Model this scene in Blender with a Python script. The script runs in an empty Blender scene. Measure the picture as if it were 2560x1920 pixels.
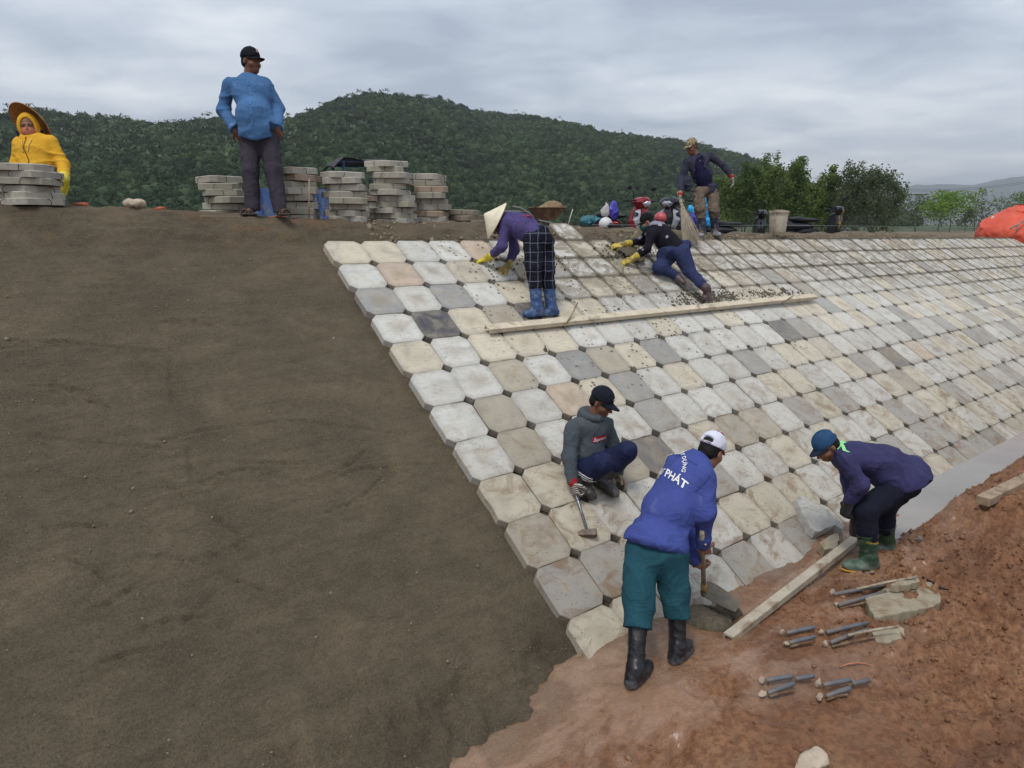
import bpy, bmesh, math, random
import numpy as np
from mathutils import Vector, Matrix, Euler, Quaternion

random.seed(7)
rng = np.random.default_rng(11)
SC = bpy.context.scene
COL = SC.collection
PI = math.pi

# ------------------------------------------------------------------ camera, sky, sun, exposure
CAM = np.array([-2.75598511, -6.97497754, 0.17259697])
CR = np.array([0.79877201, -0.60163384, 0.0])
CU = np.array([0.13881648, 0.18430267, 0.97301722])
CF = np.array([0.58540009, 0.77721892, -0.23073251])
FPX = 1688.98
cd = bpy.data.cameras.new('camera')
cam = bpy.data.objects.new('camera', cd)
COL.objects.link(cam)
cd.sensor_width = 36.0
cd.lens = FPX / 2560 * 36
cd.clip_start = 0.05
cd.clip_end = 20000
cam.matrix_world = Matrix((
    (CR[0], CU[0], -CF[0], CAM[0]),
    (CR[1], CU[1], -CF[1], CAM[1]),
    (CR[2], CU[2], -CF[2], CAM[2]),
    (0, 0, 0, 1)))
SC.camera = cam

# the sun stands behind thick cloud, high over the viewer's left shoulder
SUN_DIR = np.array([-0.55, -0.25, 1.2])
SUN_DIR /= np.linalg.norm(SUN_DIR)
SUN_EL = math.asin(SUN_DIR[2])
SUN_AZ = math.atan2(SUN_DIR[0], SUN_DIR[1])
world = bpy.data.worlds.new('World')
SC.world = world
world.use_nodes = True
wt = world.node_tree
for n in list(wt.nodes):
    wt.nodes.remove(n)


def wn(t, **kw):
    n = wt.nodes.new(t)
    for k, v in kw.items():
        setattr(n, k, v)
    return n


def build_world():
    L = wt.links.new
    out = wn('ShaderNodeOutputWorld')
    bg = wn('ShaderNodeBackground')
    sky = wn('ShaderNodeTexSky', sky_type='NISHITA', sun_disc=False, sun_elevation=SUN_EL,
             sun_rotation=SUN_AZ, air_density=1.4, dust_density=3.0, ozone_density=1.0)
    bg.inputs['Strength'].default_value = 0.1
    tc = wn('ShaderNodeTexCoord')
    sep = wn('ShaderNodeSeparateXYZ')
    L(tc.outputs['Generated'], sep.inputs[0])
    # cloud deck: project the direction onto a flat layer overhead
    zc = wn('ShaderNodeMath', operation='MAXIMUM'); zc.inputs[1].default_value = 0.0
    L(sep.outputs[2], zc.inputs[0])
    za = wn('ShaderNodeMath', operation='ADD'); za.inputs[1].default_value = 0.12
    L(zc.outputs[0], za.inputs[0])
    dv = wn('ShaderNodeVectorMath', operation='DIVIDE')
    cb = wn('ShaderNodeCombineXYZ')
    for k in range(3):
        L(za.outputs[0], cb.inputs[k])
    L(tc.outputs['Generated'], dv.inputs[0]); L(cb.outputs[0], dv.inputs[1])
    mp = wn('ShaderNodeMapping'); mp.inputs['Scale'].default_value = (1.0, 1.0, 0.0)
    mp.inputs['Rotation'].default_value = (0, 0, 0.75)
    mp.inputs['Location'].default_value = (1.7, 0.6, 0)
    L(dv.outputs[0], mp.inputs[0])
    st = wn('ShaderNodeMapping'); st.inputs['Scale'].default_value = (0.8, 1.0, 1.0)
    L(mp.outputs[0], st.inputs[0])
    n1 = wn('ShaderNodeTexNoise'); n1.inputs['Scale'].default_value = 0.55
    n1.inputs['Detail'].default_value = 5; n1.inputs['Roughness'].default_value = 0.5
    n1.inputs['Distortion'].default_value = 0.25
    L(st.outputs[0], n1.inputs['Vector'])
    n2 = wn('ShaderNodeTexNoise'); n2.inputs['Scale'].default_value = 1.9
    n2.inputs['Detail'].default_value = 4; n2.inputs['Roughness'].default_value = 0.55
    n2.inputs['Distortion'].default_value = 0.4
    L(st.outputs[0], n2.inputs['Vector'])
    mx = wn('ShaderNodeMix', data_type='FLOAT'); mx.inputs[0].default_value = 0.38
    L(n1.outputs['Fac'], mx.inputs[2]); L(n2.outputs['Fac'], mx.inputs[3])
    rp = wn('ShaderNodeValToRGB')
    e = rp.color_ramp.elements
    e[0].position = 0.40; e[0].color = (3.2, 3.7, 4.5, 1)
    e[1].position = 0.62; e[1].color = (7.6, 7.85, 8.1, 1)
    m = rp.color_ramp.elements.new(0.5); m.color = (5.0, 5.5, 6.25, 1)
    L(mx.outputs[0], rp.inputs[0])
    mixc = wn('ShaderNodeMix', data_type='RGBA'); mixc.inputs[0].default_value = 0.9
    L(sky.outputs[0], mixc.inputs[6]); L(rp.outputs[0], mixc.inputs[7])
    L(mixc.outputs[2], bg.inputs['Color'])
    L(bg.outputs[0], out.inputs['Surface'])


build_world()
sl = bpy.data.lights.new('sun', 'SUN')
sl.energy = 1.5
sl.angle = math.radians(17)
sl.color = (1.0, 0.96, 0.9)
sun = bpy.data.objects.new('sun', sl)
COL.objects.link(sun)
sun.rotation_euler = Vector(SUN_DIR).to_track_quat('Z', 'Y').to_euler()
sun.location = (0, 0, 30)
SC.view_settings.view_transform = 'Standard'
SC.view_settings.look = 'None'
SC.view_settings.gamma = 1.0
SC.view_settings.exposure = 0.5
SC.view_settings.use_curve_mapping = False
SC.render.engine = 'CYCLES'
SC.cycles.use_denoising = True
SC.cycles.max_bounces = 6
SC.cycles.diffuse_bounces = 3
SC.cycles.glossy_bounces = 2
SC.cycles.transmission_bounces = 3
SC.cycles.transparent_max_bounces = 4
SC.cycles.volume_bounces = 0
SC.cycles.sample_clamp_direct = 8.0
SC.cycles.sample_clamp_indirect = 4.0
SC.cycles.caustics_reflective = False
SC.cycles.caustics_refractive = False

# ------------------------------------------------------------------ measuring helpers
T = 0.42                      # pitch of the paving slabs, metres
SA = 0.561993                 # slope angle
CA_, SA_ = math.cos(SA), math.sin(SA)
UPN = np.array([0, -SA_, CA_])     # outward normal of the slope
DWN = np.array([0, -CA_, -SA_])    # straight down the slope


def at(x, y, d):
    """point seen at photo pixel (x, y), d metres in front of the camera"""
    return CAM + d * (CF + CR * (x - 1280) / FPX - CU * (y - 960) / FPX)


def onz(x, y, z):
    r = at(x, y, 1) - CAM
    return CAM + r * ((z - CAM[2]) / r[2])


def ons(x, y, h=0.0):
    """point on the slope plane (h above the slab faces) seen at a photo pixel"""
    r = at(x, y, 1) - CAM
    return CAM + r * ((h - UPN @ CAM) / (UPN @ r))


def depth(p):
    return float((np.asarray(p) - CAM) @ CF)


def _h(ix, iy, iz, seed):
    n = (ix.astype(np.int64) * 374761393 + iy.astype(np.int64) * 668265263 + iz.astype(np.int64) * 2147483647 + seed * 1274126177) & 0xFFFFFFFF
    n = ((n ^ (n >> 13)) * 1274126177) & 0xFFFFFFFF
    n = (n ^ (n >> 16)) & 0xFFFF
    return n / 65535.0


def vn(x, y, z=None, seed=0):
    """value noise 0..1"""
    x = np.asarray(x, float); y = np.asarray(y, float)
    z = np.zeros_like(x) if z is None else np.asarray(z, float)
    ix, iy, iz = np.floor(x), np.floor(y), np.floor(z)
    fx, fy, fz = x - ix, y - iy, z - iz
    fx = fx * fx * (3 - 2 * fx); fy = fy * fy * (3 - 2 * fy); fz = fz * fz * (3 - 2 * fz)
    ix, iy, iz = ix.astype(np.int64), iy.astype(np.int64), iz.astype(np.int64)
    r = 0
    for a in (0, 1):
        wx = fx if a else 1 - fx
        for b in (0, 1):
            wy = fy if b else 1 - fy
            for c in (0, 1):
                wz = fz if c else 1 - fz
                r = r + wx * wy * wz * _h(ix + a, iy + b, iz + c, seed)
    return r


def fbm(x, y, z=None, seed=0, octv=4, rough=0.5):
    s, amp, tot = 0, 1.0, 0
    f = 1.0
    for o in range(octv):
        s = s + amp * vn(x * f, y * f, None if z is None else z * f, seed + o * 17)
        tot += amp; amp *= rough; f *= 2.03
    return s / tot


def smooth(a, b, x):
    t = np.clip((np.asarray(x, float) - a) / (b - a), 0, 1)
    return t * t * (3 - 2 * t)


# ------------------------------------------------------------------ object helpers
def tag(o, label=None, cat=None, group=None, kind=None):
    if label: o['label'] = label
    if cat: o['category'] = cat
    if group: o['group'] = group
    if kind: o['kind'] = kind
    return o


def empty(name, loc=(0, 0, 0), label=None, cat=None, group=None, kind=None, rot=None):
    o = bpy.data.objects.new(name, None)
    COL.objects.link(o)
    o.location = loc
    o.empty_display_size = 0.1
    if rot is not None: o.rotation_euler = rot
    return tag(o, label, cat, group, kind)


def link(o, parent=None):
    COL.objects.link(o)
    if parent is not None:
        o.parent = parent
        o.matrix_parent_inverse = Matrix.Identity(4)
    return o


def mk(name, verts, faces, mat=None, parent=None, smooth_=False, world_verts=False):
    """mesh object. world_verts: verts are world coords, moved into the parent's frame"""
    me = bpy.data.meshes.new(name)
    v = np.asarray(verts, float).reshape(-1, 3)
    if world_verts and parent is not None:
        mi = np.array(parent_matrix(parent).inverted())
        v = v @ mi[:3, :3].T + mi[:3, 3]
    me.from_pydata(v.tolist(), [], faces if isinstance(faces, list) else np.asarray(faces).tolist())
    if mat is not None:
        for m_ in (mat if isinstance(mat, (list, tuple)) else [mat]):
            me.materials.append(m_)
    if smooth_:
        me.polygons.foreach_set('use_smooth', np.ones(len(me.polygons), bool))
    me.update()
    return link(bpy.data.objects.new(name, me), parent)


def parent_matrix(o):
    m = Matrix.LocRotScale(o.location, o.rotation_euler.to_quaternion(), o.scale)
    return parent_matrix(o.parent) @ m if o.parent else m


def fast_mesh(name, V, F, mat=None, parent=None, smooth_=False):
    """V (n,3), F (m,k) arrays of one polygon size"""
    V = np.asarray(V, np.float32); F = np.asarray(F, np.int32)
    me = bpy.data.meshes.new(name)
    me.vertices.add(len(V)); me.vertices.foreach_set('co', V.ravel())
    k = F.shape[1]
    me.loops.add(F.size); me.loops.foreach_set('vertex_index', F.ravel())
    me.polygons.add(len(F))
    me.polygons.foreach_set('loop_start', np.arange(0, F.size, k, dtype=np.int32))
    me.polygons.foreach_set('loop_total', np.full(len(F), k, np.int32))
    if smooth_: me.polygons.foreach_set('use_smooth', np.ones(len(F), bool))
    if mat is not None: me.materials.append(mat)
    me.update(calc_edges=True)
    me.validate()
    return link(bpy.data.objects.new(name, me), parent)


def grid_faces(nu, nv):
    a = np.arange(nu * nv).reshape(nu, nv)
    return np.stack([a[:-1, :-1], a[1:, :-1], a[1:, 1:], a[:-1, 1:]], -1).reshape(-1, 4)


class B:
    """collects simple shapes into one mesh"""
    def __init__(s): s.v = []; s.f = []

    def add(s, v, f):
        n = len(s.v)
        s.v += [tuple(map(float, p)) for p in v]
        s.f += [tuple(n + i for i in q) for q in f]
        return s

    def box(s, c, size, rot=None, bev=0.0):
        c = np.asarray(c, float); hx, hy, hz = [k / 2 for k in size]
        if bev <= 0:
            v = np.array([[x, y, z] for x in (-hx, hx) for y in (-hy, hy) for z in (-hz, hz)])
            f = [(0, 1, 3, 2), (4, 6, 7, 5), (0, 4, 5, 1), (2, 3, 7, 6), (0, 2, 6, 4), (1, 5, 7, 3)]
        else:
            bm = bmesh.new(); bmesh.ops.create_cube(bm, size=1)
            for q in bm.verts: q.co = Vector((q.co.x * hx * 2, q.co.y * hy * 2, q.co.z * hz * 2))
            bmesh.ops.bevel(bm, geom=bm.edges[:], offset=bev, segments=2, affect='EDGES')
            v = np.array([q.co[:] for q in bm.verts]); f = [tuple(l.index for l in p.verts) for p in bm.faces]
            bm.free()
        if rot is not None: v = v @ np.asarray(rot).T
        return s.add(v + c, f)

    def tube(s, pts, r, n=8, cap=True):
        pts = [np.asarray(p, float) for p in pts]
        rr = [r] * len(pts) if np.isscalar(r) else list(r)
        v, f = [], []
        prev = None
        for k, p in enumerate(pts):
            d = pts[min(k + 1, len(pts) - 1)] - pts[max(k - 1, 0)]
            d = d / (np.linalg.norm(d) + 1e-9)
            if prev is None:
                u = np.cross(d, [0, 0, 1.0])
                if np.linalg.norm(u) < 1e-3: u = np.cross(d, [1.0, 0, 0])
            else:
                u = prev - d * (prev @ d)
            u /= np.linalg.norm(u) + 1e-9; prev = u
            w = np.cross(d, u)
            for q in range(n):
                t = 2 * PI * q / n
                v.append(p + rr[k] * (u * math.cos(t) + w * math.sin(t)))
        for k in range(len(pts) - 1):
            for q in range(n):
                a, b = k * n + q, k * n + (q + 1) % n
                f.append((a, b, b + n, a + n))
        if cap:
            f.append(tuple(range(n - 1, -1, -1)))
            m = (len(pts) - 1) * n
            f.append(tuple(range(m, m + n)))
        return s.add(v, f)

    def lathe(s, c, prof, n=24, ax=(0, 0, 1), up=None, sx=1.0, sy=1.0):
        """prof: (radius, height) along axis ax from c"""
        ax = np.asarray(ax, float); ax /= np.linalg.norm(ax)
        u = np.cross(ax, [0, 1.0, 0.01]) if up is None else np.asarray(up, float) - ax * (np.asarray(up, float) @ ax)
        u /= np.linalg.norm(u); w = np.cross(ax, u)
        v, f = [], []
        for r_, h_ in prof:
            for q in range(n):
                t = 2 * PI * q / n
                v.append(np.asarray(c) + ax * h_ + r_ * (u * math.cos(t) * sx + w * math.sin(t) * sy))
        for k in range(len(prof) - 1):
            for q in range(n):
                a, b = k * n + q, k * n + (q + 1) % n
                f.append((a, b, b + n, a + n))
        return s.add(v, f)

    def done(s, name, mat, parent=None, smooth_=False, world=True):
        return mk(name, s.v, s.f, mat, parent, smooth_, world_verts=world)


def auto_smooth(o, ang=40):
    me = o.data
    me.polygons.foreach_set('use_smooth', np.ones(len(me.polygons), bool))
    try:
        me.set_sharp_from_angle(angle=math.radians(ang))
    except Exception:
        pass
    return o


# ------------------------------------------------------------------ material helpers
class M:
    def __init__(s, name, rough=0.8, spec=0.3):
        s.m = bpy.data.materials.new(name)
        s.m.use_nodes = True
        s.t = s.m.node_tree
        s.b = s.t.nodes['Principled BSDF']
        s.b.inputs['Roughness'].default_value = rough
        s.b.inputs['Specular IOR Level'].default_value = spec
        s._co = {}

    def n(s, t, **kw):
        q = s.t.nodes.new(t)
        for k, v in kw.items(): setattr(q, k, v)
        return q

    def L(s, a, b): s.t.links.new(a, b); return s

    def co(s, kind='Object'):
        if kind not in s._co:
            if kind == 'World':
                s._co[kind] = s.n('ShaderNodeNewGeometry').outputs['Position']
            else:
                s._co[kind] = s.n('ShaderNodeTexCoord').outputs[kind]
        return s._co[kind]

    def map(s, vec, scale=(1, 1, 1), rot=(0, 0, 0), loc=(0, 0, 0)):
        q = s.n('ShaderNodeMapping')
        q.inputs['Scale'].default_value = scale; q.inputs['Rotation'].default_value = rot; q.inputs['Location'].default_value = loc
        s.L(vec, q.inputs[0]); return q.outputs[0]

    def noise(s, vec, scale=5, detail=4, rough=0.55, dist=0.0):
        q = s.n('ShaderNodeTexNoise')
        for k, v in (('Scale', scale), ('Detail', detail), ('Roughness', rough), ('Distortion', dist)): q.inputs[k].default_value = v
        s.L(vec, q.inputs['Vector']); return q.outputs['Fac']

    def vor(s, vec, scale=5, feature='F1', out='Distance', rnd=1.0):
        q = s.n('ShaderNodeTexVoronoi', feature=feature); q.inputs['Scale'].default_value = scale
        q.inputs['Randomness'].default_value = rnd
        s.L(vec, q.inputs['Vector']); return q.outputs[out]

    def ramp(s, fac, stops, interp='LINEAR'):
        q = s.n('ShaderNodeValToRGB'); q.color_ramp.interpolation = interp
        e = q.color_ramp.elements
        for k, (p, c) in enumerate(stops):
            if k > 1: e.new(p)
        for k, (p, c) in enumerate(stops):
            e[k].position = p
            e[k].color = (c, c, c, 1) if np.isscalar(c) else (*c[:3], 1)
        s.L(fac, q.inputs[0]); return q.outputs[0]

    def mix(s, fac, a, b, mode='MIX'):
        q = s.n('ShaderNodeMix', data_type='RGBA', blend_type=mode)
        for sock, v in ((q.inputs[0], fac), (q.inputs[6], a), (q.inputs[7], b)):
            if hasattr(v, 'is_output'): s.L(v, sock)
            elif np.isscalar(v): sock.default_value = v
            else: sock.default_value = (*v[:3], 1)
        return q.outputs[2]

    def math(s, op, a, b=0.0, clamp=False):
        q = s.n('ShaderNodeMath', operation=op, use_clamp=clamp)
        for sock, v in ((q.inputs[0], a), (q.inputs[1], b)):
            if hasattr(v, 'is_output'): s.L(v, sock)
            else: sock.default_value = v
        return q.outputs[0]

    def vmath(s, op, a, b=(0, 0, 0)):
        q = s.n('ShaderNodeVectorMath', operation=op)
        for sock, v in ((q.inputs[0], a), (q.inputs[1], b)):
            if hasattr(v, 'is_output'): s.L(v, sock)
            else: sock.default_value = v
        return q.outputs[0]

    def bump(s, h, strength=0.3, dist=0.01, prev=None):
        q = s.n('ShaderNodeBump'); q.inputs['Strength'].default_value = strength; q.inputs['Distance'].default_value = dist
        s.L(h, q.inputs['Height'])
        if prev is not None: s.L(prev, q.inputs['Normal'])
        return q.outputs[0]

    def set(s, col=None, rough=None, normal=None, metal=None, alpha=None):
        for k, v in (('Base Color', col), ('Roughness', rough), ('Normal', normal), ('Metallic', metal), ('Alpha', alpha)):
            if v is None: continue
            if hasattr(v, 'is_output'): s.L(v, s.b.inputs[k])
            elif np.isscalar(v): s.b.inputs[k].default_value = v
            else: s.b.inputs[k].default_value = (*v[:3], 1)
        return s.m


def plain(name, col, rough=0.6, var=0.25, scale=8, metal=0.0, bump=0.15, spec=0.3, dirt=None, dirt_amt=0.4, coord='Object'):
    """paint, plastic, wood, metal: one base colour with uneven tone, fine relief and optional dirt"""
    m = M(name, rough, spec)
    o = m.co(coord)
    a = m.noise(o, scale, 5, 0.6)
    c = np.array(col)
    base = m.ramp(a, [(0.3, c * (1 - var)), (0.7, np.minimum(c * (1 + var), 0.95))])
    if dirt is not None:
        d = m.noise(o, scale * 0.6, 6, 0.65, 0.6)
        k = m.ramp(d, [(0.62 - 0.3 * dirt_amt, 0.0), (0.8 - 0.3 * dirt_amt, 1.0)])
        base = m.mix(k, base, dirt)
    nn = m.bump(m.noise(o, scale * 9, 3, 0.6), bump, 0.004)
    m.set(col=base, normal=nn, metal=metal)
    return m.m


def srgb(r, g, b):
    f = lambda u: (u / 255 / 12.92) if u / 255 <= 0.04045 else ((u / 255 + 0.055) / 1.055) ** 2.4
    return np.array([f(r), f(g), f(b)])
# ------------------------------------------------------------------ materials of the setting
def mat_sand():
    m = M('damp_sand', 0.9, 0.2)
    p = m.co('World')
    big = m.noise(m.map(p, (1, 1, 1), (0, 0, .5)), 1.25, 7, 0.66, 0.5)
    base = m.ramp(big, [(0.3, srgb(94, 83, 68)), (0.5, srgb(111, 99, 81)), (0.7, srgb(131, 117, 96))])
    mid = m.noise(m.map(p, (1, 1.6, 1)), 6, 6, 0.7, 0.8)
    base = m.mix(m.ramp(mid, [(0.4, 0.0), (0.72, 0.55)]), base, srgb(84, 74, 60))
    tr = m.noise(m.map(p, (1.0, 7.0, 7.0), (0.25, 0.2, 0.5)), 2.2, 5, .6, .5)
    base = m.mix(m.ramp(tr, [(0.5, 0.0), (0.7, 0.25)]), base, srgb(126, 115, 97))
    base = m.mix(m.ramp(tr, [(0.3, 0.28), (0.48, 0.0)]), base, srgb(78, 70, 58))
    # red earth showing through near the crest
    red = m.noise(p, 2.6, 5, 0.65, 0.5)
    sz = m.n('ShaderNodeSeparateXYZ'); m.L(p, sz.inputs[0])
    hi = m.math('MULTIPLY', m.ramp(red, [(0.56, 0.0), (0.68, 1.0)]),
                m.math('SUBTRACT', m.math('MULTIPLY', sz.outputs[2], 1.6), -0.35, True), True)
    base = m.mix(m.math('MULTIPLY', hi, 0.55), base, srgb(150, 110, 78))
    # scattered brick-red grit on the crest right of the standing man
    gr = m.vor(p, 38, 'F1')
    g2 = m.noise(p, 3.1, 3, 0.6, 0.2)
    brick = m.math('MULTIPLY', m.ramp(gr, [(0.12, 1.0), (0.3, 0.0)]), m.math('MULTIPLY', m.ramp(g2, [(0.55, 0.0), (0.66, 1.0)]), m.math('MULTIPLY', m.math('SUBTRACT', sz.outputs[2], 0.02), 8.0, True)), True)
    base = m.mix(brick, base, srgb(176, 96, 66))
    sp_ = m.noise(p, 74, 5, .8)
    base = m.mix(m.ramp(sp_, [(0.36, .55), (0.5, 0.0)]), base, srgb(62, 56, 47))
    base = m.mix(m.ramp(sp_, [(0.54, .0), (0.68, 0.5)]), base, srgb(136, 125, 105))
    # pale grains
    gv = m.vor(p, 95, 'F1')
    gm = m.noise(p, 21, 2)
    grain = m.math('MULTIPLY', m.ramp(gv, [(0.09, 1.0), (0.16, 0.0)]), m.ramp(gm, [(0.5, 0.0), (0.62, 0.55)]))
    base = m.mix(grain, base, srgb(168, 160, 142))
    # the berm above the paving is drier and greyer
    dry = m.math('MULTIPLY', m.math('SUBTRACT', sz.outputs[0], 0.6), 0.8, True)
    dryz = m.math('MULTIPLY', dry, m.math('MULTIPLY', m.math('SUBTRACT', sz.outputs[1], -0.2), 6.0, True))
    base = m.mix(m.math('MULTIPLY', dryz, 0.6), base, srgb(126, 114, 97))
    h1 = m.noise(p, 26, 6, 0.75)
    h2 = m.noise(p, 120, 3, 0.7)
    nn = m.bump(h1, 0.8, 0.035)
    nn = m.bump(h2, 1.0, 0.014, nn)
    return m.set(col=base, normal=nn)


def mat_mud():
    m = M('red_mud', 0.7, 0.35)
    p = m.co('World')
    sz = m.n('ShaderNodeSeparateXYZ'); m.L(p, sz.inputs[0])
    a = m.noise(p, 1.1, 7, 0.66, 0.25)
    base = m.ramp(a, [(0.28, srgb(104, 70, 48)), (0.5, srgb(140, 98, 68)), (0.72, srgb(168, 125, 92))])
    b = m.noise(p, 24, 6, 0.72, 0.2)
    base = m.mix(m.ramp(b, [(0.42, 0.65), (0.58, 0.0)]), base, srgb(92, 58, 38))
    c = m.noise(p, 7, 6, 0.7, 0.3)
    base = m.mix(m.ramp(c, [(0.5, 0.0), (0.72, 0.6)]), base, srgb(128, 104, 78))
    # grey cement slurry along the foot of the paving
    d = m.math('ADD', m.math('MULTIPLY', sz.outputs[1], 1.7), 8.0)
    d = m.math('SUBTRACT', d, m.math('MULTIPLY', m.math('SUBTRACT', sz.outputs[0], .3), .12))
    dn = m.math('ADD', d, m.math('MULTIPLY', m.math('SUBTRACT', m.noise(p, 2.6, 7, 0.66, 0.4), 0.5), 2.4), True)
    base = m.mix(m.math('MULTIPLY', dn, 0.7), base, srgb(136, 114, 92))
    # wet film near the toe; its paleness is sky reflection put into the colour
    w = m.noise(m.map(p, (1.0, 1.7, 1)), 1.7, 7, 0.62, 0.35)
    near = m.math('ADD', m.math('MULTIPLY', sz.outputs[1], 1.3), m.math('SUBTRACT', 7.4, m.math('MULTIPLY', m.math('MAXIMUM', m.math('SUBTRACT', sz.outputs[0], 1.2), 0.0), .25)), True)
    wet = m.math('MULTIPLY', m.ramp(w, [(0.46, 0.0), (0.56, 1.0)]), near)
    base = m.mix(m.math('MULTIPLY', wet, 0.4), base, srgb(186, 152, 126))
    gl = m.math('MAXIMUM', wet, m.math('MULTIPLY', dn, .8))
    tex = m.ramp(gl, [(0.0, 0.6), (1.0, 0.14)])
    hh = m.bump(m.noise(p, 46, 6, 0.78), 0.75, 0.02)
    hh = m.bump(m.noise(p, 13, 5, 0.72, 0.3), 0.5, 0.04, hh)
    m.L(m.math('MULTIPLY', gl, .55), m.b.inputs['Coat Weight']); m.b.inputs['Coat Roughness'].default_value = .22
    return m.set(col=base, rough=tex, normal=hh)


def mat_slab(name, src='object'):
    m = M(name, 0.85, 0.25)
    p = m.co('World')
    oi = m.n('ShaderNodeObjectInfo')
    if src == 'object':
        tint = oi.outputs['Color']
        q = m.vmath('ADD', p, m.vmath('SCALE', oi.outputs['Location']))
        sc = [n for n in m.t.nodes if n.type == 'VECT_MATH' and n.operation == 'SCALE'][0]
        sc.inputs['Scale'].default_value = 9.7
    else:
        at_ = m.n('ShaderNodeAttribute'); at_.attribute_name = 'tint'
        tint = at_.outputs['Color']
        q = p
    sz = m.n('ShaderNodeSeparateXYZ'); m.L(p, sz.inputs[0])
    # cast-concrete clouding
    c1 = m.noise(q, 5.5, 5, 0.6, 0.7)
    base = m.mix(m.ramp(c1, [(0.44, 0.0), (0.72, 0.45)]), tint, srgb(182, 171, 150), 'MIX')
    c2 = m.noise(q, 3.1, 4, 0.55, 1.1)
    base = m.mix(m.ramp(c2, [(0.5, 0.0), (0.75, 0.5)]), base, srgb(136, 134, 128))
    c3 = m.noise(m.map(q, (1, 3, 1), (0, 0, 0.6)), 16, 5, 0.7, 0.6)
    base = m.mix(m.ramp(c3, [(0.55, 0.0), (0.72, 0.55)]), base, srgb(104, 99, 92))
    pit = m.vor(q, 62, 'F1')
    pm = m.noise(q, 7, 3)
    base = m.mix(m.math('MULTIPLY', m.ramp(pit, [(0.1, 0.8), (0.24, 0.0)]), m.ramp(pm, [(0.5, 0.0), (0.62, 1.0)])), base, srgb(96, 90, 80))
    la = m.n('ShaderNodeAttribute'); la.attribute_name = 'loc'
    ab = m.n('ShaderNodeVectorMath', operation='ABSOLUTE'); m.L(la.outputs['Vector'], ab.inputs[0])
    ls = m.n('ShaderNodeSeparateXYZ'); m.L(ab.outputs[0], ls.inputs[0])
    edge = m.math('MAXIMUM', m.math('MAXIMUM', ls.outputs[0], ls.outputs[1]), m.math('MULTIPLY', m.math('ADD', ls.outputs[0], ls.outputs[1]), .585))
    edn = m.math('ADD', edge, m.math('MULTIPLY', m.math('SUBTRACT', m.noise(q, 14, 5, .65, .5), .5), .09))
    base = m.mix(m.ramp(edn, [(.155, 0.0), (.225, .4)]), base, srgb(118, 112, 102))
    ctr = m.math('ADD', edge, m.math('MULTIPLY', m.math('SUBTRACT', m.noise(q, 6, 4, .6, .6), .5), .22))
    base = m.mix(m.math('MULTIPLY', m.ramp(ctr, [(.02, 1.0), (.13, 0.0)]), m.ramp(m.noise(q, 1.3, 1), [(.45, 0.0), (.6, .5)])), base, srgb(140, 126, 104))
    # hairline cracks in some slabs
    wz = m.n('ShaderNodeTexNoise'); wz.inputs['Scale'].default_value = 9; m.L(q, wz.inputs['Vector'])
    wsc = m.n('ShaderNodeVectorMath', operation='SCALE'); wsc.inputs['Scale'].default_value = .09; m.L(wz.outputs['Color'], wsc.inputs[0])
    ck = m.vor(m.vmath('ADD', q, wsc.outputs[0]), 1.9, 'DISTANCE_TO_EDGE')
    ckm = m.noise(q, 1.7, 2)
    base = m.mix(m.math('MULTIPLY', m.ramp(ck, [(0.003, 0.6), (0.008, 0.0)]), m.ramp(ckm, [(0.66, 0.0), (0.69, .7)])), base, srgb(112, 106, 96))
    if src != 'loose':
        low = m.math('MULTIPLY', m.math('SUBTRACT', -1.0, sz.outputs[2]), 0.85, True)     # red mud trodden on the lower rows
        st = m.noise(m.map(q, (1.0, 1.0, 1.6), (0.3, 0.2, 0.4)), 4.2, 6, 0.68, 0.9)
        stain = m.math('MULTIPLY', m.ramp(st, [(0.50, 0.0), (0.66, 1.0)]), low)
        base = m.mix(m.math('MULTIPLY', low, 0.36), base, srgb(146, 138, 122))
        base = m.mix(m.math('MULTIPLY', stain, 0.75), base, srgb(122, 97, 74))
        sp = m.math('ADD', m.vor(p, 34, 'F1'), m.math('MULTIPLY', m.math('SUBTRACT', m.noise(p, 90, 2), .5), .3))
        spk = m.math('MULTIPLY', m.math('MULTIPLY', m.ramp(sp, [(0.16, 1.0), (0.26, 0.0)]), m.ramp(m.noise(p, 6, 4, .65), [(0.53, 0.0), (0.6, 1.0)])), low)
        base = m.mix(m.math('MULTIPLY', spk, 0.9), base, srgb(96, 66, 46))
        # mortar smeared over the faces where the joints have been filled
        right = m.math('MULTIPLY', m.math('SUBTRACT', sz.outputs[0], 1.75), 1.1, True)
        up = m.math('ADD', m.math('MULTIPLY', sz.outputs[2], 2.2), m.math('ADD', 2.1, m.math('MULTIPLY', m.math('MAXIMUM', m.math('SUBTRACT', sz.outputs[0], 7.0), 0.0), 0.14)), True)
        zone = m.math('MULTIPLY', right, up)
        mo = m.noise(m.map(q, (1, 1.5, 1.5), (0.5, 0, 0.5)), 4.6, 6, 0.66, 0.8)
        far = m.math('MULTIPLY', m.math('SUBTRACT', sz.outputs[0], 6.0), 0.05, True)
        thr = m.math('SUBTRACT', mo, m.math('MULTIPLY', far, 0.10))
        smear = m.math('MULTIPLY', m.ramp(thr, [(0.44, 0.0), (0.54, 1.0)]), zone)
        base = m.mix(m.math('MULTIPLY', smear, 0.85), base, srgb(132, 123, 106))
        base = m.mix(m.math('MULTIPLY', zone, 0.12), base, srgb(140, 132, 118))
        base = m.mix(m.math('MULTIPLY', m.ramp(edn, [(.165, 0.0), (.19, 1.0)]), m.math('MULTIPLY', zone, .85)), base, srgb(104, 97, 83))
        # wet mortar drops
        dz = m.vor(p, 13, 'F1')
        de = m.noise(p, 70, 2)
        dd = m.math('ADD', dz, m.math('MULTIPLY', m.math('SUBTRACT', de, 0.5), 0.3))
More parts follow.
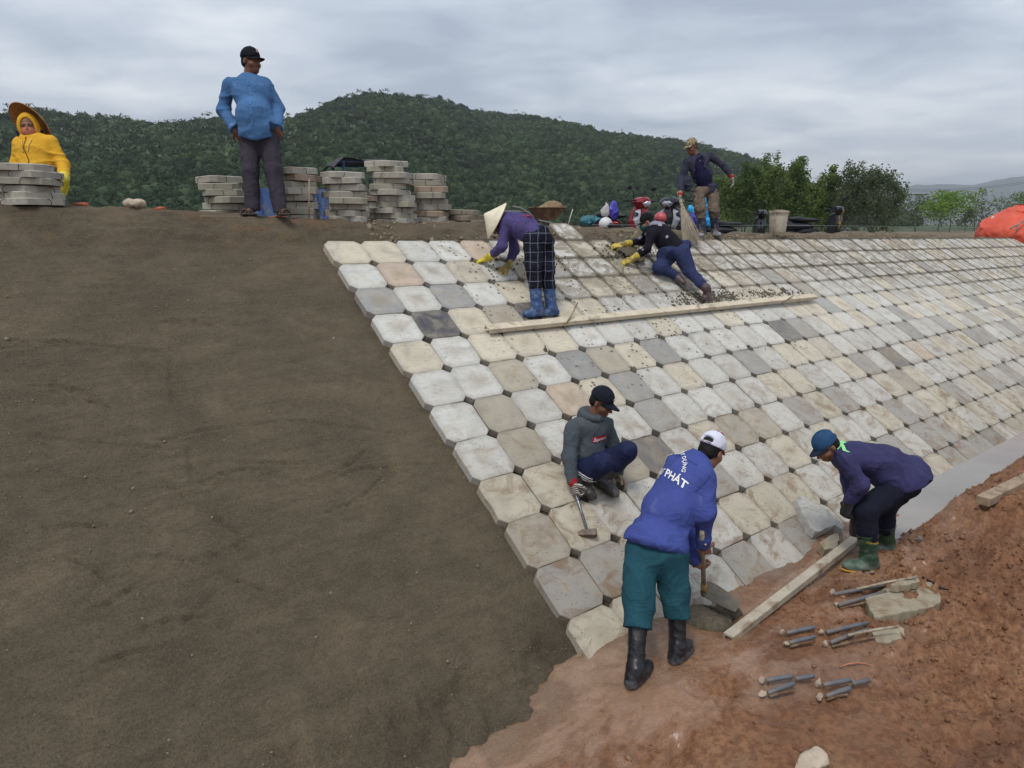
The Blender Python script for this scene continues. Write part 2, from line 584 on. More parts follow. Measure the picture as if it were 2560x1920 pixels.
        band = m.ramp(m.noise(p, 2.6, 4, 0.65), [(0.5, 0.0), (0.56, 1.0)])
        bx = m.math('MULTIPLY', m.math('SUBTRACT', sz.outputs[0], 0.9), 1.6, True)
        bx2 = m.math('SUBTRACT', 1.0, m.math('MULTIPLY', m.math('SUBTRACT', sz.outputs[0], 5.6), 0.9, True))
        bz = m.math('MULTIPLY', m.math('ADD', sz.outputs[2], 1.75), 2.5, True)
        drops = m.math('MULTIPLY', m.math('MULTIPLY', m.math('MULTIPLY', bx, bx2), bz), m.math('MULTIPLY', m.ramp(dd, [(0.2, 1.0), (0.235, 0.0)]), band))
        base = m.mix(m.math('MULTIPLY', drops, 0.92), base, srgb(70, 64, 56))
    nn = m.bump(m.noise(q, 45, 5, 0.7), 0.28, 0.006)
    nn = m.bump(c1, 0.25, 0.02, nn)
    return m.set(col=base, normal=nn)


MAT = {}
MAT['sand'] = mat_sand()
MAT['mud'] = mat_mud()
MAT['slab'] = mat_slab('cast_concrete')
MAT['slab_far'] = mat_slab('cast_concrete_far', 'attr')
MAT['slab_loose'] = mat_slab('cast_concrete_loose', 'object')


def mat_mortar():
    m = M('damp_mortar', 0.85, 0.25)
    p = m.co('World')
    a = m.noise(p, 7, 6, 0.65, 0.4)
    base = m.ramp(a, [(0.3, srgb(58, 54, 46)), (0.7, srgb(92, 85, 72))])
    nn = m.bump(m.noise(p, 60, 5, 0.7), 0.6, 0.012)
    return m.set(col=base, normal=nn)


def mat_water():
    m = M('muddy_water', 0.06, 0.5)
    p = m.co('World')
    a = m.noise(p, 1.2, 4, 0.5)
    base = m.ramp(a, [(0.3, srgb(134, 128, 120)), (0.7, srgb(152, 146, 138))])
    nn = m.bump(m.noise(m.map(p, (1, 3, 1)), 14, 3, 0.5, 0.6), 0.25, 0.01)
    return m.set(col=base, normal=nn)


MAT['mortar'] = mat_mortar()
MAT['water'] = mat_water()


# ------------------------------------------------------------------ embankment
def sag(x, s):
    """the finished paving bellies slightly towards the far end"""
    i = np.maximum(np.asarray(x, float), 0) / T
    w = np.maximum(0, 1 - (np.maximum(np.asarray(s, float) / T, 0) / (3 + 0.15 * np.minimum(i, 60))) ** 2)
    return -0.0045 * np.minimum(i, 60) * w


def spt(x, s, h=0.0):
    """x along the bank, s metres down the slope from the top joint, h above the slab faces"""
    x = np.asarray(x, float); s = np.asarray(s, float); h = np.asarray(h, float)
    x, s, h = np.broadcast_arrays(x, s, h)
    return np.stack([x, DWN[1] * s + UPN[1] * h, DWN[2] * s + UPN[2] * h + sag(x, s)], -1)


CX = np.array([-8, -2.93, -2.65, -1.63, -0.81, -0.26, 0.16, 0.63, 1.98, 3.24, 4.75, 8.15, 9.5, 12.7, 14.6, 17.9, 19.7, 26, 80])
CZ = np.array([.36, .344, .342, .321, .276, .24, .215, .2, .195, .165, .145, .075, .085, .105, .09, .02, -.06, -.12, -.2])


def crest_z(x):
    return np.interp(x, CX, CZ)


# trowel and straight-edge marks scored in the bare sand: photo pixels of their ends
SCORES = [((0, 848), (170, 855)), ((170, 855), (420, 880)), ((0, 868), (175, 850)), ((90, 1090), (250, 1105)), ((250, 1105), (445, 1126)),
          ((425, 905), (432, 1020)), ((400, 1105), (520, 1075)), ((520, 1075), (730, 1050)), ((730, 1050), (1000, 1085)), ((430, 1220), (610, 1345)),
          ((470, 1120), (485, 1215)), ((985, 1165), (1095, 1160)), ((610, 1905), (745, 1838)), ((460, 1560), (540, 1480))]


_ar = random.Random(8)
for _arcs in range(16):
    _x, _y, _a, _k = _ar.uniform(60, 900), _ar.uniform(700, 1700), _ar.uniform(-.5, .6), _ar.uniform(-.5, .5)
    for _s in range(3):
        _x2, _y2 = _x + 55 * math.cos(_a), _y + 55 * math.sin(_a)
        SCORES.append(((_x, _y), (_x2, _y2))); _x, _y = _x2, _y2; _a += _k * .5


def build_embankment():
    xs = np.concatenate([np.arange(-40, -5.2, 0.8), np.arange(-5.2, 0.4, 0.02), np.arange(0.4, 21, 0.06), np.arange(21, 70, 0.9)])
    ss = np.concatenate([np.arange(5.7, 4.3, -0.04), np.arange(4.3, 0.0, -0.02)])
    nb = 26; nt = 46
    X = []
    nx = len(xs)
    zc = crest_z(xs)
    cols = []
    # plain slope
    for s in ss:
        cols.append((np.full(nx, s), None))
    stop = -zc / SA_                      # s of the crest edge (negative = above the top joint)
    P = []
    for s in ss:
        P.append(spt(xs, s, -0.079 + 0.011 * smooth(0.25, -0.1, xs)))
    for k in range(1, nb + 1):
        t = k / nb
        s = stop * t
        P.append(spt(xs, s, -0.079 + 0.035 * smooth(0, .5, t) + 0.011 * smooth(0.25, -0.1, xs)))
    edge = P[-1].copy()
    dy = np.concatenate([np.linspace(0.03, 0.6, 14), np.linspace(0.68, 2.6, 16), np.linspace(2.75, 4.4, 10), np.array([5.5, 7, 9, 12, 16, 20])])
    for d in dy:
        q = edge.copy()
        q[:, 1] += d
        w_ = smooth(2.2, 4.2, xs)
        fall = smooth(0, 1, (d - (1.5 - 1.05 * w_)) / (2.1 - .9 * w_))
        q[:, 2] = edge[:, 2] + 0.03 * smooth(0, 0.3, d) * (1 - fall) + (-0.62 + .12 * w_ - edge[:, 2]) * fall
        P.append(q)
    P = np.stack(P, 0)                    # (rows, nx, 3)
    # relief
    x, y, z = P[..., 0], P[..., 1], P[..., 2]
    srow = np.concatenate([ss, np.zeros(nb), np.zeros(len(dy))])[:, None] * np.ones(nx)
    rows = np.arange(P.shape[0])[:, None] * np.ones(nx)
    above = smooth(len(ss) - 1, len(ss) + 8, rows)
    n1 = fbm(x * 1.3, y * 1.3, z * 1.3, 3, 4) - 0.5
    n2 = fbm(x * 9, y * 9, z * 9, 5, 5, 0.68) - 0.5
    bare = smooth(0.1, -0.2, x)
    d = n1 * 0.035 * bare + n2 * (0.004 + 0.02 * bare)
    toe = smooth(4.3, 4.8, srow + (fbm(x * 1.7, y * 1.7, z, 15, 3) - .5) * .7)
    d += bare * toe * ((fbm(x * 5, y * 5, z * 5, 9, 4, 0.6) - 0.5) * 0.2 + (fbm(x * 17, y * 17, z * 17, 12, 3, 0.6) - 0.5) * 0.05)
    d += above * (fbm(x * 2.2, y * 4.5, z * 4.5, 21, 5, 0.62) - 0.42) * (0.17 * smooth(-0.5, 0.6, x) + 0.035)
    d += above * (fbm(x * 9, y * 9, z * 9, 23, 3, 0.6) - 0.5) * 0.06
    # scored marks
    for (a, b) in SCORES:
        A = ons(*a, -0.07); Bp = ons(*b, -0.07)
        ab = Bp - A
        L2 = ab @ ab
        t = np.clip(((x - A[0]) * ab[0] + (y - A[1]) * ab[1] + (z - A[2]) * ab[2]) / L2, 0, 1)
        e = np.sqrt((x - A[0] - t * ab[0]) ** 2 + (y - A[1] - t * ab[1]) ** 2 + (z - A[2] - t * ab[2]) ** 2)
        d -= 0.014 * np.exp(-(e / 0.011) ** 2) - 0.005 * np.exp(-((e - 0.032) / 0.014) ** 2)
    P = P + d[..., None] * UPN
    F = grid_faces(P.shape[0], nx)
    o = fast_mesh('embankment', P.reshape(-1, 3), F[:, ::-1], MAT['sand'], None, True)
    tag(o, 'bare damp brown sand bank with its rough crest', kind='structure')
    return P


EMB = build_embankment()


def bank_z(x, y):
    """height of the bank surface near a point (crest or slope)"""
    q = EMB.reshape(-1, 3)
    k = np.argmin((q[:, 0] - x) ** 2 + (q[:, 1] - y) ** 2)
    return float(q[k, 2])


# ------------------------------------------------------------------ mud at the foot of the slope
_pr = random.Random(21)
PRINTS = [(_pr.uniform(-.6, 5.5), _pr.uniform(-6.6, -4.6), _pr.uniform(0, 3.14), _pr.uniform(.025, .05)) for _ in range(46)]


def mud_z(x, y):
    x = np.asarray(x, float); y = np.asarray(y, float)
    z = -2.645 + 0.055 * smooth(-4.42, -4.75, y) + 0.03 * smooth(-4.7, -5.6, y)
    z = z + 0.30 * smooth(3.0, 4.6, x) * smooth(-4.50, -5.0, y) - .1 * smooth(-.1, -.9, x)
    z = z + 0.10 * smooth(1.2, 3.0, x) * smooth(-5.2, -6.2, y) + .05 * smooth(1.2, .7, x) * smooth(-.4, .2, x) + .075 * smooth(2.4, 3.3, x)
    z = z - 0.2 * smooth(0.30, 0.10, np.abs(y + 4.36 + 0.02 * (x - 5))) * smooth(3.9, 4.6, x) - .07 * smooth(.2, .05, np.abs(y + 4.5)) * smooth(2.9, 3.5, x)
    z = z - .13 * smooth(-4.36, -4.22, y) * smooth(3.2, 4.0, x)
    dc = np.hypot(x - CAM[0], y - CAM[1])
    z = z + 1.15 * smooth(1.75, 0.4, dc)
    clod = smooth(0.2, 1.8, x - 1.1 + (-(y + 4.7)) * 0.9) * smooth(-4.55, -4.8, y)
    wet = 1 - clod
    n1 = fbm(x * 2.1, y * 2.1, seed=31, octv=4) - 0.5
    n2 = fbm(x * 7, y * 7, seed=37, octv=5, rough=0.62) - 0.5
    n3 = np.abs(fbm(x * 4, y * 4.6, seed=41, octv=4, rough=0.6) - 0.5)
    n4 = fbm(x * 22, y * 22, seed=43, octv=3, rough=.6) - .5
    z = z + n1 * (0.04 + 0.08 * clod) + n2 * (0.035 + 0.19 * clod) + (0.12 - n3) * 0.28 * clod + n4 * (.010 + .085 * clod)
    # low furrow thrown up across the mud
    z = z + 0.07 * np.exp(-((y + 0.42 * x + 5.75 + 0.12 * np.sin(x * 3)) / 0.1) ** 2) * smooth(-0.3, 0.4, x) * smooth(2.4, 1.6, x)
    # wheel and drag ruts, boot prints
    z = z - 0.06 * clod * np.exp(-((y + 0.36 * x + 6.35 + 0.1 * np.sin(x * 2.1)) / 0.11) ** 2) + 0.05 * clod * np.exp(-((y + 0.36 * x + 6.12 + 0.1 * np.sin(x * 2.1)) / 0.08) ** 2)
    for k in range(len(PRINTS)):
        px_, py_, a_, dp = PRINTS[k]
        u = (x - px_) * math.cos(a_) + (y - py_) * math.sin(a_); v = -(x - px_) * math.sin(a_) + (y - py_) * math.cos(a_)
        e = (u / .14) ** 2 + (v / .055) ** 2
        z = np.where(e < 4, z - dp * np.exp(-e ** 2) + dp * .35 * np.exp(-(e - 1.6) ** 2 * 3), z)
    z = z - 0.05 * smooth(-4.2, -3.9, y)
    return z


def build_mud():
    xs = np.concatenate([np.arange(-60, -5, 2.5), np.arange(-5, 9, 0.03), np.arange(9, 16, 0.12), np.arange(16, 120, 3)])
    ys = np.concatenate([np.arange(-70, -9.2, 3), np.arange(-9.2, -3.6, 0.03)])
    X, Y = np.meshgrid(xs, ys, indexing='ij')
    Z = mud_z(X, Y)
    o = fast_mesh('mud_ground', np.stack([X, Y, Z], -1).reshape(-1, 3), grid_faces(len(xs), len(ys)), MAT['mud'], None, True)
    tag(o, 'wet red brown churned mud at the foot of the slope', kind='structure')
    w = mk('water', [(3.0, -4.9, -2.598), (60, -5.6, -2.598), (60, -3.7, -2.598), (3.0, -4.0, -2.598)], [(0, 1, 2, 3)], MAT['water'])
    tag(w, 'grey water standing in the toe channel', kind='structure')


build_mud()


# ------------------------------------------------------------------ paving slabs
def slab_mesh(name, seed, size=0.4155, ch=0.058, th=0.075, bev=0.0055):
    r = random.Random(seed)
    h = size / 2
    c = ch * (1 + r.uniform(-.12, .12))
    base = [(h, -h + c), (h, h - c), (h - c, h), (-h + c, h), (-h, h - c), (-h, -h + c), (-h + c, -h), (h - c, -h)]
    ring = []
    for k in range(8):
        a, b = np.array(base[k]), np.array(base[(k + 1) % 8])
        ring.append(a)
        if k % 2 == 0:
            for t in (0.33, 0.67):
                ring.append(a + (b - a) * t)
    ring = np.array(ring) + np.array([[r.uniform(-.0025, .0025), r.uniform(-.0025, .0025)] for _ in ring])
    if seed % 3 == 0:                       # a broken corner or nick on some
        k = r.randrange(len(ring)); ring[k] *= 0.955
    n = len(ring)
    V = []
    for sc, z in ((1.0, -th), (1.005, -bev), (1 - bev * 0.6 / h, -bev * 0.25), (1 - bev * 1.7 / h, 0.0)):
        for q in ring:
            V.append((q[0] * sc, q[1] * sc, z + (r.uniform(-.0012, .0012) if z > -0.02 else 0)))
    F = []
    for k in range(3):
        for i in range(n):
            a, b = k * n + i, k * n + (i + 1) % n
            F.append((a, b, b + n, a + n))
    F.append(tuple(range(3 * n, 4 * n)))
    F.append(tuple(range(n - 1, -1, -1)))
    me = bpy.data.meshes.new(name)
    me.from_pydata(V, [], F)
    at_ = me.attributes.new('loc', 'FLOAT_VECTOR', 'POINT')
    at_.data.foreach_set('vector', np.array(V, np.float32).ravel())
    return me


SLABS = [slab_mesh('paver', k) for k in range(9)]
for me in SLABS: me.materials.append(MAT['slab'])
WHITE, CREAM, PINK, GREY, DARK, BROWN = (srgb(198, 197, 191), srgb(198, 189, 170), srgb(194, 174, 156), srgb(146, 146, 145), srgb(78, 78, 83), srgb(166, 158, 143))
KNOWN = {(0, 0): CREAM, (1, 0): CREAM, (2, 0): WHITE, (3, 0): WHITE, (4, 0): PINK, (0, 1): WHITE, (1, 1): PINK, (2, 1): WHITE, (3, 1): CREAM,
         (0, 2): GREY, (1, 2): WHITE, (2, 2): GREY, (3, 2): WHITE, (0, 3): WHITE, (1, 3): DARK, (2, 3): CREAM, (3, 3): BROWN, (0, 4): CREAM, (1, 4): WHITE,
         (2, 4): CREAM, (3, 4): CREAM, (0, 5): WHITE, (1, 5): WHITE, (2, 5): BROWN, (3, 5): WHITE, (4, 5): GREY, (0, 6): WHITE, (1, 6): BROWN, (2, 6): WHITE, (3, 6): PINK,
         (0, 7): WHITE, (1, 7): BROWN, (0, 8): CREAM, (1, 8): CREAM, (0, 9): BROWN, (0, 10): GREY, (1, 10): GREY, (0, 11): CREAM, (1, 9): CREAM, (4, 3): DARK, (5, 6): GREY,
         (6, 5): CREAM, (7, 5): GREY, (4, 9): GREY, (5, 9): GREY, (6, 11): GREY}


def slab_col(i, j):
    r = random.Random(i * 131 + j * 977 + 5)
    c = KNOWN.get((i, j))
    if c is None:
        u = r.random()
        c = WHITE if u < .50 else CREAM if u < .76 else GREY if u < .88 else BROWN if u < .95 else PINK if u < .975 else DARK * 1.25
    k = r.uniform(0.9, 1.08)
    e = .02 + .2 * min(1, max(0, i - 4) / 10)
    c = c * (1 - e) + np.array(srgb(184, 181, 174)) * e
    return np.minimum(c * k, 0.9)


def slab_frame(i, j, r):
    """4x4 of slab (i, j) lying on the bank"""
    x, s = (i + .5) * T, (j + .5) * T
    p = spt(x, s, 0.0)
    ex = spt(x + .1, s) - spt(x - .1, s); ex /= np.linalg.norm(ex)
    ed = spt(x, s - .1) - spt(x, s + .1); ed /= np.linalg.norm(ed)
    nz = np.cross(ex, ed); nz /= np.linalg.norm(nz); ed = np.cross(nz, ex)
    p = p + nz * r.uniform(-.005, .004) + ex * r.uniform(-.003, .003)
    m = Matrix(((ex[0], ed[0], nz[0], p[0]), (ex[1], ed[1], nz[1], p[1]), (ex[2], ed[2], nz[2], p[2]), (0, 0, 0, 1)))
    m = m @ Matrix.Rotation(r.uniform(-.012, .012), 4, 'Z') @ Matrix.Rotation(r.uniform(-.01, .01), 4, 'X') @ Matrix.Rotation(r.uniform(-.01, .01), 4, 'Y')
    return m @ Matrix.Rotation(r.choice([0, 1, 2, 3]) * PI / 2, 4, 'Z')


def build_paving():
    root = empty('paved_slope', (0, 0, 0), 'slope paved with square concrete slabs with cut corners', kind='structure')
    cells = []
    for j in range(0, 12):
        for i in range(0, 78):
            p = spt((i + .5) * T, (j + .5) * T)
            dpt = depth(p)
            px = 1280 + FPX * ((p - CAM) @ CR) / dpt
            if px < 2800 or i < 10:
                cells.append((dpt, i, j))
    for i in (8,): cells.append((0, i, -1))
    cells.sort()
    V, F, C, LO = [], [], [], []
    for n_, (dpt, i, j) in enumerate(cells):
        r = random.Random(i * 53 + j * 7919 + 1)
        me = SLABS[r.randrange(len(SLABS))]
        m = slab_frame(i, j, r)
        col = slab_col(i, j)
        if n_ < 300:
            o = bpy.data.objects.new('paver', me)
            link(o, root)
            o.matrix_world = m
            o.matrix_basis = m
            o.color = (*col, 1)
        else:
            co = np.array([v.co[:] for v in me.vertices])
            mm = np.array(m)
            b = len(V)
            V += (co @ mm[:3, :3].T + mm[:3, 3]).tolist(); LO.append(co)
            for p in me.polygons:
                F.append(tuple(b + q for q in p.vertices)); C.append(col)
    o = mk('far_pavers', V, F, MAT['slab_far'], root)
    o['kind'] = 'stuff'
    la = o.data.attributes.new('loc', 'FLOAT_VECTOR', 'POINT'); la.data.foreach_set('vector', np.concatenate(LO).astype(np.float32).ravel())
    a = o.data.attributes.new('tint', 'FLOAT_COLOR', 'FACE')
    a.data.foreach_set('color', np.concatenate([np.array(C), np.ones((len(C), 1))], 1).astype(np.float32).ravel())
    # mortar filling the joints of the upper and far rows
    nu, nv = 400, 92
    us = np.linspace(3.6, 62, nu); vs = np.linspace(-0.12, 12, nv)
    U, Vv = np.meshgrid(us, vs, indexing='ij')
    lim = 3.55 + np.maximum(0, U - 15.5) * 0.62 + (fbm(U * 1.1, Vv * 1.1, seed=61) - .5) * 1.6
    left = 4.1 + Vv * 0.16 + (fbm(U, Vv * 1.3, seed=63) - .5) * 1.1
    inside = smooth(0.25, -0.1, Vv - lim) * smooth(-0.15, 0.25, U - left)
    hh = -0.068 + inside * (0.0555 + (fbm(U * 2.7, Vv * 2.7, seed=67, octv=3) - .5) * 0.012)
    P = spt(U * T, Vv * T, hh)
    q = fast_mesh('mortar_joint', P.reshape(-1, 3), grid_faces(nu, nv), MAT['mortar'], root, True)
    q['kind'] = 'stuff'
    return root


PAV = build_paving()
# ------------------------------------------------------------------ land behind, hills, trees
def mat_leaf(name, dark, lite, scale=3.0, trans=0.0):
    m = M(name, 0.7, 0.2)
    p = m.co('World')
    a = m.noise(p, scale, 4, 0.6)
    oi = m.n('ShaderNodeObjectInfo')
    b = m.math('ADD', a, m.math('MULTIPLY', m.math('SUBTRACT', oi.outputs['Random'], 0.5), 0.25))
    c = m.ramp(b, [(0.3, dark), (0.7, lite)])
    m.set(col=c)
    if trans:
        tb = m.n('ShaderNodeBsdfTranslucent'); m.L(c, tb.inputs['Color'])
        ms = m.n('ShaderNodeMixShader'); ms.inputs[0].default_value = trans
        m.L(m.b.outputs[0], ms.inputs[1]); m.L(tb.outputs[0], ms.inputs[2]); m.L(ms.outputs[0], m.t.nodes['Material Output'].inputs['Surface'])
    return m.m


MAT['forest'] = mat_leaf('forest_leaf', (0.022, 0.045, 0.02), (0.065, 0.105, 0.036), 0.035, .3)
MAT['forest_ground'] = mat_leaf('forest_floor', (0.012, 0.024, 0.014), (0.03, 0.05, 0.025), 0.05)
MAT['palm'] = mat_leaf('palm_leaf', (0.06, 0.085, 0.045), (0.12, 0.15, 0.09), 0.2)
MAT['acacia'] = mat_leaf('acacia_leaf', (0.07, 0.12, 0.03), (0.2, 0.27, 0.075), 0.9, .4)
MAT['acacia_bright'] = mat_leaf('bright_leaf', (0.1, 0.19, 0.035), (0.24, 0.37, 0.07), 0.9, .4)
MAT['olive'] = mat_leaf('dull_leaf', (0.075, 0.1, 0.045), (0.17, 0.2, 0.1), 0.9, .4)
MAT['bark'] = plain('bark', (0.12, 0.105, 0.085), 0.9, 0.35, 6)
MAT['field'] = plain('rough_grass', (0.05, 0.065, 0.03), 0.95, 0.35, 0.2, coord='Object')
MAT['mount'] = mat_leaf('far_forest', (0.02, 0.035, 0.03), (0.04, 0.06, 0.045), 0.004)


def az_el(x, y):
    r = at(x, y, 1) - CAM
    return math.atan2(r[0], r[1]), r[2] / math.hypot(r[0], r[1])


RIDGE = [(-900, 330), (-500, 300), (-200, 290), (0, 286), (90, 278), (150, 282), (300, 290), (400, 308), (470, 305), (540, 298), (640, 312), (700, 312), (760, 297), (800, 280), (850, 262), (900, 256), (980, 250), (1050, 250), (1100, 256), (1150, 268),
         (1220, 281), (1260, 279), (1310, 283), (1400, 308), (1500, 332), (1600, 348), (1750, 364), (1850, 392), (1950, 427), (2060, 460), (2150, 488), (2230, 505), (2290, 535), (2340, 552), (2500, 560), (2900, 562)]
_ra = np.array([az_el(*p)[0] for p in RIDGE]); _re = np.array([az_el(*p)[1] for p in RIDGE])


def hill_geom(az, r):
    """height of the wooded hill above the plain, polar about the viewpoint"""
    R1 = 360 + 90 * smooth(az_el(760, 300)[0], az_el(1100, 300)[0], az) + 60 * smooth(az_el(1300, 300)[0], az_el(2000, 450)[0], az)
    r0 = R1 * 0.36
    t = np.clip((r - r0) / (R1 - r0), 0, 2.2)
    prof = np.where(t < 1, np.sin(t * PI / 2) ** 1.25, np.cos(np.minimum((t - 1) * 1.2, PI / 2)))
    H = (np.interp(az, _ra, _re) * R1 - 5.0).clip(0) + 0.0
    x, y = CAM[0] + r * np.sin(az), CAM[1] + r * np.cos(az)
    spur = (fbm(az * 9 + 3, r * 0.004, seed=71, octv=3) - 0.5) * 2
    lump = (fbm(x * 0.02, y * 0.02, seed=73, octv=3) - 0.5) * 2
    z = H * prof * (1 + 0.22 * spur * np.clip(1 - np.abs(t - .5) * 2, 0, 1)) + lump * 3 * np.clip(t * 3, 0, 1) * np.clip(np.abs(t - 1) * 4, 0, 1) * (H > 3)
    return np.stack([x, y, z - 1.0 + 0 * r], -1), t


def build_land():
    v = [(-6000, 15, -0.62), (6000, 15, -0.62), (6000, 7000, -0.62), (-6000, 7000, -0.62)]
    g = mk('ground', v, [(0, 1, 2, 3)], MAT['field'])
    tag(g, 'flat land behind the bank', kind='structure')
    az = np.linspace(_ra[0], _ra[-1], 300); rr = np.linspace(110, 900, 90)
    A, Rr = np.meshgrid(az, rr, indexing='ij')
    P, t = hill_geom(A, Rr)
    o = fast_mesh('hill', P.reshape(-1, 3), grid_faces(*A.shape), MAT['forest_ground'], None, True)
    tag(o, 'wooded hill behind the embankment', kind='structure')
    # far blue mountains on the right
    MR = [(900, 520), (1400, 500), (1800, 495), (2100, 486), (2230, 478), (2300, 462), (2370, 458), (2430, 460), (2500, 450), (2560, 442), (2700, 430), (3000, 450), (3600, 480)]
    ma = np.array([az_el(*p)[0] for p in MR]); mr = np.array([az_el(*p)[1] for p in MR])
    az = np.linspace(ma[0], ma[-1], 160); rr = np.linspace(2300, 5600, 40)
    A, Rr = np.meshgrid(az, rr, indexing='ij')
    prof = np.sin(np.clip((Rr - 2300) / 1300, 0, 2) * PI / 2)
    e = np.interp(A, ma, mr) + (fbm(A * 60, Rr * 0.001, seed=81) - .5) * 0.006
    Z = e * 3600 * prof - 3 + (fbm(A * 30, Rr * 0.002, seed=83) - .5) * 60 * (1 - prof)
    P = np.stack([CAM[0] + Rr * np.sin(A), CAM[1] + Rr * np.cos(A), Z], -1)
    o = fast_mesh('mountain', P.reshape(-1, 3), grid_faces(*A.shape), MAT['mount'], None, True)
    tag(o, 'distant blue mountain ridge on the right', kind='structure')


build_land()


def ico(sub=2):
    bm = bmesh.new(); bmesh.ops.create_icosphere(bm, subdivisions=sub, radius=1)
    v = np.array([q.co[:] for q in bm.verts]); f = np.array([[l.index for l in p.verts] for p in bm.faces]); bm.free()
    return v, f


def crown_proto(seed, leaves=640):
    """one tree crown of the hillside: boughs of leaf sprays round a dark core"""
    v, f = ico(2)
    n = fbm(v[:, 0] * 2 + seed, v[:, 1] * 2, v[:, 2] * 2, seed, 3)
    core = v * (0.45 + 0.42 * n)[:, None]
    r = np.random.default_rng(seed)
    nb = 13
    bd = r.normal(size=(nb, 3)); bd /= np.linalg.norm(bd, axis=1)[:, None]; bd[:, 2] = np.abs(bd[:, 2]) - .2
    bc = bd * r.uniform(.5, .85, (nb, 1))
    k = r.integers(0, nb, leaves)
    d = r.normal(size=(leaves, 3)); d /= np.linalg.norm(d, axis=1)[:, None]
    c = bc[k] + d * r.uniform(.18, .34, (leaves, 1))
    nn = d * .7 + r.normal(size=(leaves, 3)) * .5; nn /= np.linalg.norm(nn, axis=1)[:, None]
    u = np.cross(nn, r.normal(size=(leaves, 3))); u /= np.linalg.norm(u, axis=1)[:, None]
    w = np.cross(nn, u)
    s = r.uniform(0.05, 0.12, (leaves, 1))
    tv = np.stack([c - u * s, c + u * s, c + w * s * 1.8], 1).reshape(-1, 3)
    tf = np.arange(leaves * 3).reshape(-1, 3) + len(core)
    return np.concatenate([core, tv]), np.concatenate([f, tf])


def hill_r(az):
    return 360 + 90 * smooth(az_el(760, 300)[0], az_el(1100, 300)[0], az) + 60 * smooth(az_el(1300, 300)[0], az_el(2000, 450)[0], az)


def build_forest():
    r = np.random.default_rng(5)
    pc = bpy.data.collections.new('crown_kinds')
    for k in range(7):
        v, f = crown_proto(k + 1)
        o = fast_mesh('crown_kind', v, f, MAT['forest'])
        COL.objects.unlink(o); pc.objects.link(o)
    n = 27000
    lo, hi = az_el(-600, 300)[0], az_el(2450, 500)[0]
    az = r.uniform(lo, hi, n)
    tt = r.uniform(0.0, 1.1, n) ** 0.85
    R1 = hill_r(az)
    rr = R1 * 0.36 + tt * R1 * 0.64
    P, t = hill_geom(az, rr)
    P = P[P[:, 2] > -0.7]; n = len(P)
    big = vn(P[:, 0] * .035, P[:, 1] * .035, seed=91)
    sc = r.gamma(7, .27, n).clip(.9, 4.0) * (.6 + .65 * big)
    P = P + np.stack([0 * sc, 0 * sc, sc * .3], 1)
    me = bpy.data.meshes.new('hillside_forest')
    me.vertices.add(n); me.vertices.foreach_set('co', P.astype(np.float32).ravel())
    for nm, vals in (('sc', sc), ('rz', r.uniform(0, 6.28, n))):
        a = me.attributes.new(nm, 'FLOAT', 'POINT'); a.data.foreach_set('value', vals.astype(np.float32))
    o = link(bpy.data.objects.new('hillside_forest', me))
    tag(o, 'dense dark green forest covering the hill', 'forest', kind='stuff')
    ng = bpy.data.node_groups.new('plant_forest', 'GeometryNodeTree')
    ng.interface.new_socket('Geometry', in_out='INPUT', socket_type='NodeSocketGeometry')
    ng.interface.new_socket('Geometry', in_out='OUTPUT', socket_type='NodeSocketGeometry')
    N, L = ng.nodes.new, ng.links.new
    gi, go, mp, ip, ci = N('NodeGroupInput'), N('NodeGroupOutput'), N('GeometryNodeMeshToPoints'), N('GeometryNodeInstanceOnPoints'), N('GeometryNodeCollectionInfo')
    ci.inputs['Collection'].default_value = pc; ci.inputs['Separate Children'].default_value = True; ci.inputs['Reset Children'].default_value = True
    ip.inputs['Pick Instance'].default_value = True
    a1, a2, cx = N('GeometryNodeInputNamedAttribute'), N('GeometryNodeInputNamedAttribute'), N('ShaderNodeCombineXYZ')
    a1.data_type = 'FLOAT'; a1.inputs[0].default_value = 'sc'; a2.data_type = 'FLOAT'; a2.inputs[0].default_value = 'rz'
    L(gi.outputs[0], mp.inputs[0]); L(mp.outputs[0], ip.inputs['Points']); L(ci.outputs[0], ip.inputs['Instance'])
    L(a2.outputs[0], cx.inputs[2]); L(cx.outputs[0], ip.inputs['Rotation']); L(a1.outputs[0], ip.inputs['Scale']); L(ip.outputs[0], go.inputs[0])
    md = o.modifiers.new('plant', 'NODES'); md.node_group = ng
    # pale palms standing out of the canopy
    V, F = [], []; nb = 0
    for k in range(420):
        a = r.uniform(lo, az_el(1150, 300)[0]) if k < 300 else r.uniform(lo, hi)
        R1k = 360 + 90 * smooth(az_el(760, 300)[0], az_el(1100, 300)[0], a)
        t_ = r.uniform(0.25, 1.0)
        p, _ = hill_geom(np.array([a]), np.array([R1k * (.36 + .64 * t_)]))
        p = p[0] + [0, 0, r.uniform(3.0, 5.0)]
        for q in range(9):
            th = r.uniform(0, 2 * PI); up_ = r.uniform(0.1, 1.0)
            L_ = r.uniform(1.3, 2.4)
            d = np.array([math.cos(th), math.sin(th), up_]); d /= np.linalg.norm(d)
            sd = np.cross(d, [0, 0, 1]); sd /= np.linalg.norm(sd)
            a0, a1, a2 = p, p + d * L_ * .6, p + d * L_ + np.array([0, 0, -.5 * L_ * (1 - up_ * .5)])
            V += [a0 - sd * .05, a0 + sd * .05, a1 + sd * .22, a1 - sd * .22, a2 + sd * .05, a2 - sd * .05]
            F += [(nb, nb + 1, nb + 2, nb + 3), (nb + 3, nb + 2, nb + 4, nb + 5)]; nb += 6
    o = fast_mesh('hillside_palms', np.array(V), np.array(F), MAT['palm'], None, False)
    tag(o, 'pale palm fronds standing out of the hill forest', 'palms', kind='stuff')


build_forest()


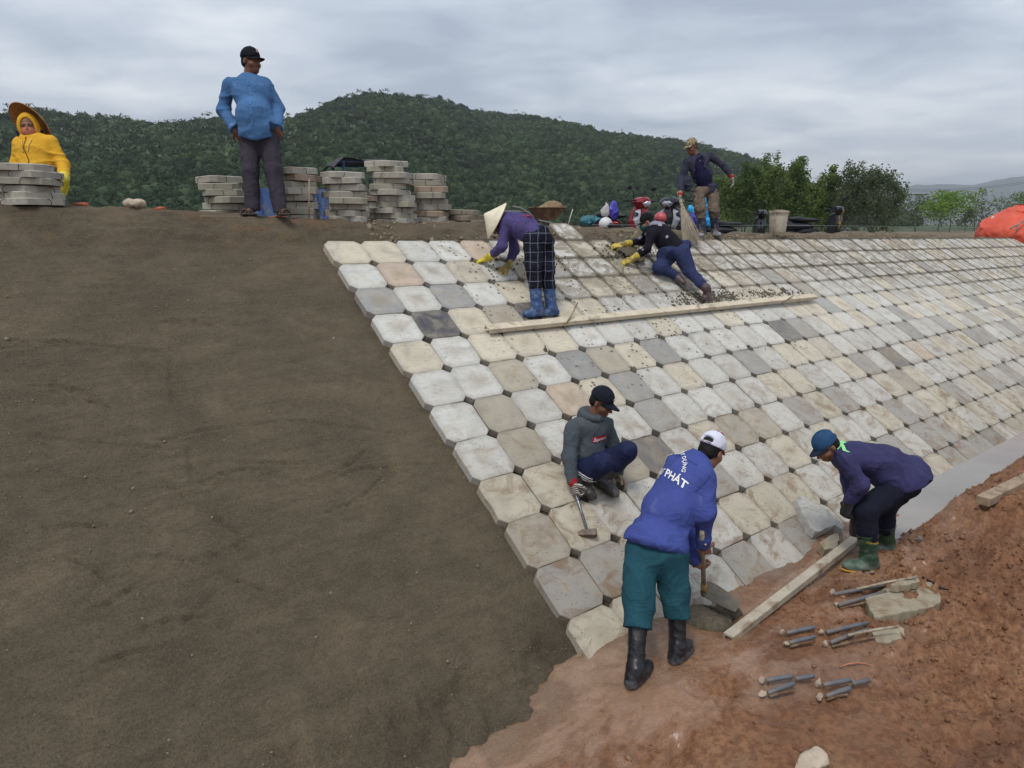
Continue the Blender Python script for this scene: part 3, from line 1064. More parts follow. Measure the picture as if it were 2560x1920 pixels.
def tree(name, base, h, w, mat, label, seed, nleaf=2600, trunks=2, lean=0.0, umbrella=False, low=0.18, leaf=0.15, group='young trees behind the bank'):
    r = np.random.default_rng(seed)
    t = empty(name, base, label, 'tree', group)
    b = B()
    tips = []
    base = np.asarray(base, float)
    for k in range(trunks):
        off = np.array([r.uniform(-.25, .25) * w * .4, r.uniform(-.2, .2), 0])
        hh = h * r.uniform(.68, 0.98)
        pts = [base + off * 0.3 - [0, 0, .2]]
        for q in range(1, 6):
            pts.append(base + off * (0.3 + q * .5) + np.array([lean * q / 5 * h + r.uniform(-.08, .08), r.uniform(-.08, .08), hh * q / 5]))
        b.tube(pts, [0.055 * h / 5 * (1 - .8 * q / 5) for q in range(6)], 7)
        for q in range(7):
            u = r.uniform(.3, .95)
            p0 = pts[min(4, int(u * 5))] * (1 - (u * 5) % 1) + pts[min(5, int(u * 5) + 1)] * ((u * 5) % 1)
            th = r.uniform(0, 2 * PI)
            L_ = w * .5 * r.uniform(.5, 1.0) * (1.1 - .5 * u)
            e = p0 + np.array([math.cos(th) * L_, math.sin(th) * L_, L_ * (0.25 if umbrella else r.uniform(.5, 1.1))])
            m_ = (p0 + e) / 2 + [0, 0, -.04 * L_]
            b.tube([p0, m_, e], [0.022 * h / 5, 0.015 * h / 5, 0.006], 5)
            tips += [e, m_ * .4 + e * .6, p0 * .5 + e * .5]
        tips.append(pts[-1])
    b.done('trunk', MAT['bark'], t)
    # crown: leaf sprays gathered round boughs, gaps between
    nb_ = len(tips) + 14
    C = list(tips)
    for k in range(30):
        th = r.uniform(0, 2 * PI); zz = r.uniform(low, 1.0)
        rad = w * .5 * (min(1.0, 1.12 - zz) ** .8 if not umbrella else 1.0) * r.uniform(.15, .95)
        C.append(base + [lean * zz * h + math.cos(th) * rad, math.sin(th) * rad, zz * h])
    C = np.array(C)
    ci = r.integers(0, len(C), nleaf)
    sp = w * 0.1 if not umbrella else w * .13
    hz = np.clip((C[ci][:, 2:3] - base[2]) / h, 0, 1)
    d = r.normal(size=(nleaf, 3)) * [sp, sp, sp * (1.3 if not umbrella else .35)] * (1.15 - .55 * hz if not umbrella else 1.0)
    P = C[ci] + d
    P[:, 2] = np.minimum(P[:, 2], base[2] + h * 1.03)
    ax = r.normal(size=(nleaf, 3)); ax[:, 2] = ax[:, 2] * .6 - .3; ax /= np.linalg.norm(ax, axis=1)[:, None]
    sd = np.cross(ax, r.normal(size=(nleaf, 3))); sd /= np.linalg.norm(sd, axis=1)[:, None]
    L_ = leaf * r.uniform(.6, 1.25, (nleaf, 1)); W_ = L_ * .28
    V = np.stack([P - ax * L_ * .5, P + sd * W_, P + ax * L_ * .5, P - sd * W_], 1).reshape(-1, 3) - base
    F = np.arange(nleaf * 4).reshape(-1, 4)
    fast_mesh('crown', V, F, mat, t)
    return t


def build_trees():
    AC = [(1815, 452, 47, 1.9), (1858, 425, 46, 2.0), (1905, 405, 48, 1.8), (1925, 398, 44, 1.7), (1968, 432, 49, 1.7), (1992, 412, 45, 1.9), (2040, 448, 47, 1.5), (2068, 430, 44, 1.5)]
    AC2 = [(2108, 418, 42, 1.5), (2140, 420, 40, 1.6), (2180, 428, 41, 1.9), (2215, 442, 43, 1.6)]
    names = ['leftmost green feathery tree, just right of the sweeping man', 'green feathery tree whose top is lower left of the tall pair', 'slim green feathery tree left of the twin pointed tops', 'tallest pointed green tree behind the white bucket',
             'rounded green tree filling the gap right of the tallest tree', 'pointed green tree above the motorcycle with the orange fairing', 'shorter darker tree before the gap in the row', 'narrow dark tree at the right end of the solid row']
    n2 = ['left stem of the loose leafed grey green clump', 'second tree in the loose leafed grey green clump', 'widest tree in the loose leafed grey green clump', 'low right hand tree of the loose leafed grey green clump']
    for k, ((x, y, d, w), nm) in enumerate(zip(AC + AC2, names + n2)):
        p = at(x, 560, d); top = at(x, y, d)
        z0 = -0.7
        tree('acacia_tree', (p[0], p[1], z0), (top[2] - z0) * 1.06, w * 1.2, MAT['acacia'] if k < 8 else MAT['olive'], nm, 100 + k,
             5600 if k < 8 else 3400, 4 if k >= 8 else 3, 0, False, 0.02, 0.17 if k < 8 else 0.16)
    G3 = [(2292, 490, 60, 3.0, MAT['olive'], 'rounded grey green tree left of the bright umbrella shaped tree', False, 1500),
          (2345, 480, 62, 2.3, MAT['olive'], 'dull tree whose crown shows behind the umbrella shaped tree', False, 900),
          (2376, 482, 55, 3.1, MAT['acacia_bright'], 'bright green umbrella shaped tree with dark straight trunk', True, 1900),
          (2442, 474, 60, 1.7, MAT['olive'], 'thin sparse tree right of the umbrella shaped tree', False, 600),
          (2418, 520, 60, 1.6, MAT['olive'], 'low bush at the foot of the umbrella shaped tree', False, 500),
          (2545, 484, 70, 3.4, MAT['acacia'], 'green tree showing above the red tarpaulin mound', True, 1300)]
    for k, (x, y, d, w, m_, nm, um, nl) in enumerate(G3):
        p = at(x, 560, d); top = at(x, y, d)
        tree('broadleaf_tree', (p[0], p[1], -.7), top[2] + .7, w * 1.3, m_, nm, 200 + k, nl, 2 if not um else 1, 0, um, 0.3 if not um else 0.62, 0.22, 'small trees near the red tarpaulin')
    # bare dead sapling
    p = at(2500, 560, 55)
    t = empty('dead_tree', (p[0], p[1], -.7), 'bare leafless sapling left of the red tarpaulin mound', 'tree')
    b = B(); r = np.random.default_rng(9)
    def br(p0, d, L_, rad, k):
        e = p0 + d * L_
        b.tube([p0, (p0 + e) / 2 + r.normal(size=3) * .05, e], [rad, rad * .8, rad * .55], 5)
        if k:
            for q in range(2 + (k > 1)):
                dd = d + r.normal(size=3) * .55; dd[2] = abs(dd[2]) * .7 + .2
                br(p0 + d * L_ * r.uniform(.55, 1), dd / np.linalg.norm(dd), L_ * .62, rad * .55, k - 1)
    br(np.array([p[0], p[1], -.8]), np.array([-.12, 0, 1.0]), 1.9, .07, 3)
    b.done('trunk', plain('dead_wood', (.09, .08, .07), .9), t)


build_trees()


def build_haze():
    m = bpy.data.materials.new('haze_air'); m.use_nodes = True
    nt = m.node_tree
    nt.nodes.remove(nt.nodes['Principled BSDF'])
    pv = nt.nodes.new('ShaderNodeVolumePrincipled')
    pv.inputs['Color'].default_value = (0.86, 0.92, 1.0, 1)
    pv.inputs['Density'].default_value = 0.00032
    pv.inputs['Anisotropy'].default_value = 0.2
    nt.links.new(pv.outputs[0], nt.nodes['Material Output'].inputs['Volume'])
    o = B().box((0, 2500, 140), (14000, 12000, 300)).done('haze', m)
    tag(o, 'thin pale air between the bank and the hills', kind='stuff')


build_haze()
# ------------------------------------------------------------------ soft-body modelling: rounded volumes blended and skinned
def nrm(v):
    v = np.asarray(v, float); return v / (np.linalg.norm(v) + 1e-12)


class S:
    """a smooth union of round cones and ellipsoids, with cuts, turned into one continuous surface"""
    def __init__(s, k=0.04): s.p = []; s.k = k; s.cuts = []; s.warp = None

    def cap(s, a, b, ra, rb=None, k=None, sub=False):
        s.p.append(('c', np.asarray(a, float), np.asarray(b, float), ra, ra if rb is None else rb, s.k if k is None else k, sub)); return s

    def chain(s, pts, rs, k=None):
        for a, b, ra, rb in zip(pts[:-1], pts[1:], rs[:-1], rs[1:]): s.cap(a, b, ra, rb, k)
        return s

    def ell(s, c, r, ax=None, k=None, sub=False):
        s.p.append(('e', np.asarray(c, float), np.asarray(r, float), np.eye(3) if ax is None else np.asarray(ax, float), None, s.k if k is None else k, sub)); return s

    def cut(s, p, n, rad=None, at_=None):
        """remove what lies on the +n side of p (only within rad of at_ when given)"""
        s.cuts.append((np.asarray(p, float), nrm(n), rad, None if at_ is None else np.asarray(at_, float))); return s

    @staticmethod
    def _d(q, x, y, z):
        if q[0] == 'c':
            a, b, ra, rb = q[1:5]
            d = b - a; L2 = d @ d + 1e-12
            t = np.clip(((x - a[0]) * d[0] + (y - a[1]) * d[1] + (z - a[2]) * d[2]) / L2, 0, 1)
            return np.sqrt((x - a[0] - t * d[0]) ** 2 + (y - a[1] - t * d[1]) ** 2 + (z - a[2] - t * d[2]) ** 2) - (ra + (rb - ra) * t)
        c, r, ax = q[1:4]
        X, Y, Z = x - c[0], y - c[1], z - c[2]
        u = [(X * ax[i][0] + Y * ax[i][1] + Z * ax[i][2]) for i in range(3)]
        k0 = np.sqrt(sum((u[i] / r[i]) ** 2 for i in range(3)))
        k1 = np.sqrt(sum((u[i] / r[i] ** 2) ** 2 for i in range(3))) + 1e-9
        return k0 * (k0 - 1) / k1

    @staticmethod
    def _mix(D, d, k, sub):
        if sub:
            h = np.maximum(k - np.abs(D + d), 0) / k
            return np.maximum(D, -d) + h * h * k * .25
        h = np.maximum(k - np.abs(D - d), 0) / k
        return np.minimum(D, d) - h * h * k * .25

    def bounds(s):
        lo, hi = np.full(3, 1e9), np.full(3, -1e9)
        for q in s.p:
            if q[6]: continue
            a, b = s._bb(q); lo = np.minimum(lo, a); hi = np.maximum(hi, b)
        return lo, hi

    @staticmethod
    def _bb(q):
        if q[0] == 'c':
            m = max(q[3], q[4]); return np.minimum(q[1], q[2]) - m, np.maximum(q[1], q[2]) + m
        e = np.sqrt(((q[3] * q[2][:, None]) ** 2).sum(0)); return q[1] - e, q[1] + e

    def ev(s, P):
        P = np.asarray(P, float); x, y, z = P[:, 0], P[:, 1], P[:, 2]
        D = np.full(len(P), 1.0)
        for q in s.p: D = s._mix(D, s._d(q, x, y, z), q[5], q[6])
        for p, n, rad, a in s.cuts:
            D = s._cut(D, P[:, 0], P[:, 1], P[:, 2], p, n, rad, a)
        if s.warp is not None: D = D + s.warp(x, y, z)
        return D

    @staticmethod
    def _cut(D, x, y, z, p, n, rad, a):
        e = (x - p[0]) * n[0] + (y - p[1]) * n[1] + (z - p[2]) * n[2]
        if rad is None: return np.maximum(D, e)
        near = (x - a[0]) ** 2 + (y - a[1]) ** 2 + (z - a[2]) ** 2 < rad * rad
        return np.where(near, np.maximum(D, e), D)

    def mesh(s, h):
        lo, hi = s.bounds(); lo = lo - 3 * h; hi = hi + 3 * h
        n = np.ceil((hi - lo) / h).astype(int) + 1
        ax = [lo[i] + h * np.arange(n[i]) for i in range(3)]
        D = np.full(n, 1.0, np.float32)
        for q in s.p:
            a, b = s._bb(q); m = q[5] + 4 * h
            i0 = np.maximum(np.floor((a - m - lo) / h).astype(int), 0); i1 = np.minimum(np.ceil((b + m - lo) / h).astype(int) + 1, n)
            if np.any(i1 <= i0): continue
            sl = tuple(slice(i0[i], i1[i]) for i in range(3))
            x = ax[0][sl[0]][:, None, None]; y = ax[1][sl[1]][None, :, None]; z = ax[2][sl[2]][None, None, :]
            D[sl] = s._mix(D[sl], s._d(q, x, y, z), q[5], q[6])
        x = ax[0][:, None, None]; y = ax[1][None, :, None]; z = ax[2][None, None, :]
        if s.warp is not None:
            I = np.where(np.abs(D) < 0.05)
            D[I] += s.warp(ax[0][I[0]], ax[1][I[1]], ax[2][I[2]])
        for p, nn, rad, a in s.cuts:
            D = s._cut(D, x, y, z, p, nn, rad, a)
        return nets(D, lo, h)


def nets(D, lo, h):
    """naive surface nets"""
    D = np.asarray(D, np.float32)
    I = D < 0
    n = D.shape
    c = np.zeros((n[0] - 1, n[1] - 1, n[2] - 1), np.int8)
    for a in (0, 1):
        for b in (0, 1):
            for d in (0, 1):
                c += I[a:n[0] - 1 + a, b:n[1] - 1 + b, d:n[2] - 1 + d]
    act = (c > 0) & (c < 8)
    idx = np.full(act.shape, -1, np.int64)
    A = np.argwhere(act)
    idx[act] = np.arange(len(A))
    offs = np.array([[a, b, d] for a in (0, 1) for b in (0, 1) for d in (0, 1)])
    val = np.stack([D[A[:, 0] + o[0], A[:, 1] + o[1], A[:, 2] + o[2]] for o in offs], 1)
    acc = np.zeros((len(A), 3)); cnt = np.zeros(len(A))
    for e0 in range(8):
        for e1 in range(e0 + 1, 8):
            if np.abs(offs[e0] - offs[e1]).sum() != 1: continue
            v0, v1 = val[:, e0], val[:, e1]
            m = (v0 < 0) != (v1 < 0)
            t = np.where(m, v0 / np.where(m, v0 - v1, 1), 0)
            acc += m[:, None] * (offs[e0] + t[:, None] * (offs[e1] - offs[e0])); cnt += m
    V = (A + acc / np.maximum(cnt, 1)[:, None]) * h + lo
    Q = []
    for axis in range(3):
        sl0 = [slice(None)] * 3; sl1 = [slice(None)] * 3
        sl0[axis] = slice(0, -1); sl1[axis] = slice(1, None)
        s0, s1 = I[tuple(sl0)], I[tuple(sl1)]
        E = np.argwhere(s0 != s1)
        u, w = [(1, 2), (2, 0), (0, 1)][axis]
        ok = (E[:, u] > 0) & (E[:, w] > 0) & (E[:, u] < n[u] - 1) & (E[:, w] < n[w] - 1)
        E = E[ok]
        def g(du, dw):
            q = E.copy(); q[:, u] -= du; q[:, w] -= dw; return idx[q[:, 0], q[:, 1], q[:, 2]]
        quad = np.stack([g(1, 1), g(0, 1), g(0, 0), g(1, 0)], 1)
        fl = ~I[E[:, 0], E[:, 1], E[:, 2]]
        quad[fl] = quad[fl][:, ::-1]
        Q.append(quad)
    return V, np.concatenate(Q)


def skin(name, sd, h, mat, parent, base=None):
    V, F = sd.mesh(h)
    pm = np.zeros(3) if parent is None else np.array(parent_matrix(parent).translation)
    if base is not None: pm = np.asarray(base, float)
    o = fast_mesh(name, V - pm, F, mat, parent, True)
    return o


def merge_skin(name, parts, mat, base):
    """several volumes, each with its own fineness, as one mesh object"""
    Vs, Fs, n = [], [], 0
    for sd, h in parts:
        V, F = sd.mesh(h); Vs.append(V); Fs.append(F + n); n += len(V)
    o = fast_mesh(name, np.concatenate(Vs) - base, np.concatenate(Fs), mat, None, True)
    o.location = base
    return o


def folds(amp, f=8.0, seed=0, stretch=(1, 1, .55)):
    def w(x, y, z):
        X, Y, Z = x * f * stretch[0] + 11, y * f * stretch[1], z * f * stretch[2]
        q = vn(X * .6, Y * .6, Z * .6, seed + 7) * 1.6
        a = fbm(X + q, Y - q, Z + q * .7, seed, 2, .5)
        r = 1 - np.abs(2 * a - 1)
        b = vn(X * 2.4 - q, Y * 2.4, Z * 2.4 + q, seed + 3)
        r2 = 1 - np.abs(2 * b - 1)
        return amp * (0.5 - r ** 4) + amp * .2 * (.45 - r2 ** 3)
    return w


def fabric(name, col, rough=0.9, var=0.12, dirt=None, dirt_amt=0.25, weave=260, spec=0.15, sheen=0.0):
    m = M(name, rough, spec)
    o = m.co('Object'); c = np.asarray(col, float)
    a = m.noise(o, 5, 5, 0.6, 0.4)
    base = m.ramp(a, [(0.3, c * (1 - var)), (0.7, np.minimum(c * (1 + var), .95))])
    if dirt is not None:
        d = m.noise(o, 6.5, 6, .7, .7)
        base = m.mix(m.ramp(d, [(0.66 - .3 * dirt_amt, 0.0), (0.82 - .3 * dirt_amt, .8)]), base, dirt)
    nn = m.bump(m.noise(o, weave, 2, .5), .12, .002)
    wv = m.noise(m.map(o, (1, 1, 1.2)), 5.5, 2, .5, 1.3)
    rg = m.math('ABSOLUTE', m.math('SUBTRACT', wv, .5))
    nn = m.bump(m.ramp(rg, [(0.0, 1.0), (.07, .45), (.3, 0.0)]), .22, .03, nn)
    m.b.inputs['Sheen Weight'].default_value = sheen
    m.set(col=base, normal=nn)
    return m.m


def rubber(name, col, mud, mud_amt=.5, rough=.45, zfade=None):
    m = M(name, rough, .4)
    o = m.co('Object'); c = np.asarray(col)
    base = m.ramp(m.noise(o, 7, 4), [(0.3, c * .85), (0.7, c * 1.15)])
    d = m.noise(o, 9, 6, .7, .6)
    k = m.ramp(d, [(0.62 - .3 * mud_amt, 0.0), (0.74 - .3 * mud_amt, .85)])
    if zfade is not None:
        sz = m.n('ShaderNodeSeparateXYZ'); m.L(m.co('World'), sz.inputs[0])
        zz = m.math('MULTIPLY', m.math('SUBTRACT', zfade, sz.outputs[2]), 9.0)
        zz = m.math('ADD', zz, m.math('MULTIPLY', m.math('SUBTRACT', d, .5), 2.4), True)
        k = m.math('MAXIMUM', m.math('MULTIPLY', k, .5), m.math('MULTIPLY', zz, .85))
    base = m.mix(k, base, mud)
    rr = m.ramp(k, [(0, rough), (1, .85)])
    m.set(col=base, rough=rr, normal=m.bump(m.noise(o, 40, 3), .2, .004))
    return m.m


def mat_skin(name, col):
    m = M(name, .55, .35)
    o = m.co('Object'); c = np.asarray(col)
    base = m.ramp(m.noise(o, 18, 4, .6), [(0.3, c * .82), (0.7, c * 1.15)])
    m.b.inputs['Subsurface Weight'].default_value = .08
    m.b.inputs['Subsurface Radius'].default_value = (.012, .004, .002)
    m.set(col=base, normal=m.bump(m.noise(o, 130, 3), .12, .002))
    return m.m


ZUP = np.array([0, 0, 1.0])
TOW = nrm(np.array([-CF[0], -CF[1], 0]))        # towards the camera, level


def dv(r, u, t):
    """direction: r to the right of the picture, u up, t towards the camera"""
    return nrm(CR * r + ZUP * u + TOW * t)


class Head:
    def __init__(s, c, f, up=ZUP, sc=1.0):
        s.c = np.asarray(c, float); s.f = nrm(f); r = np.cross(s.f, up); s.r = nrm(r); s.u = np.cross(s.r, s.f); s.s = sc
        s.ax = np.stack([s.r, s.f, s.u])

    def P(s, x, y, z): return s.c + s.s * (s.r * x + s.f * y + s.u * z)

    def sdf(s, neck):
        q = S(.022); k = s.s
        E = lambda x, y, z, a, b, c, kk=None, sub=False: q.ell(s.P(x, y, z), np.array([a, b, c]) * k, s.ax, kk, sub)
        E(0, -.012, .035, .075, .094, .083); E(0, .026, -.035, .06, .062, .08); E(0, .04, -.088, .04, .042, .03)
        for e in (-1, 1):
            E(.042 * e, .048, -.03, .026, .03, .026)
            E(.0745 * e, -.014, -.008, .008, .017, .028, .01)
            E(.03 * e, .098, .002, .017, .016, .012, .012, True)
        q.cap(s.P(0, .086, .004), s.P(0, .106, -.032), .009 * k, .014 * k, .012)
        q.cap(s.P(-.016, .09, -.036), s.P(.016, .09, -.036), .009 * k, .009 * k, .012)
        q.cap(s.P(-.036, .078, .018), s.P(.036, .078, .018), .013 * k, .013 * k, .014)
        E(0, .084, -.066, .024, .014, .008, .008); E(0, .082, -.08, .02, .013, .008, .008)
        E(0, .098, -.0735, .022, .01, .0022, .004, True)
        q.cap(s.P(0, -.02, -.07), neck, .053 * k, .06 * k, .03)
        return q

    def face_parts(s, root, hair_mat, hair=True, cap_line=0.035):
        k = s.s
        for e in (-1, 1):
            w = S(.003); w.ell(s.P(.03 * e, .083, .002), np.array([.012, .008, .0048]) * k, s.ax)
            eye = skin('eye', w, .003, MAT['eye'], root)
            w = S(.003); w.ell(s.P(.03 * e, .0905, .001), np.array([.0065, .004, .0062]) * k, s.ax)
            skin('iris', w, .002, MAT['pupil'], eye)
            w = S(.003); w.cap(s.P(.016 * e, .092, .021), s.P(.046 * e, .082, .023), .0042 * k, .0032 * k)
            skin('eyebrow', w, .0025, hair_mat, root)
        if hair:
            h = S(.01); h.ell(s.P(0, -.016, .035), np.array([.0775, .0935, .086]) * k, s.ax)
            h.ell(s.P(0, -.055, -.02), np.array([.062, .05, .045]) * k, s.ax, .03)
            h.cut(s.P(0, -.012, .02), s.f * .6 - s.u * .8, .11, s.P(0, .06, -.03))
            h.cut(s.P(0, .035, 0), s.f)
            return skin('hair', h, .006, hair_mat, root)


def cap_hat(hd, root, mat, brim_mat=None, tilt=0.0, opening=False, name='cap', brim=0.085, lift=0.0):
    k = hd.s
    u = nrm(hd.u + hd.f * tilt); f = np.cross(u, hd.r); f = nrm(f)
    ax = np.stack([hd.r, f, u])
    c = hd.P(0, -.012, .045 + lift)
    d = S(.012); d.ell(c, np.array([.087, .105, .098]) * k, ax)
    d.cut(c - u * .012 * k, -u)
    if opening:
        d.cap(c - f * .1 * k - hd.r * .026 * k + u * .022 * k, c - f * .1 * k + hd.r * .026 * k + u * .022 * k, .024 * k, .024 * k, .004, True)
    o = skin(name, d, .005, mat, root)
    # brim: thin curved tongue
    nu, nv = 15, 7
    V = []
    for a in range(nu):
        th = (a / (nu - 1) - .5) * 2
        for b in range(nv):
            t = b / (nv - 1)
            x = math.sin(th * 1.25) * (.086 - .012 * t) * k
            y = (math.cos(th * 1.25) * (.098 + brim * t * (1 - .28 * th * th))) * k
            z = (-.004 - .016 * t - .022 * th * th * (1 - .2 * t)) * k
            V.append(c + hd.r * x + f * y + u * z)
    V = np.array(V); F = grid_faces(nu, nv).tolist(); m = len(V)
    V2 = np.concatenate([V, V - u * .005 * k])
    F2 = F + [tuple(i + m for i in q[::-1]) for q in F]
    ed = [a * nv + nv - 1 for a in range(nu)]
    for a, b in zip(ed[:-1], ed[1:]): F2.append((a, b, b + m, a + m))
    for a in range(nv - 1):
        F2.append((a, a + 1, a + 1 + m, a + m)); z0 = (nu - 1) * nv + a; F2.append((z0 + 1, z0, z0 + m, z0 + 1 + m))
    br = mk('brim', V2, F2, brim_mat or mat, root, True, world_verts=True)
    b = S(.004); b.ell(c + u * .099 * k, np.array([.008, .008, .005]) * k, ax)
    skin('button', b, .003, brim_mat or mat, root)
    return o, (c, f, u)


def hand(q, w, d, nrm_, side, curl=.5, sc=1.0, fat=0.0, spread=1.0):
    """palm and five fingers from wrist w along d, palm facing nrm_, thumb on the side*across side"""
    d = nrm(d); n = nrm(np.asarray(nrm_) - d * (np.asarray(nrm_) @ d)); a = np.cross(d, n) * side
    ax = np.stack([a, d, n])
    q.ell(w + d * .048 * sc, np.array([.042 + fat, .056, .019 + fat]) * sc, ax, .015)
    q.cap(w - d * .02, w + d * .02, (.03 + fat) * sc, (.032 + fat) * sc, .02)
    for i, (off, L_) in enumerate(((.03, .072), (.010, .082), (-.011, .077), (-.031, .06))):
        b = w + (d * .092 + a * off * spread) * sc
        c1 = curl * (1.0 + .08 * i)
        d1 = nrm(d * math.cos(c1 * .9) + n * math.sin(c1 * .9) + a * off * 1.5 * spread)
        d2 = nrm(d * math.cos(c1 * 2.1) + n * math.sin(c1 * 2.1))
        d3 = nrm(d * math.cos(c1 * 2.9) + n * math.sin(c1 * 2.9))
        p1 = b + d1 * L_ * .45 * sc; p2 = p1 + d2 * L_ * .33 * sc; p3 = p2 + d3 * L_ * .22 * sc
        r = (.0095 + fat) * sc
        q.chain([b - d * .02, b, p1, p2, p3], [r, r, r * .96, r * .9, r * .82], .005)
    b = w + (d * .028 + a * .034) * sc
    t1 = nrm(d * .62 + a * .75 + n * curl * .7); t2 = nrm(d * .85 + a * .15 + n * curl * 1.1)
    q.chain([b, b + t1 * .042 * sc, b + t1 * .042 * sc + t2 * .034 * sc], [(.014 + fat) * sc, (.0115 + fat) * sc, (.0095 + fat) * sc], .008)
    return q


def boot(name, top, ank, toe, mat, root, rs=.062, ra=.052, sole=None, up=ZUP, sole_mat=None, rim=True, footw=1.0):
    """rubber boot: shaft from top down to the ankle, foot out to the toe"""
    top, ank, toe = map(lambda v: np.asarray(v, float), (top, ank, toe))
    ax_ = nrm(top - ank)
    f = nrm(toe - ank - up * ((toe - ank) @ up)); r = np.cross(f, up)
    g = toe - up * ((toe - ank) @ up)
    q = S(.035)
    q.cap(top + ax_ * .03, ank, rs, ra)
    L_ = np.linalg.norm((toe - ank) - up * ((toe - ank) @ up))
    zf = (toe - ank) @ up
    heel = ank + up * (zf + .0) - f * .045
    q.cap(heel + up * .045, ank + up * .02, .047 * footw, ra, .03)
    A = np.stack([r, f, up])
    q.ell(ank + up * (zf + .042) + f * (L_ * .62 - .02), np.array([.05 * footw, L_ * .42 + .02, .046]), A, .035)
    q.ell(ank + up * (zf + .028) + f * (L_ * .30), np.array([.047 * footw, L_ * .6, .034]), A, .03)
    q.cut(top, ax_); q.cut(ank + up * (zf + .001), -up)
    q.warp = folds(.006, 14, 3, (1, 1, 1.6))
    o = skin(name, q, .007, mat, root)
    if rim:
        b = B(); n = 20; u = nrm(np.cross(ax_, f)); v = np.cross(ax_, u)
        b.tube([top - ax_ * .006 + (u * math.cos(t) + v * math.sin(t)) * (rs + .001) for t in np.linspace(0, 2 * PI, n)], .004, 6, False)
        b.done('rim', mat, o, True)
    if sole_mat is not None:
        b = S(.01)
        b.ell(ank + up * (zf + .010) + f * (L_ * .62), np.array([.053 * footw, L_ * .45, .016]), A)
        b.ell(heel + up * .012 + f * .02, np.array([.046 * footw, .062, .018]), A, .02)
        b.cut(ank + up * (zf - .004), -up); b.cut(ank + up * (zf + .016), up)
        skin('sole', b, .006, sole_mat, o)
    return o


def project(sd, P, d, off=.003, maxd=.6):
    """slide points along d until they lie on the surface"""
    P = np.array(P, float); d = nrm(d); t = np.zeros(len(P)); hit = np.zeros(len(P), bool)
    for _ in range(70):
        e = sd.ev(P + d * t[:, None])
        hit |= e < .0012
        t = np.where(hit, t, np.minimum(t + np.maximum(e * .7, .001), maxd))
        if (hit | (t >= maxd)).all(): break
    return P + d * (t - off)[:, None], hit


def decal_text(txt, sd, o, u, v, d, size, mat, root, name='lettering', arc=None, shear=0.0, bold=.012, align='CENTER', clipu=None):
    """flat print laid on a garment: text in the plane (u right, v up) at o pushed along d onto the surface"""
    cu = bpy.data.curves.new('t', 'FONT'); cu.body = txt; cu.size = 1.0; cu.align_x = align; cu.offset = bold; cu.shear = shear; cu.resolution_u = 3
    ob = bpy.data.objects.new('t', cu); COL.objects.link(ob)
    dg = bpy.context.evaluated_depsgraph_get()
    me = ob.evaluated_get(dg).to_mesh()
    bm = bmesh.new(); bm.from_mesh(me)
    bmesh.ops.triangulate(bm, faces=bm.faces[:])
    for _ in range(2):
        le = [e for e in bm.edges if e.calc_length() > .16]
        if le: bmesh.ops.subdivide_edges(bm, edges=le, cuts=1); bmesh.ops.triangulate(bm, faces=bm.faces[:])
    V = np.array([q.co[:] for q in bm.verts]); F = [tuple(q.index for q in f.verts) for f in bm.faces]
    bm.free(); bpy.data.objects.remove(ob); bpy.data.curves.remove(cu)
    V = V[:, :2] * size
    if arc is not None:                     # bend the line round a circle of radius arc, opening downwards
        th = V[:, 0] / arc; rr = arc + V[:, 1]
        V = np.stack([rr * np.sin(th), rr * np.cos(th)], 1)
    P = np.asarray(o) + V[:, :1] * np.asarray(u) + V[:, 1:] * np.asarray(v)
    Q, hit = project(sd, P, d, .007)
    F = [f for f in F if all(hit[list(f)])]
    return mk(name, Q, F, mat, root, False, world_verts=True)


def ribbon(name, pts, width, sd, d, mat, root, wdir=None, n=16, off=.003):
    """a narrow strip lying on a surface along a polyline"""
    pts = np.array(pts, float)
    t = np.linspace(0, len(pts) - 1, n); i = np.minimum(t.astype(int), len(pts) - 2); f = (t - i)[:, None]
    C = pts[i] * (1 - f) + pts[i + 1] * f
    d = np.asarray(d, float)
    w = nrm(np.cross(pts[-1] - pts[0], d)) * width / 2
    Q = []
    for s_ in (-1, 0, 1):
        P, _ = project(sd, C + w * s_ - nrm(d) * .15, d, off); Q.append(P)
    Q = np.stack(Q, 1)
    return mk(name, Q.reshape(-1, 3), grid_faces(n, 3), mat, root, True, world_verts=True)


def torso(q, J, w=1.0, dep=1.0, belly=0.0, grow=0.0, hip=1.0):
    """trunk volumes between pelvis and neck"""
    pel, nk = J['pelvis'], J['neck']
    r1 = nrm(J['shR'] - J['shL']); r0 = nrm(J['hipR'] - J['hipL'])
    mid = J.get('waist', pel * .62 + nk * .38)
    ch = mid * .42 + nk * .58
    up1 = nrm(nk - mid); up0 = nrm(mid - pel)
    def fr(r, u):
        f = nrm(np.cross(u, r)); return np.stack([np.cross(f, u) * 1.0, f, u])
    A1, A0 = fr(r1, up1), fr(r0, up0)
    Am = fr(nrm(r0 + r1), nrm(up0 + up1))
    L_ = np.linalg.norm(nk - mid)
    q.ell(ch, np.array([.168 * w, .112 * dep, L_ * .52]) + grow, A1, .07)
    q.ell(mid, np.array([.148 * w, .108 * dep + belly * .35, .15]) + grow, Am, .08)
    if belly: q.ell(mid * .8 + pel * .2 + Am[1] * .035, np.array([.14 * w, .10 * dep + belly, .15]) + grow, Am, .08)
    q.ell(pel, np.array([.162 * w * hip, .118 * dep, .125]) + grow, A0, .07)
    sh = (J['shL'] + J['shR']) / 2
    q.cap(J['shL'] * .93 + sh * .07, J['shR'] * .93 + sh * .07, .058 + grow, .058 + grow, .06)
    q.cap(sh, nk, .075 + grow, .058 + grow, .05)
    return A1, Am, A0


def limbs(q, pts, rs, k=.03): q.chain(pts, rs, k)


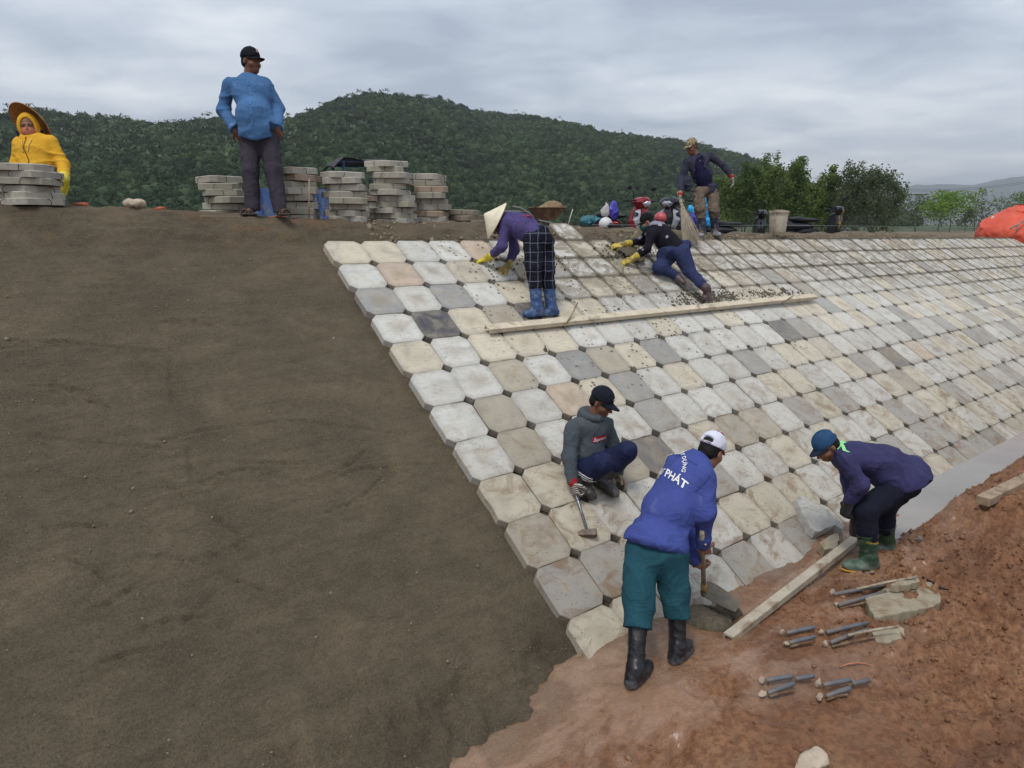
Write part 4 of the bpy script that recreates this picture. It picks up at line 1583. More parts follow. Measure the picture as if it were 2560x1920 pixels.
def body(J, hd, base, mat, hands=(), feet=.22, sc=1.0):
    """the figure itself: one continuous skin from head to foot"""
    b = S(.05)
    torso(b, J, .88, .86, 0, -.012)
    for s_ in 'LR':
        limbs(b, [J['sh' + s_], J['el' + s_], J['wr' + s_]], [.044, .038, .027])
        limbs(b, [J['hip' + s_], J['kn' + s_], J['an' + s_]], [.072, .05, .036])
        b.cap(J['an' + s_], J['an' + s_] * (1 - feet) + J['toe' + s_] * feet + ZUP * .012, .034, .026)
    parts = [(b, .012), (hd.sdf(J['neck']), .0055)]
    for h_ in hands: parts.append((h_, .0045))
    return merge_skin('person', parts, mat, base)


MAT['eye'] = plain('eye_white', (.26, .22, .19), .3, .05)
MAT['pupil'] = plain('pupil', (.012, .008, .006), .25, .05)
MAT['hair'] = fabric('black_hair', (.012, .011, .010), .6, .3, weave=90)
MAT['skin_a'] = mat_skin('tanned_skin', (.20, .095, .055))
MAT['skin_b'] = mat_skin('brown_skin', (.155, .07, .042))
MAT['skin_c'] = mat_skin('warm_skin', (.27, .13, .085))
MUDC = srgb(150, 140, 126)
REDM = srgb(140, 96, 66)


def leg_tube(t, hip, kn, an, r0, r1, top=None, rb=.06):
    """one trouser leg; top = fraction knee->ankle where a boot swallows it"""
    if top is None: limbs(t, [hip, kn, an], [r0, r1, rb], .04); return
    p = kn + (an - kn) * top; u = nrm(an - kn)
    limbs(t, [hip, kn, p - u * .03, p + u * .02, p + u * .1], [r0, r1, rb + .008, rb - .008, rb - .014], .03)
    t.cut(p + u * .08, u, .11, p + u * .12)
# ------------------------------------------------------------------ the eight workers
def joints(tab):
    return {k: at(*v) for k, v in tab.items()}


def collar(q, J, hd, r=.066, t=.016, up=None):
    u = nrm(hd.c - J['neck']) if up is None else up
    a = nrm(np.cross(u, hd.f)); b = np.cross(u, a)
    c = J['neck'] + u * .012
    P = [c + (a * math.cos(x) + b * math.sin(x)) * r for x in np.linspace(0, 2 * PI, 13)]
    q.chain(P, [t] * 13, .012)


def blue_shirt_man():
    d = 7.16
    J = joints(dict(pelvis=(648, 338, d), waist=(637, 285, d - .03), neck=(624, 196, d + .02), shR=(572, 213, d), shL=(664, 212, d + .05), elR=(559, 275, d + .06), wrR=(588, 324, d - .04),
                    elL=(694, 272, d + .12), wrL=(695, 321, d - .04), hipR=(628, 346, d), hipL=(672, 346, d), knR=(626, 430, d - .02), knL=(683, 427, d), anR=(632, 520, d - .0), anL=(700, 525, d),
                    toeR=(613, 539, d - .12), toeL=(722, 541, d - .12)))
    hd = Head(at(628, 154, d - .02), dv(.88, -.06, .42), nrm(ZUP + CR * .04), 1.05)
    base = np.array([J['pelvis'][0], J['pelvis'][1], bank_z(*J['anR'][:2])])
    hs = []
    for s_, n_ in (('R', dv(-1, 0, .2)), ('L', dv(1, 0, .2))):
        q = S(.02); hand(q, J['wr' + s_], dv(.55 if s_ == 'R' else -.5, -1, -.1), TOW * -1, 1 if s_ == 'L' else -1, .25); hs.append(q)
    root = body(J, hd, base, MAT['skin_b'], hs, .6)
    tag(root, 'stout man in blue denim shirt and black cap standing hands in pockets on the crest', 'person', 'workers on the slope')
    hd.face_parts(root, MAT['hair'])
    cap_hat(hd, root, MAT['cap_black'])
    b = S(.004); ep = hd.P(0, .082, .098); b.ell(ep, np.array([.014, .006, .02]), hd.ax); skin('cap_badge', b, .003, MAT['badge'], root)
    q = S(.05); torso(q, J, 1.16, 1.18, .075, .006, 1.02)
    for s_ in 'LR': limbs(q, [J['sh' + s_], J['el' + s_], J['wr' + s_]], [.07, .066, .056], .045)
    collar(q, J, hd)
    for s_ in 'LR': q.cut(J['wr' + s_] + (J['wr' + s_] - J['el' + s_]) * .04, J['wr' + s_] - J['el' + s_], .12, J['wr' + s_])
    q.ell(J['pelvis'] + TOW * .035 + ZUP * .04, np.array([.195, .165, .2]), np.stack([CR, TOW, ZUP]), .08)
    q.cut(at(650, 357, d), nrm(-ZUP - CR * .3)); q.cut(at(650, 357, d), nrm(-ZUP + CR * .3))
    q.warp = folds(.012, 4.2, 2, (.9, .9, 1.6))
    sh = skin('shirt', q, .0085, fabric('denim_cotton', srgb(70, 106, 148), .9, .14, srgb(98, 132, 170), .25), root)
    # rolled pale cuffs
    for s_ in 'LR':
        c = S(.01); ax_ = nrm(J['wr' + s_] - J['el' + s_]); c.cap(J['wr' + s_] - ax_ * .055, J['wr' + s_] + ax_ * .03, .057, .057); c.cut(J['wr' + s_] - ax_ * .045, -ax_); c.cut(J['wr' + s_] + ax_ * .002, ax_); skin('cuff', c, .006, MAT['denim_pale'], root)
    # button strip and buttons
    P = [at(627, 206, d), at(640, 235, d), at(648, 270, d), at(652, 300, d), at(650, 330, d)]
    ribbon('button_strip', [p + TOW * .3 for p in P], .02, q, -TOW, fabric('placket', srgb(74, 116, 166), .9), root, CR, 24, .0025)
    for k in range(5):
        f_ = .12 + k * .2; i_ = min(3, int(f_ * 4)); p = P[i_] * (1 - (f_ * 4 - i_)) + P[i_ + 1] * (f_ * 4 - i_)
        pp, _ = project(q, [p + TOW * .3], -TOW, .006); w = S(.002); w.ell(pp[0], np.array([.006, .006, .006])); skin('button', w, .003, MAT['pupil'], root)
    t = S(.05); t.ell(J['pelvis'] - ZUP * .01, np.array([.185, .14, .13]), np.stack([CR, TOW, ZUP]))
    for s_ in 'LR': limbs(t, [J['hip' + s_], J['kn' + s_], J['an' + s_]], [.112, .09, .075], .04); t.cut(J['an' + s_] - ZUP * .03, -ZUP, .2, J['an' + s_])
    t.warp = folds(.013, 6, 5, (1.2, 1.2, .7))
    skin('trousers', t, .009, fabric('charcoal_cloth', srgb(58, 54, 62), .85, .12), root)
    for s_ in 'LR':
        f = nrm(J['toe' + s_] - J['an' + s_] - ZUP * ((J['toe' + s_] - J['an' + s_]) @ ZUP)); r = np.cross(f, ZUP)
        g = J['an' + s_].copy(); g[2] = base[2] + .008
        q2 = S(.02); q2.ell(g + f * .07 + ZUP * .014, np.array([.05, .135, .016]), np.stack([r, f, ZUP])); q2.cut(g - ZUP * .006, -ZUP)
        for k in (.02, .09): q2.chain([g + f * (.05 + k) + r * x * .05 + ZUP * (.012 + .055 * (1 - x * x)) for x in (-1, -.6, 0, .6, 1)], [.011] * 5, .006)
        skin('sandal', q2, .006, MAT['sandal'], root)


def yellow_woman():
    d = 6.62
    J = joints(dict(pelvis=(100, 474, d + .06), waist=(96, 430, d), neck=(84, 350, d), shR=(52, 358, d), shL=(128, 356, d), elR=(44, 410, d + .02), wrR=(48, 455, d - .08), elL=(157, 410, d + .02), wrL=(161, 450, d - .12),
                    hipR=(78, 475, d + .05), hipL=(122, 475, d + .05), knR=(66, 470, d - .2), knL=(118, 470, d - .2), anR=(70, 503, d + .0), anL=(130, 503, d + .0), toeR=(68, 506, d - .14), toeL=(132, 506, d - .14)))
    hd = Head(at(73, 319, d - .02), dv(.42, .03, 1), nrm(ZUP + CR * -.08), .98)
    base = np.array([J['pelvis'][0], J['pelvis'][1], bank_z(*J['pelvis'][:2])])
    root = body(J, hd, base, MAT['skin_a'])
    tag(root, 'person in yellow hooded jacket and wide conical hat behind a slab stack at far left', 'person', 'workers on the slope')
    hd.face_parts(root, MAT['hair'], False)
    q = S(.045); torso(q, J, 1.05, 1.1, 0, .008)
    for s_ in 'LR': limbs(q, [J['sh' + s_], J['el' + s_], J['wr' + s_]], [.064, .056, .046], .03)
    q.ell(J['neck'] + ZUP * .02, np.array([.1, .1, .05]), np.stack([CR, TOW, ZUP]), .03)
    q.warp = folds(.011, 5.5, 7, (.7, .7, 1.7))
    ym = fabric('yellow_jersey', srgb(208, 158, 48), .9, .12, srgb(186, 140, 50), .15)
    skin('jacket', q, .0085, ym, root)
    h = S(.015); h.ell(hd.P(0, -.01, .0), np.array([.1, .112, .142]), hd.ax); h.ell(hd.P(0, .1, -.005), np.array([.058, .1, .088]), hd.ax, .02, True)
    skin('hood', h, .007, ym, root)
    mk_ = S(.01); mk_.ell(hd.P(0, .045, -.055), np.array([.066, .07, .066]), hd.ax); mk_.cut(hd.P(0, .05, -.002), hd.u)
    skin('face_mask', mk_, .005, fabric('salmon_mask', srgb(168, 104, 78), .9), root)
    P = [J['neck'] + ZUP * .02, J['neck'] - ZUP * .1, J['waist'] + ZUP * .1, J['waist'] - ZUP * .05]
    ribbon('zip', [p + TOW * .3 for p in P], .01, q, -TOW, fabric('zip_tape', srgb(120, 82, 20)), root, CR, 20, .004)
    for x in (-.045, .05):
        b = B(); p0 = hd.P(x, .09, -.125); pts, _ = project(q, [p0 + TOW * .2 - ZUP * (k * .03) + CR * x * .1 * k for k in range(5)], -TOW, .006); b.tube(pts, .004, 6); b.done('drawstring', fabric('cord_yellow', srgb(226, 190, 110)), root)
    t = S(.05); t.ell(J['pelvis'], np.array([.17, .13, .12]), np.stack([CR, TOW, ZUP]))
    for s_ in 'LR': limbs(t, [J['hip' + s_], J['kn' + s_], J['an' + s_]], [.09, .07, .05], .04)
    skin('trousers', t, .011, MAT['navy'], root)
    for s_ in 'LR':
        g = S(.02); hand(g, J['wr' + s_], dv(-.1 if s_ == 'L' else .1, -1, .05), dv(-1 if s_ == 'L' else 1, 0, 0), 1 if s_ == 'L' else -1, .3, 1.05, .003)
        g.cap(J['wr' + s_], J['wr' + s_] * .75 + J['el' + s_] * .25, .042, .052); skin('glove', g, .005, MAT['glove_lemon'], root)
    # conical hat pushed back so its underside faces the camera
    axd = nrm(TOW * -.8 + ZUP * .55 + CR * .3)
    hat(root, at(75, 309, d + .03), axd, .212, .15, MAT['straw_in'], MAT['straw_in'])
    for e in (-1, 1):
        b = B(); p0 = hd.P(.105 * e, .02, -.03); b.tube([p0, p0 - ZUP * .05 + CR * .01 * e, p0 - ZUP * .12 + CR * .012 * e], [.013, .012, .008], 7); b.done('chin_strap', MAT['navy'], root)


def hat(root, c, ax_, R_, H_, m_out, m_in):
    """conical palm-leaf hat: c is the middle of the brim, ax_ points to the tip"""
    ax_ = nrm(ax_)
    b = B(); b.lathe(c, [(R_, 0), (R_ * .995, .006), (R_ * .7, H_ * .32), (R_ * .35, H_ * .67), (R_ * .04, H_ * .985), (.001, H_)], 40, ax_)
    o = b.done('conical_hat', m_out, root, True)
    b = B(); b.lathe(c, [(R_ * .993, .001), (R_ * .68, H_ * .30), (R_ * .33, H_ * .64), (.001, H_ * .95)], 40, ax_)
    b.f = [f[::-1] for f in b.f]
    b.done('hat_lining', m_in, o, True)
    b = B(); n = 41; u = nrm(np.cross(ax_, [.1, .2, 1])); v = np.cross(ax_, u)
    b.tube([c + (u * math.cos(t) + v * math.sin(t)) * R_ for t in np.linspace(0, 2 * PI, n)], .004, 6, False)
    b.done('brim_hoop', m_in, o, True)
    for k in range(1, 9):
        f_ = k / 9.0; b = B(); b.tube([c + ax_ * (H_ * (1 - f_) - .003) + (u * math.cos(t) + v * math.sin(t)) * (R_ * f_ * .985 - .001) for t in np.linspace(0, 2 * PI, 33)], .0022, 4, False)
        b.done('hat_rib', m_in, o, True)


def sweeper():
    d = 11.15
    J = joints(dict(pelvis=(1764, 476, d + .05), waist=(1756, 438, d), neck=(1741, 393, d - .05), shR=(1718, 405, d - .1), shL=(1774, 391, d + .08), elR=(1704, 448, d - .05), wrR=(1701, 486, d - .25),
                    elL=(1808, 413, d + .05), wrL=(1829, 442, d), hipR=(1747, 482, d), hipL=(1781, 482, d + .05), knR=(1751, 526, d - .1), knL=(1785, 526, d - .05), anR=(1755, 578, d - .05), anL=(1787, 577, d + .05),
                    toeR=(1751, 596, d - .28), toeL=(1799, 593, d - .18)))
    hd = Head(at(1729, 367, d - .12), dv(-.82, -.30, .52), ZUP, 1.0)
    p0 = spt(J['anR'][0], 0)
    base = np.array([J['anR'][0], J['anR'][1], J['toeR'][2]])
    root = body(J, hd, base, MAT['skin_a'])
    tag(root, 'man in camouflage cap and open dark jacket sweeping with a long grass broom', 'person', 'workers on the slope')
    hd.face_parts(root, fabric('grey_hair', (.05, .05, .05), .7))
    cm = M('camouflage_cloth', .9, .1); o_ = cm.co('Object')
    cap_hat(hd, root, cm.set(col=cm.ramp(cm.noise(o_, 30, 2, .4), [(.38, srgb(96, 86, 66)), (.46, srgb(150, 136, 108)), (.6, srgb(172, 158, 128)), (.66, srgb(84, 78, 60))], 'CONSTANT')))
    q = S(.05); torso(q, J, .95, .95, .01, 0)
    q.cut(J['pelvis'] - ZUP * .02, -ZUP); collar(q, J, hd, .064, .012)
    q.warp = folds(.01, 9, 3)
    skin('polo_shirt', q, .009, fabric('navy_polo', srgb(28, 28, 56), .9), root)
    lg = project(q, [at(1757, 404, d) + TOW * .4], -TOW, .006)[0][0]
    b = S(.004); b.cap(lg - CR * .03 - ZUP * .005, lg + CR * .025 + ZUP * .018, .009, .006); skin('shirt_logo', b, .004, plain('logo_gold', srgb(196, 150, 70)), root)
    b = S(.004); b.cap(lg - CR * .026 - ZUP * .03, lg + CR * .03 - ZUP * .008, .007, .005); skin('shirt_logo', b, .004, plain('logo_silver', srgb(186, 190, 200)), root)
    b = S(.003); b.ell(project(q, [at(1744, 404, d) + TOW * .4], -TOW, .004)[0][0], np.array([.008] * 3)); skin('button', b, .003, MAT['badge'], root)
    j = S(.045); torso(j, J, 1.12, 1.14, .0, .012, 1.18)
    for s_ in 'LR': limbs(j, [J['sh' + s_], J['el' + s_], J['wr' + s_]], [.066, .055, .047], .035)
    for s_ in 'LR': j.cut(J['wr' + s_], J['wr' + s_] - J['el' + s_], .12, J['wr' + s_])
    j.ell(at(1720, 470, d - .05), np.array([.05, .11, .2]), np.stack([CR, TOW, ZUP]), .06)
    j.cut(at(1764, 484, d), nrm(-ZUP - CR * .12))
    f1 = dv(-.25, -.05, 1); sA = np.stack([nrm(np.cross(f1, ZUP)), f1, ZUP])
    j.ell((J['waist'] + J['neck']) / 2 + f1 * .2 + CR * .005, np.array([.075, .2, .36]), sA, .015, True)
    j.ell(J['waist'] + f1 * .2 + CR * .01 - ZUP * .16, np.array([.11, .2, .3]), sA, .015, True)
    j.warp = folds(.015, 7.5, 13, (1, 1, 1.2))
    collar(j, J, hd, .078, .017)
    skin('jacket', j, .009, fabric('slate_jacket', srgb(52, 52, 68), .85, .15), root)
    t = S(.05); t.ell(J['pelvis'], np.array([.165, .125, .12]), np.stack([CR, TOW, ZUP]))
    for s_ in 'LR':
        leg_tube(t, J['hip' + s_], J['kn' + s_], J['an' + s_], .1, .088, .34, .066)
    t.cut(J['pelvis'] + ZUP * .06, ZUP)
    t.warp = folds(.022, 8, 17, (1, 1, 1.4))
    skin('trousers', t, .009, fabric('muddy_khaki', srgb(98, 86, 76), .95, .2, srgb(132, 118, 102), .5), root)
    bm_ = rubber('dusty_navy_rubber', srgb(30, 36, 52), srgb(142, 144, 148), .3, .5, base[2] + .16)
    for s_ in 'LR': boot('boot', J['kn' + s_] * .66 + J['an' + s_] * .34, J['an' + s_], J['toe' + s_], bm_, root, .068, .058)
    for s_, dd, nn in (('R', dv(-.1, -1, .2), dv(1, 0, .3)), ('L', dv(.25, -1, .1), dv(-1, -.2, .1))):
        g = S(.02); hand(g, J['wr' + s_], dd, nn, 1 if s_ == 'L' else -1, .75 if s_ == 'R' else .3, 1.05, .0025); o = skin('glove', g, .005, MAT['glove_stripe'], root)
        g = S(.005); u = nrm(J['wr' + s_] - J['el' + s_]); g.cap(J['wr' + s_] - u * .02, J['wr' + s_] + u * .004, .041, .041); skin('glove_cuff', g, .005, fabric('cuff_red', srgb(150, 40, 40)), o)
    # broom
    h0 = J['wrR'] + dv(-.1, -1, .2) * .07
    tip = spt(*(lambda p: (p[0], 0.32 * 1.0))(ons(1735, 614)), .02)
    e = ons(1735, 612, .01)
    br = empty('broom', e, 'long pale grass broom held by the sweeping man', 'broom')
    ax_ = nrm(e - h0)
    b = B(); b.tube([h0 - ax_ * .16, h0 + ax_ * .1, h0 + ax_ * .32], [.019, .024, .036], 10); b.done('handle', MAT['broom'], br)
    b = B(); r = random.Random(4); u = nrm(np.cross(ax_, TOW)); v = np.cross(ax_, u); Lb = np.linalg.norm(e - h0)
    for k in range(170):
        a, rr = r.uniform(0, 2 * PI), math.sqrt(r.random())
        p1 = h0 + ax_ * .22 + (u * math.cos(a) + v * math.sin(a)) * rr * .03
        p3 = h0 + ax_ * Lb * r.uniform(.9, 1.02) + u * math.cos(a) * rr * .16 + v * math.sin(a) * rr * .06
        p2 = p1 * .5 + p3 * .5 + (u * math.cos(a) + v * math.sin(a)) * rr * .01
        b.tube([p1, p2, p3], [.004, .0035, .0015], 4, False)
    o = b.done('bristles', MAT['broom'], br); o['kind'] = 'stuff'
    for k in (.12, .2, .28):
        b = B(); b.tube([h0 + ax_ * k + (u * math.cos(t) + v * math.sin(t)) * (.027 + (k - .1) * .06) for t in np.linspace(0, 2 * PI, 12)], .004, 5, False); b.done('binding', MAT['broom_tie'], br)


def crawler():
    d = 9.15
    gl, gr = ons(1576, 652, .035), ons(1545, 614, .04)
    toe = ons(1752, 753, .03)
    J = joints(dict(pelvis=(1694, 625, d + .02), waist=(1668, 600, d + .04), neck=(1634, 568, d + .1), shL=(1630, 586, d - .08), shR=(1622, 578, d + .24), elL=(1618, 622, d - .12), wrL=(1596, 641, d + .0), elR=(1604, 602, d + .34), wrR=(1586, 608, d + .45),
                    hipL=(1704, 632, d - .08), hipR=(1690, 630, d + .14), knR=(1645, 662, d + .15), knL=(1722, 676, d - .1), anR=(1690, 683, d + .12), anL=(1760, 728, d - .1), toeR=(1686, 698, d + .12), toeL=(1754, 752, d - .1)))
    J['wrL'] = gl + (J['elL'] - gl) * .33; J['wrR'] = gr + (J['elR'] - gr) * .42
    J['anL'] = toe + dv(.35, .9, .0) * .17; J['toeL'] = toe
    J['knR'] = ons(1648, 672, .07); J['anR'] = ons(1692, 690, .07); J['toeR'] = ons(1706, 700, .05)
    hd = Head(at(1617, 556, d + .1), dv(-.93, -.30, -.12), ZUP, .95)
    root = body(J, hd, toe, MAT['skin_c'])
    tag(root, 'person in black top with grey polka dots crawling on the slabs, smoothing mortar by hand', 'person', 'workers on the slope')
    hd.face_parts(root, MAT['hair'])
    cap_hat(hd, root, MAT['cap_black'], None, .12)
    m_ = S(.01); m_.ell(hd.P(0, .045, -.05), np.array([.064, .068, .066]), hd.ax); m_.cut(hd.P(0, .05, .0), hd.u + hd.f * -.25)
    skin('face_mask', m_, .005, fabric('green_mask', srgb(38, 84, 82)), root)
    q = S(.045); torso(q, J, 1.0, 1.05, .01, .01)
    for s_ in 'LR': limbs(q, [J['sh' + s_], J['el' + s_], J['wr' + s_]], [.066, .054, .042], .035)
    q.warp = folds(.013, 9, 23)
    dm = M('polka_jersey', .9, .1); o_ = dm.co('Object')
    dots = dm.ramp(dm.vor(o_, 6.4, 'F1', 'Distance', .45), [(.2, 1.0), (.225, 0.0)])
    skin('sweater', q, .0085, dm.set(col=dm.mix(dots, srgb(30, 28, 36), srgb(150, 146, 160)), normal=dm.bump(dm.noise(o_, 18, 4, .6, 1), .4, .02)), root)
    h = S(.03); u = nrm(J['pelvis'] - J['neck'])
    h.ell(J['neck'] + u * .03 + ZUP * .05 + CR * .02, np.array([.13, .12, .05]), np.stack([nrm(J['shL'] - J['shR']), np.cross(ZUP, nrm(J['shL'] - J['shR'])), ZUP]))
    h.cap(hd.P(0, -.06, -.09), J['neck'] + u * .12 + ZUP * .05, .085, .05, .04)
    skin('hood', h, .008, fabric('grey_jersey', srgb(126, 126, 140), .9), root)
    t = S(.06); t.ell(J['pelvis'] - CR * .05 - ZUP * .01, np.array([.15, .14, .14]), np.stack([nrm(J['hipR'] - J['hipL']), nrm(J['neck'] - J['pelvis']), ZUP]))
    leg_tube(t, J['hipL'], J['knL'], J['anL'], .122, .086, .76, .058)
    limbs(t, [J['hipR'], J['knR'] + ZUP * .02, J['anR']], [.105, .085, .055], .045)
    t.warp = folds(.014, 8, 29)
    skin('trousers', t, .009, fabric('navy_trouser', srgb(46, 54, 88), .85, .12), root)
    bm_ = rubber('brown_rubber', srgb(74, 58, 62), srgb(120, 108, 100), .4)
    boot('boot', J['anL'] + (J['knL'] - J['anL']) * .3, J['anL'], J['toeL'], bm_, root, .06, .052, rim=False)
    q = S(.03); q.cap(J['anR'] + (J['knR'] - J['anR']) * .2, J['anR'], .052, .048); q.cap(J['anR'], J['anR'] + DWN * .14 + UPN * -.005, .046, .038); skin('boot', q, .008, bm_, root)
    for s_, g_ in (('L', gl), ('R', gr)):
        g = S(.02); dd = nrm(g_ - J['wr' + s_]); hand(g, J['wr' + s_] * .4 + g_ * .6 + UPN * .0, nrm(dd * .5 + dv(-1, -.1, 0) * .6), -UPN, 1 if s_ == 'R' else -1, .3, 1.08, .003)
        g.cap(J['wr' + s_] * .4 + g_ * .6, J['wr' + s_] + (J['el' + s_] - J['wr' + s_]) * .12, .038, .05); skin('glove', g, .005, MAT['glove_dirty'], root)


def bending_woman():
    d = 7.42
    gl = ons(1213, 650, .03); gr = ons(1266, 672, .035)
    J = joints(dict(pelvis=(1346, 592, d - .0), waist=(1308, 562, d + .1), neck=(1262, 553, d + .28), shL=(1266, 572, d + .14), shR=(1278, 566, d + .46), elL=(1255, 617, d + .1), wrL=(1234, 641, d + .2), elR=(1286, 626, d + .5), wrR=(1276, 658, d + .5),
                    hipL=(1333, 605, d - .06), hipR=(1360, 605, d + .1), knL=(1334, 672, d - .1), knR=(1366, 676, d + .04), anL=(1343, 775, d - .1), anR=(1379, 773, d + .05), toeL=(1308, 795, d - .14), toeR=(1352, 793, d + .02)))
    pl = ons(1325, 797, .05)
    J['wrL'] = gl + (J['elL'] - gl) * .35; J['wrR'] = gr + (J['elR'] - gr) * .32
    hd = Head(at(1246, 562, d + .3), dv(-.62, -.72, .05), dv(-.75, .62, -.1), .95)
    root = body(J, hd, J['toeL'], MAT['skin_c'])
    tag(root, 'person in purple top, plaid trousers and conical hat bending over the slabs', 'person', 'workers on the slope')
    hd.face_parts(root, MAT['hair'])
    sc_ = M('patterned_scarf', .9, .1); o_ = sc_.co('Object')
    smat = sc_.set(col=sc_.mix(sc_.ramp(sc_.noise(o_, 60, 3, .6, 1.5), [(.52, 0.0), (.56, 1.0)]), srgb(34, 36, 62), srgb(150, 150, 165)))
    h = S(.02); h.ell(hd.P(0, -.01, -.01), np.array([.092, .105, .13]), hd.ax); h.ell(hd.P(0, .11, .0), np.array([.05, .06, .05]), hd.ax, .02, True); h.cap(hd.P(0, -.03, -.1), J['neck'], .07, .075)
    skin('scarf', h, .007, smat, root)
    q = S(.045); torso(q, J, 1.02, 1.02, .01, .006)
    for s_ in 'LR': limbs(q, [J['sh' + s_], J['el' + s_], J['wr' + s_]], [.066, .054, .043], .035)
    q.cut(J['pelvis'] + nrm(J['pelvis'] - J['waist']) * .015, J['pelvis'] - J['waist'])
    q.warp = folds(.014, 8, 31, (1.3, 1.3, .8))
    skin('top', q, .0085, fabric('purple_jersey', srgb(76, 68, 112), .9, .12), root)
    lg = project(q, [at(1319, 553, d) + ZUP * .3], -ZUP, .004)[0][0]
    b = S(.006); b.cap(lg - CR * .045, lg + CR * .04, .012, .01); skin('red_print', b, .005, fabric('red_print', srgb(150, 50, 70)), root)
    pl_ = M('plaid_cloth', .9, .1); o_ = pl_.co('Object')
    def lines(vec_dir, per, wid):
        dt = pl_.n('ShaderNodeVectorMath', operation='DOT_PRODUCT'); pl_.L(o_, dt.inputs[0]); dt.inputs[1].default_value = vec_dir
        wob = pl_.math('ADD', dt.outputs['Value'], pl_.math('MULTIPLY', pl_.noise(o_, 7, 2), .03))
        fr = pl_.math('FRACT', pl_.math('DIVIDE', wob, per))
        return pl_.math('LESS_THAN', fr, wid)
    g1 = lines(tuple(CR * 1.0), .085, .07); g2 = lines((0, 0, 1.0), .1, .06); g3 = lines(tuple(CR), .036, .35); g4 = lines((0, 0, 1.0), .044, .35)
    base_ = pl_.mix(pl_.math('MULTIPLY', pl_.math('ADD', g3, g4), .3), srgb(22, 22, 32), srgb(40, 40, 56))
    pm = pl_.set(col=pl_.mix(pl_.math('MULTIPLY', pl_.math('MAXIMUM', g1, g2), .5), base_, srgb(138, 144, 166)), normal=pl_.bump(pl_.noise(o_, 16, 4, .6, 1), .4, .02))
    t = S(.05); t.ell(J['pelvis'] - ZUP * .02, np.array([.165, .15, .15]), np.stack([nrm(J['hipR'] - J['hipL']), np.cross(ZUP, nrm(J['hipR'] - J['hipL'])), ZUP]))
    for s_ in 'LR':
        leg_tube(t, J['hip' + s_], J['kn' + s_], J['an' + s_], .118, .09, .5, .064)
    t.warp = folds(.015, 7, 37, (1, 1, 1.3))
    skin('trousers', t, .009, pm, root)
    bm_ = rubber('blue_rubber', srgb(44, 70, 116), srgb(104, 118, 138), .4)
    for s_ in 'LR': boot('boot', J['kn' + s_] * .5 + J['an' + s_] * .5, J['an' + s_], J['toe' + s_], bm_, root, .069, .058, up=ZUP, sole_mat=MAT['pupil'])
    for s_, g_, mt in (('L', gl, MAT['glove_lemon']), ('R', gr, MAT['glove_dirty'])):
        g = S(.02); w = J['wr' + s_] * .35 + g_ * .65; hand(g, w, nrm(nrm(g_ - J['wr' + s_]) * .5 + dv(-1, -.12, 0) * .65), -UPN, 1 if s_ == 'R' else -1, .3, 1.05, .003, 1.2)
        g.cap(w, J['wr' + s_] + (J['el' + s_] - J['wr' + s_]) * .1, .038, .047); skin('glove', g, .005, mt, root)
    ba = dv(-.80, .42, .10)
    hat(root, at(1243, 553, d + .27), ba, .225, .17, MAT['straw'], MAT['straw_plaid'])


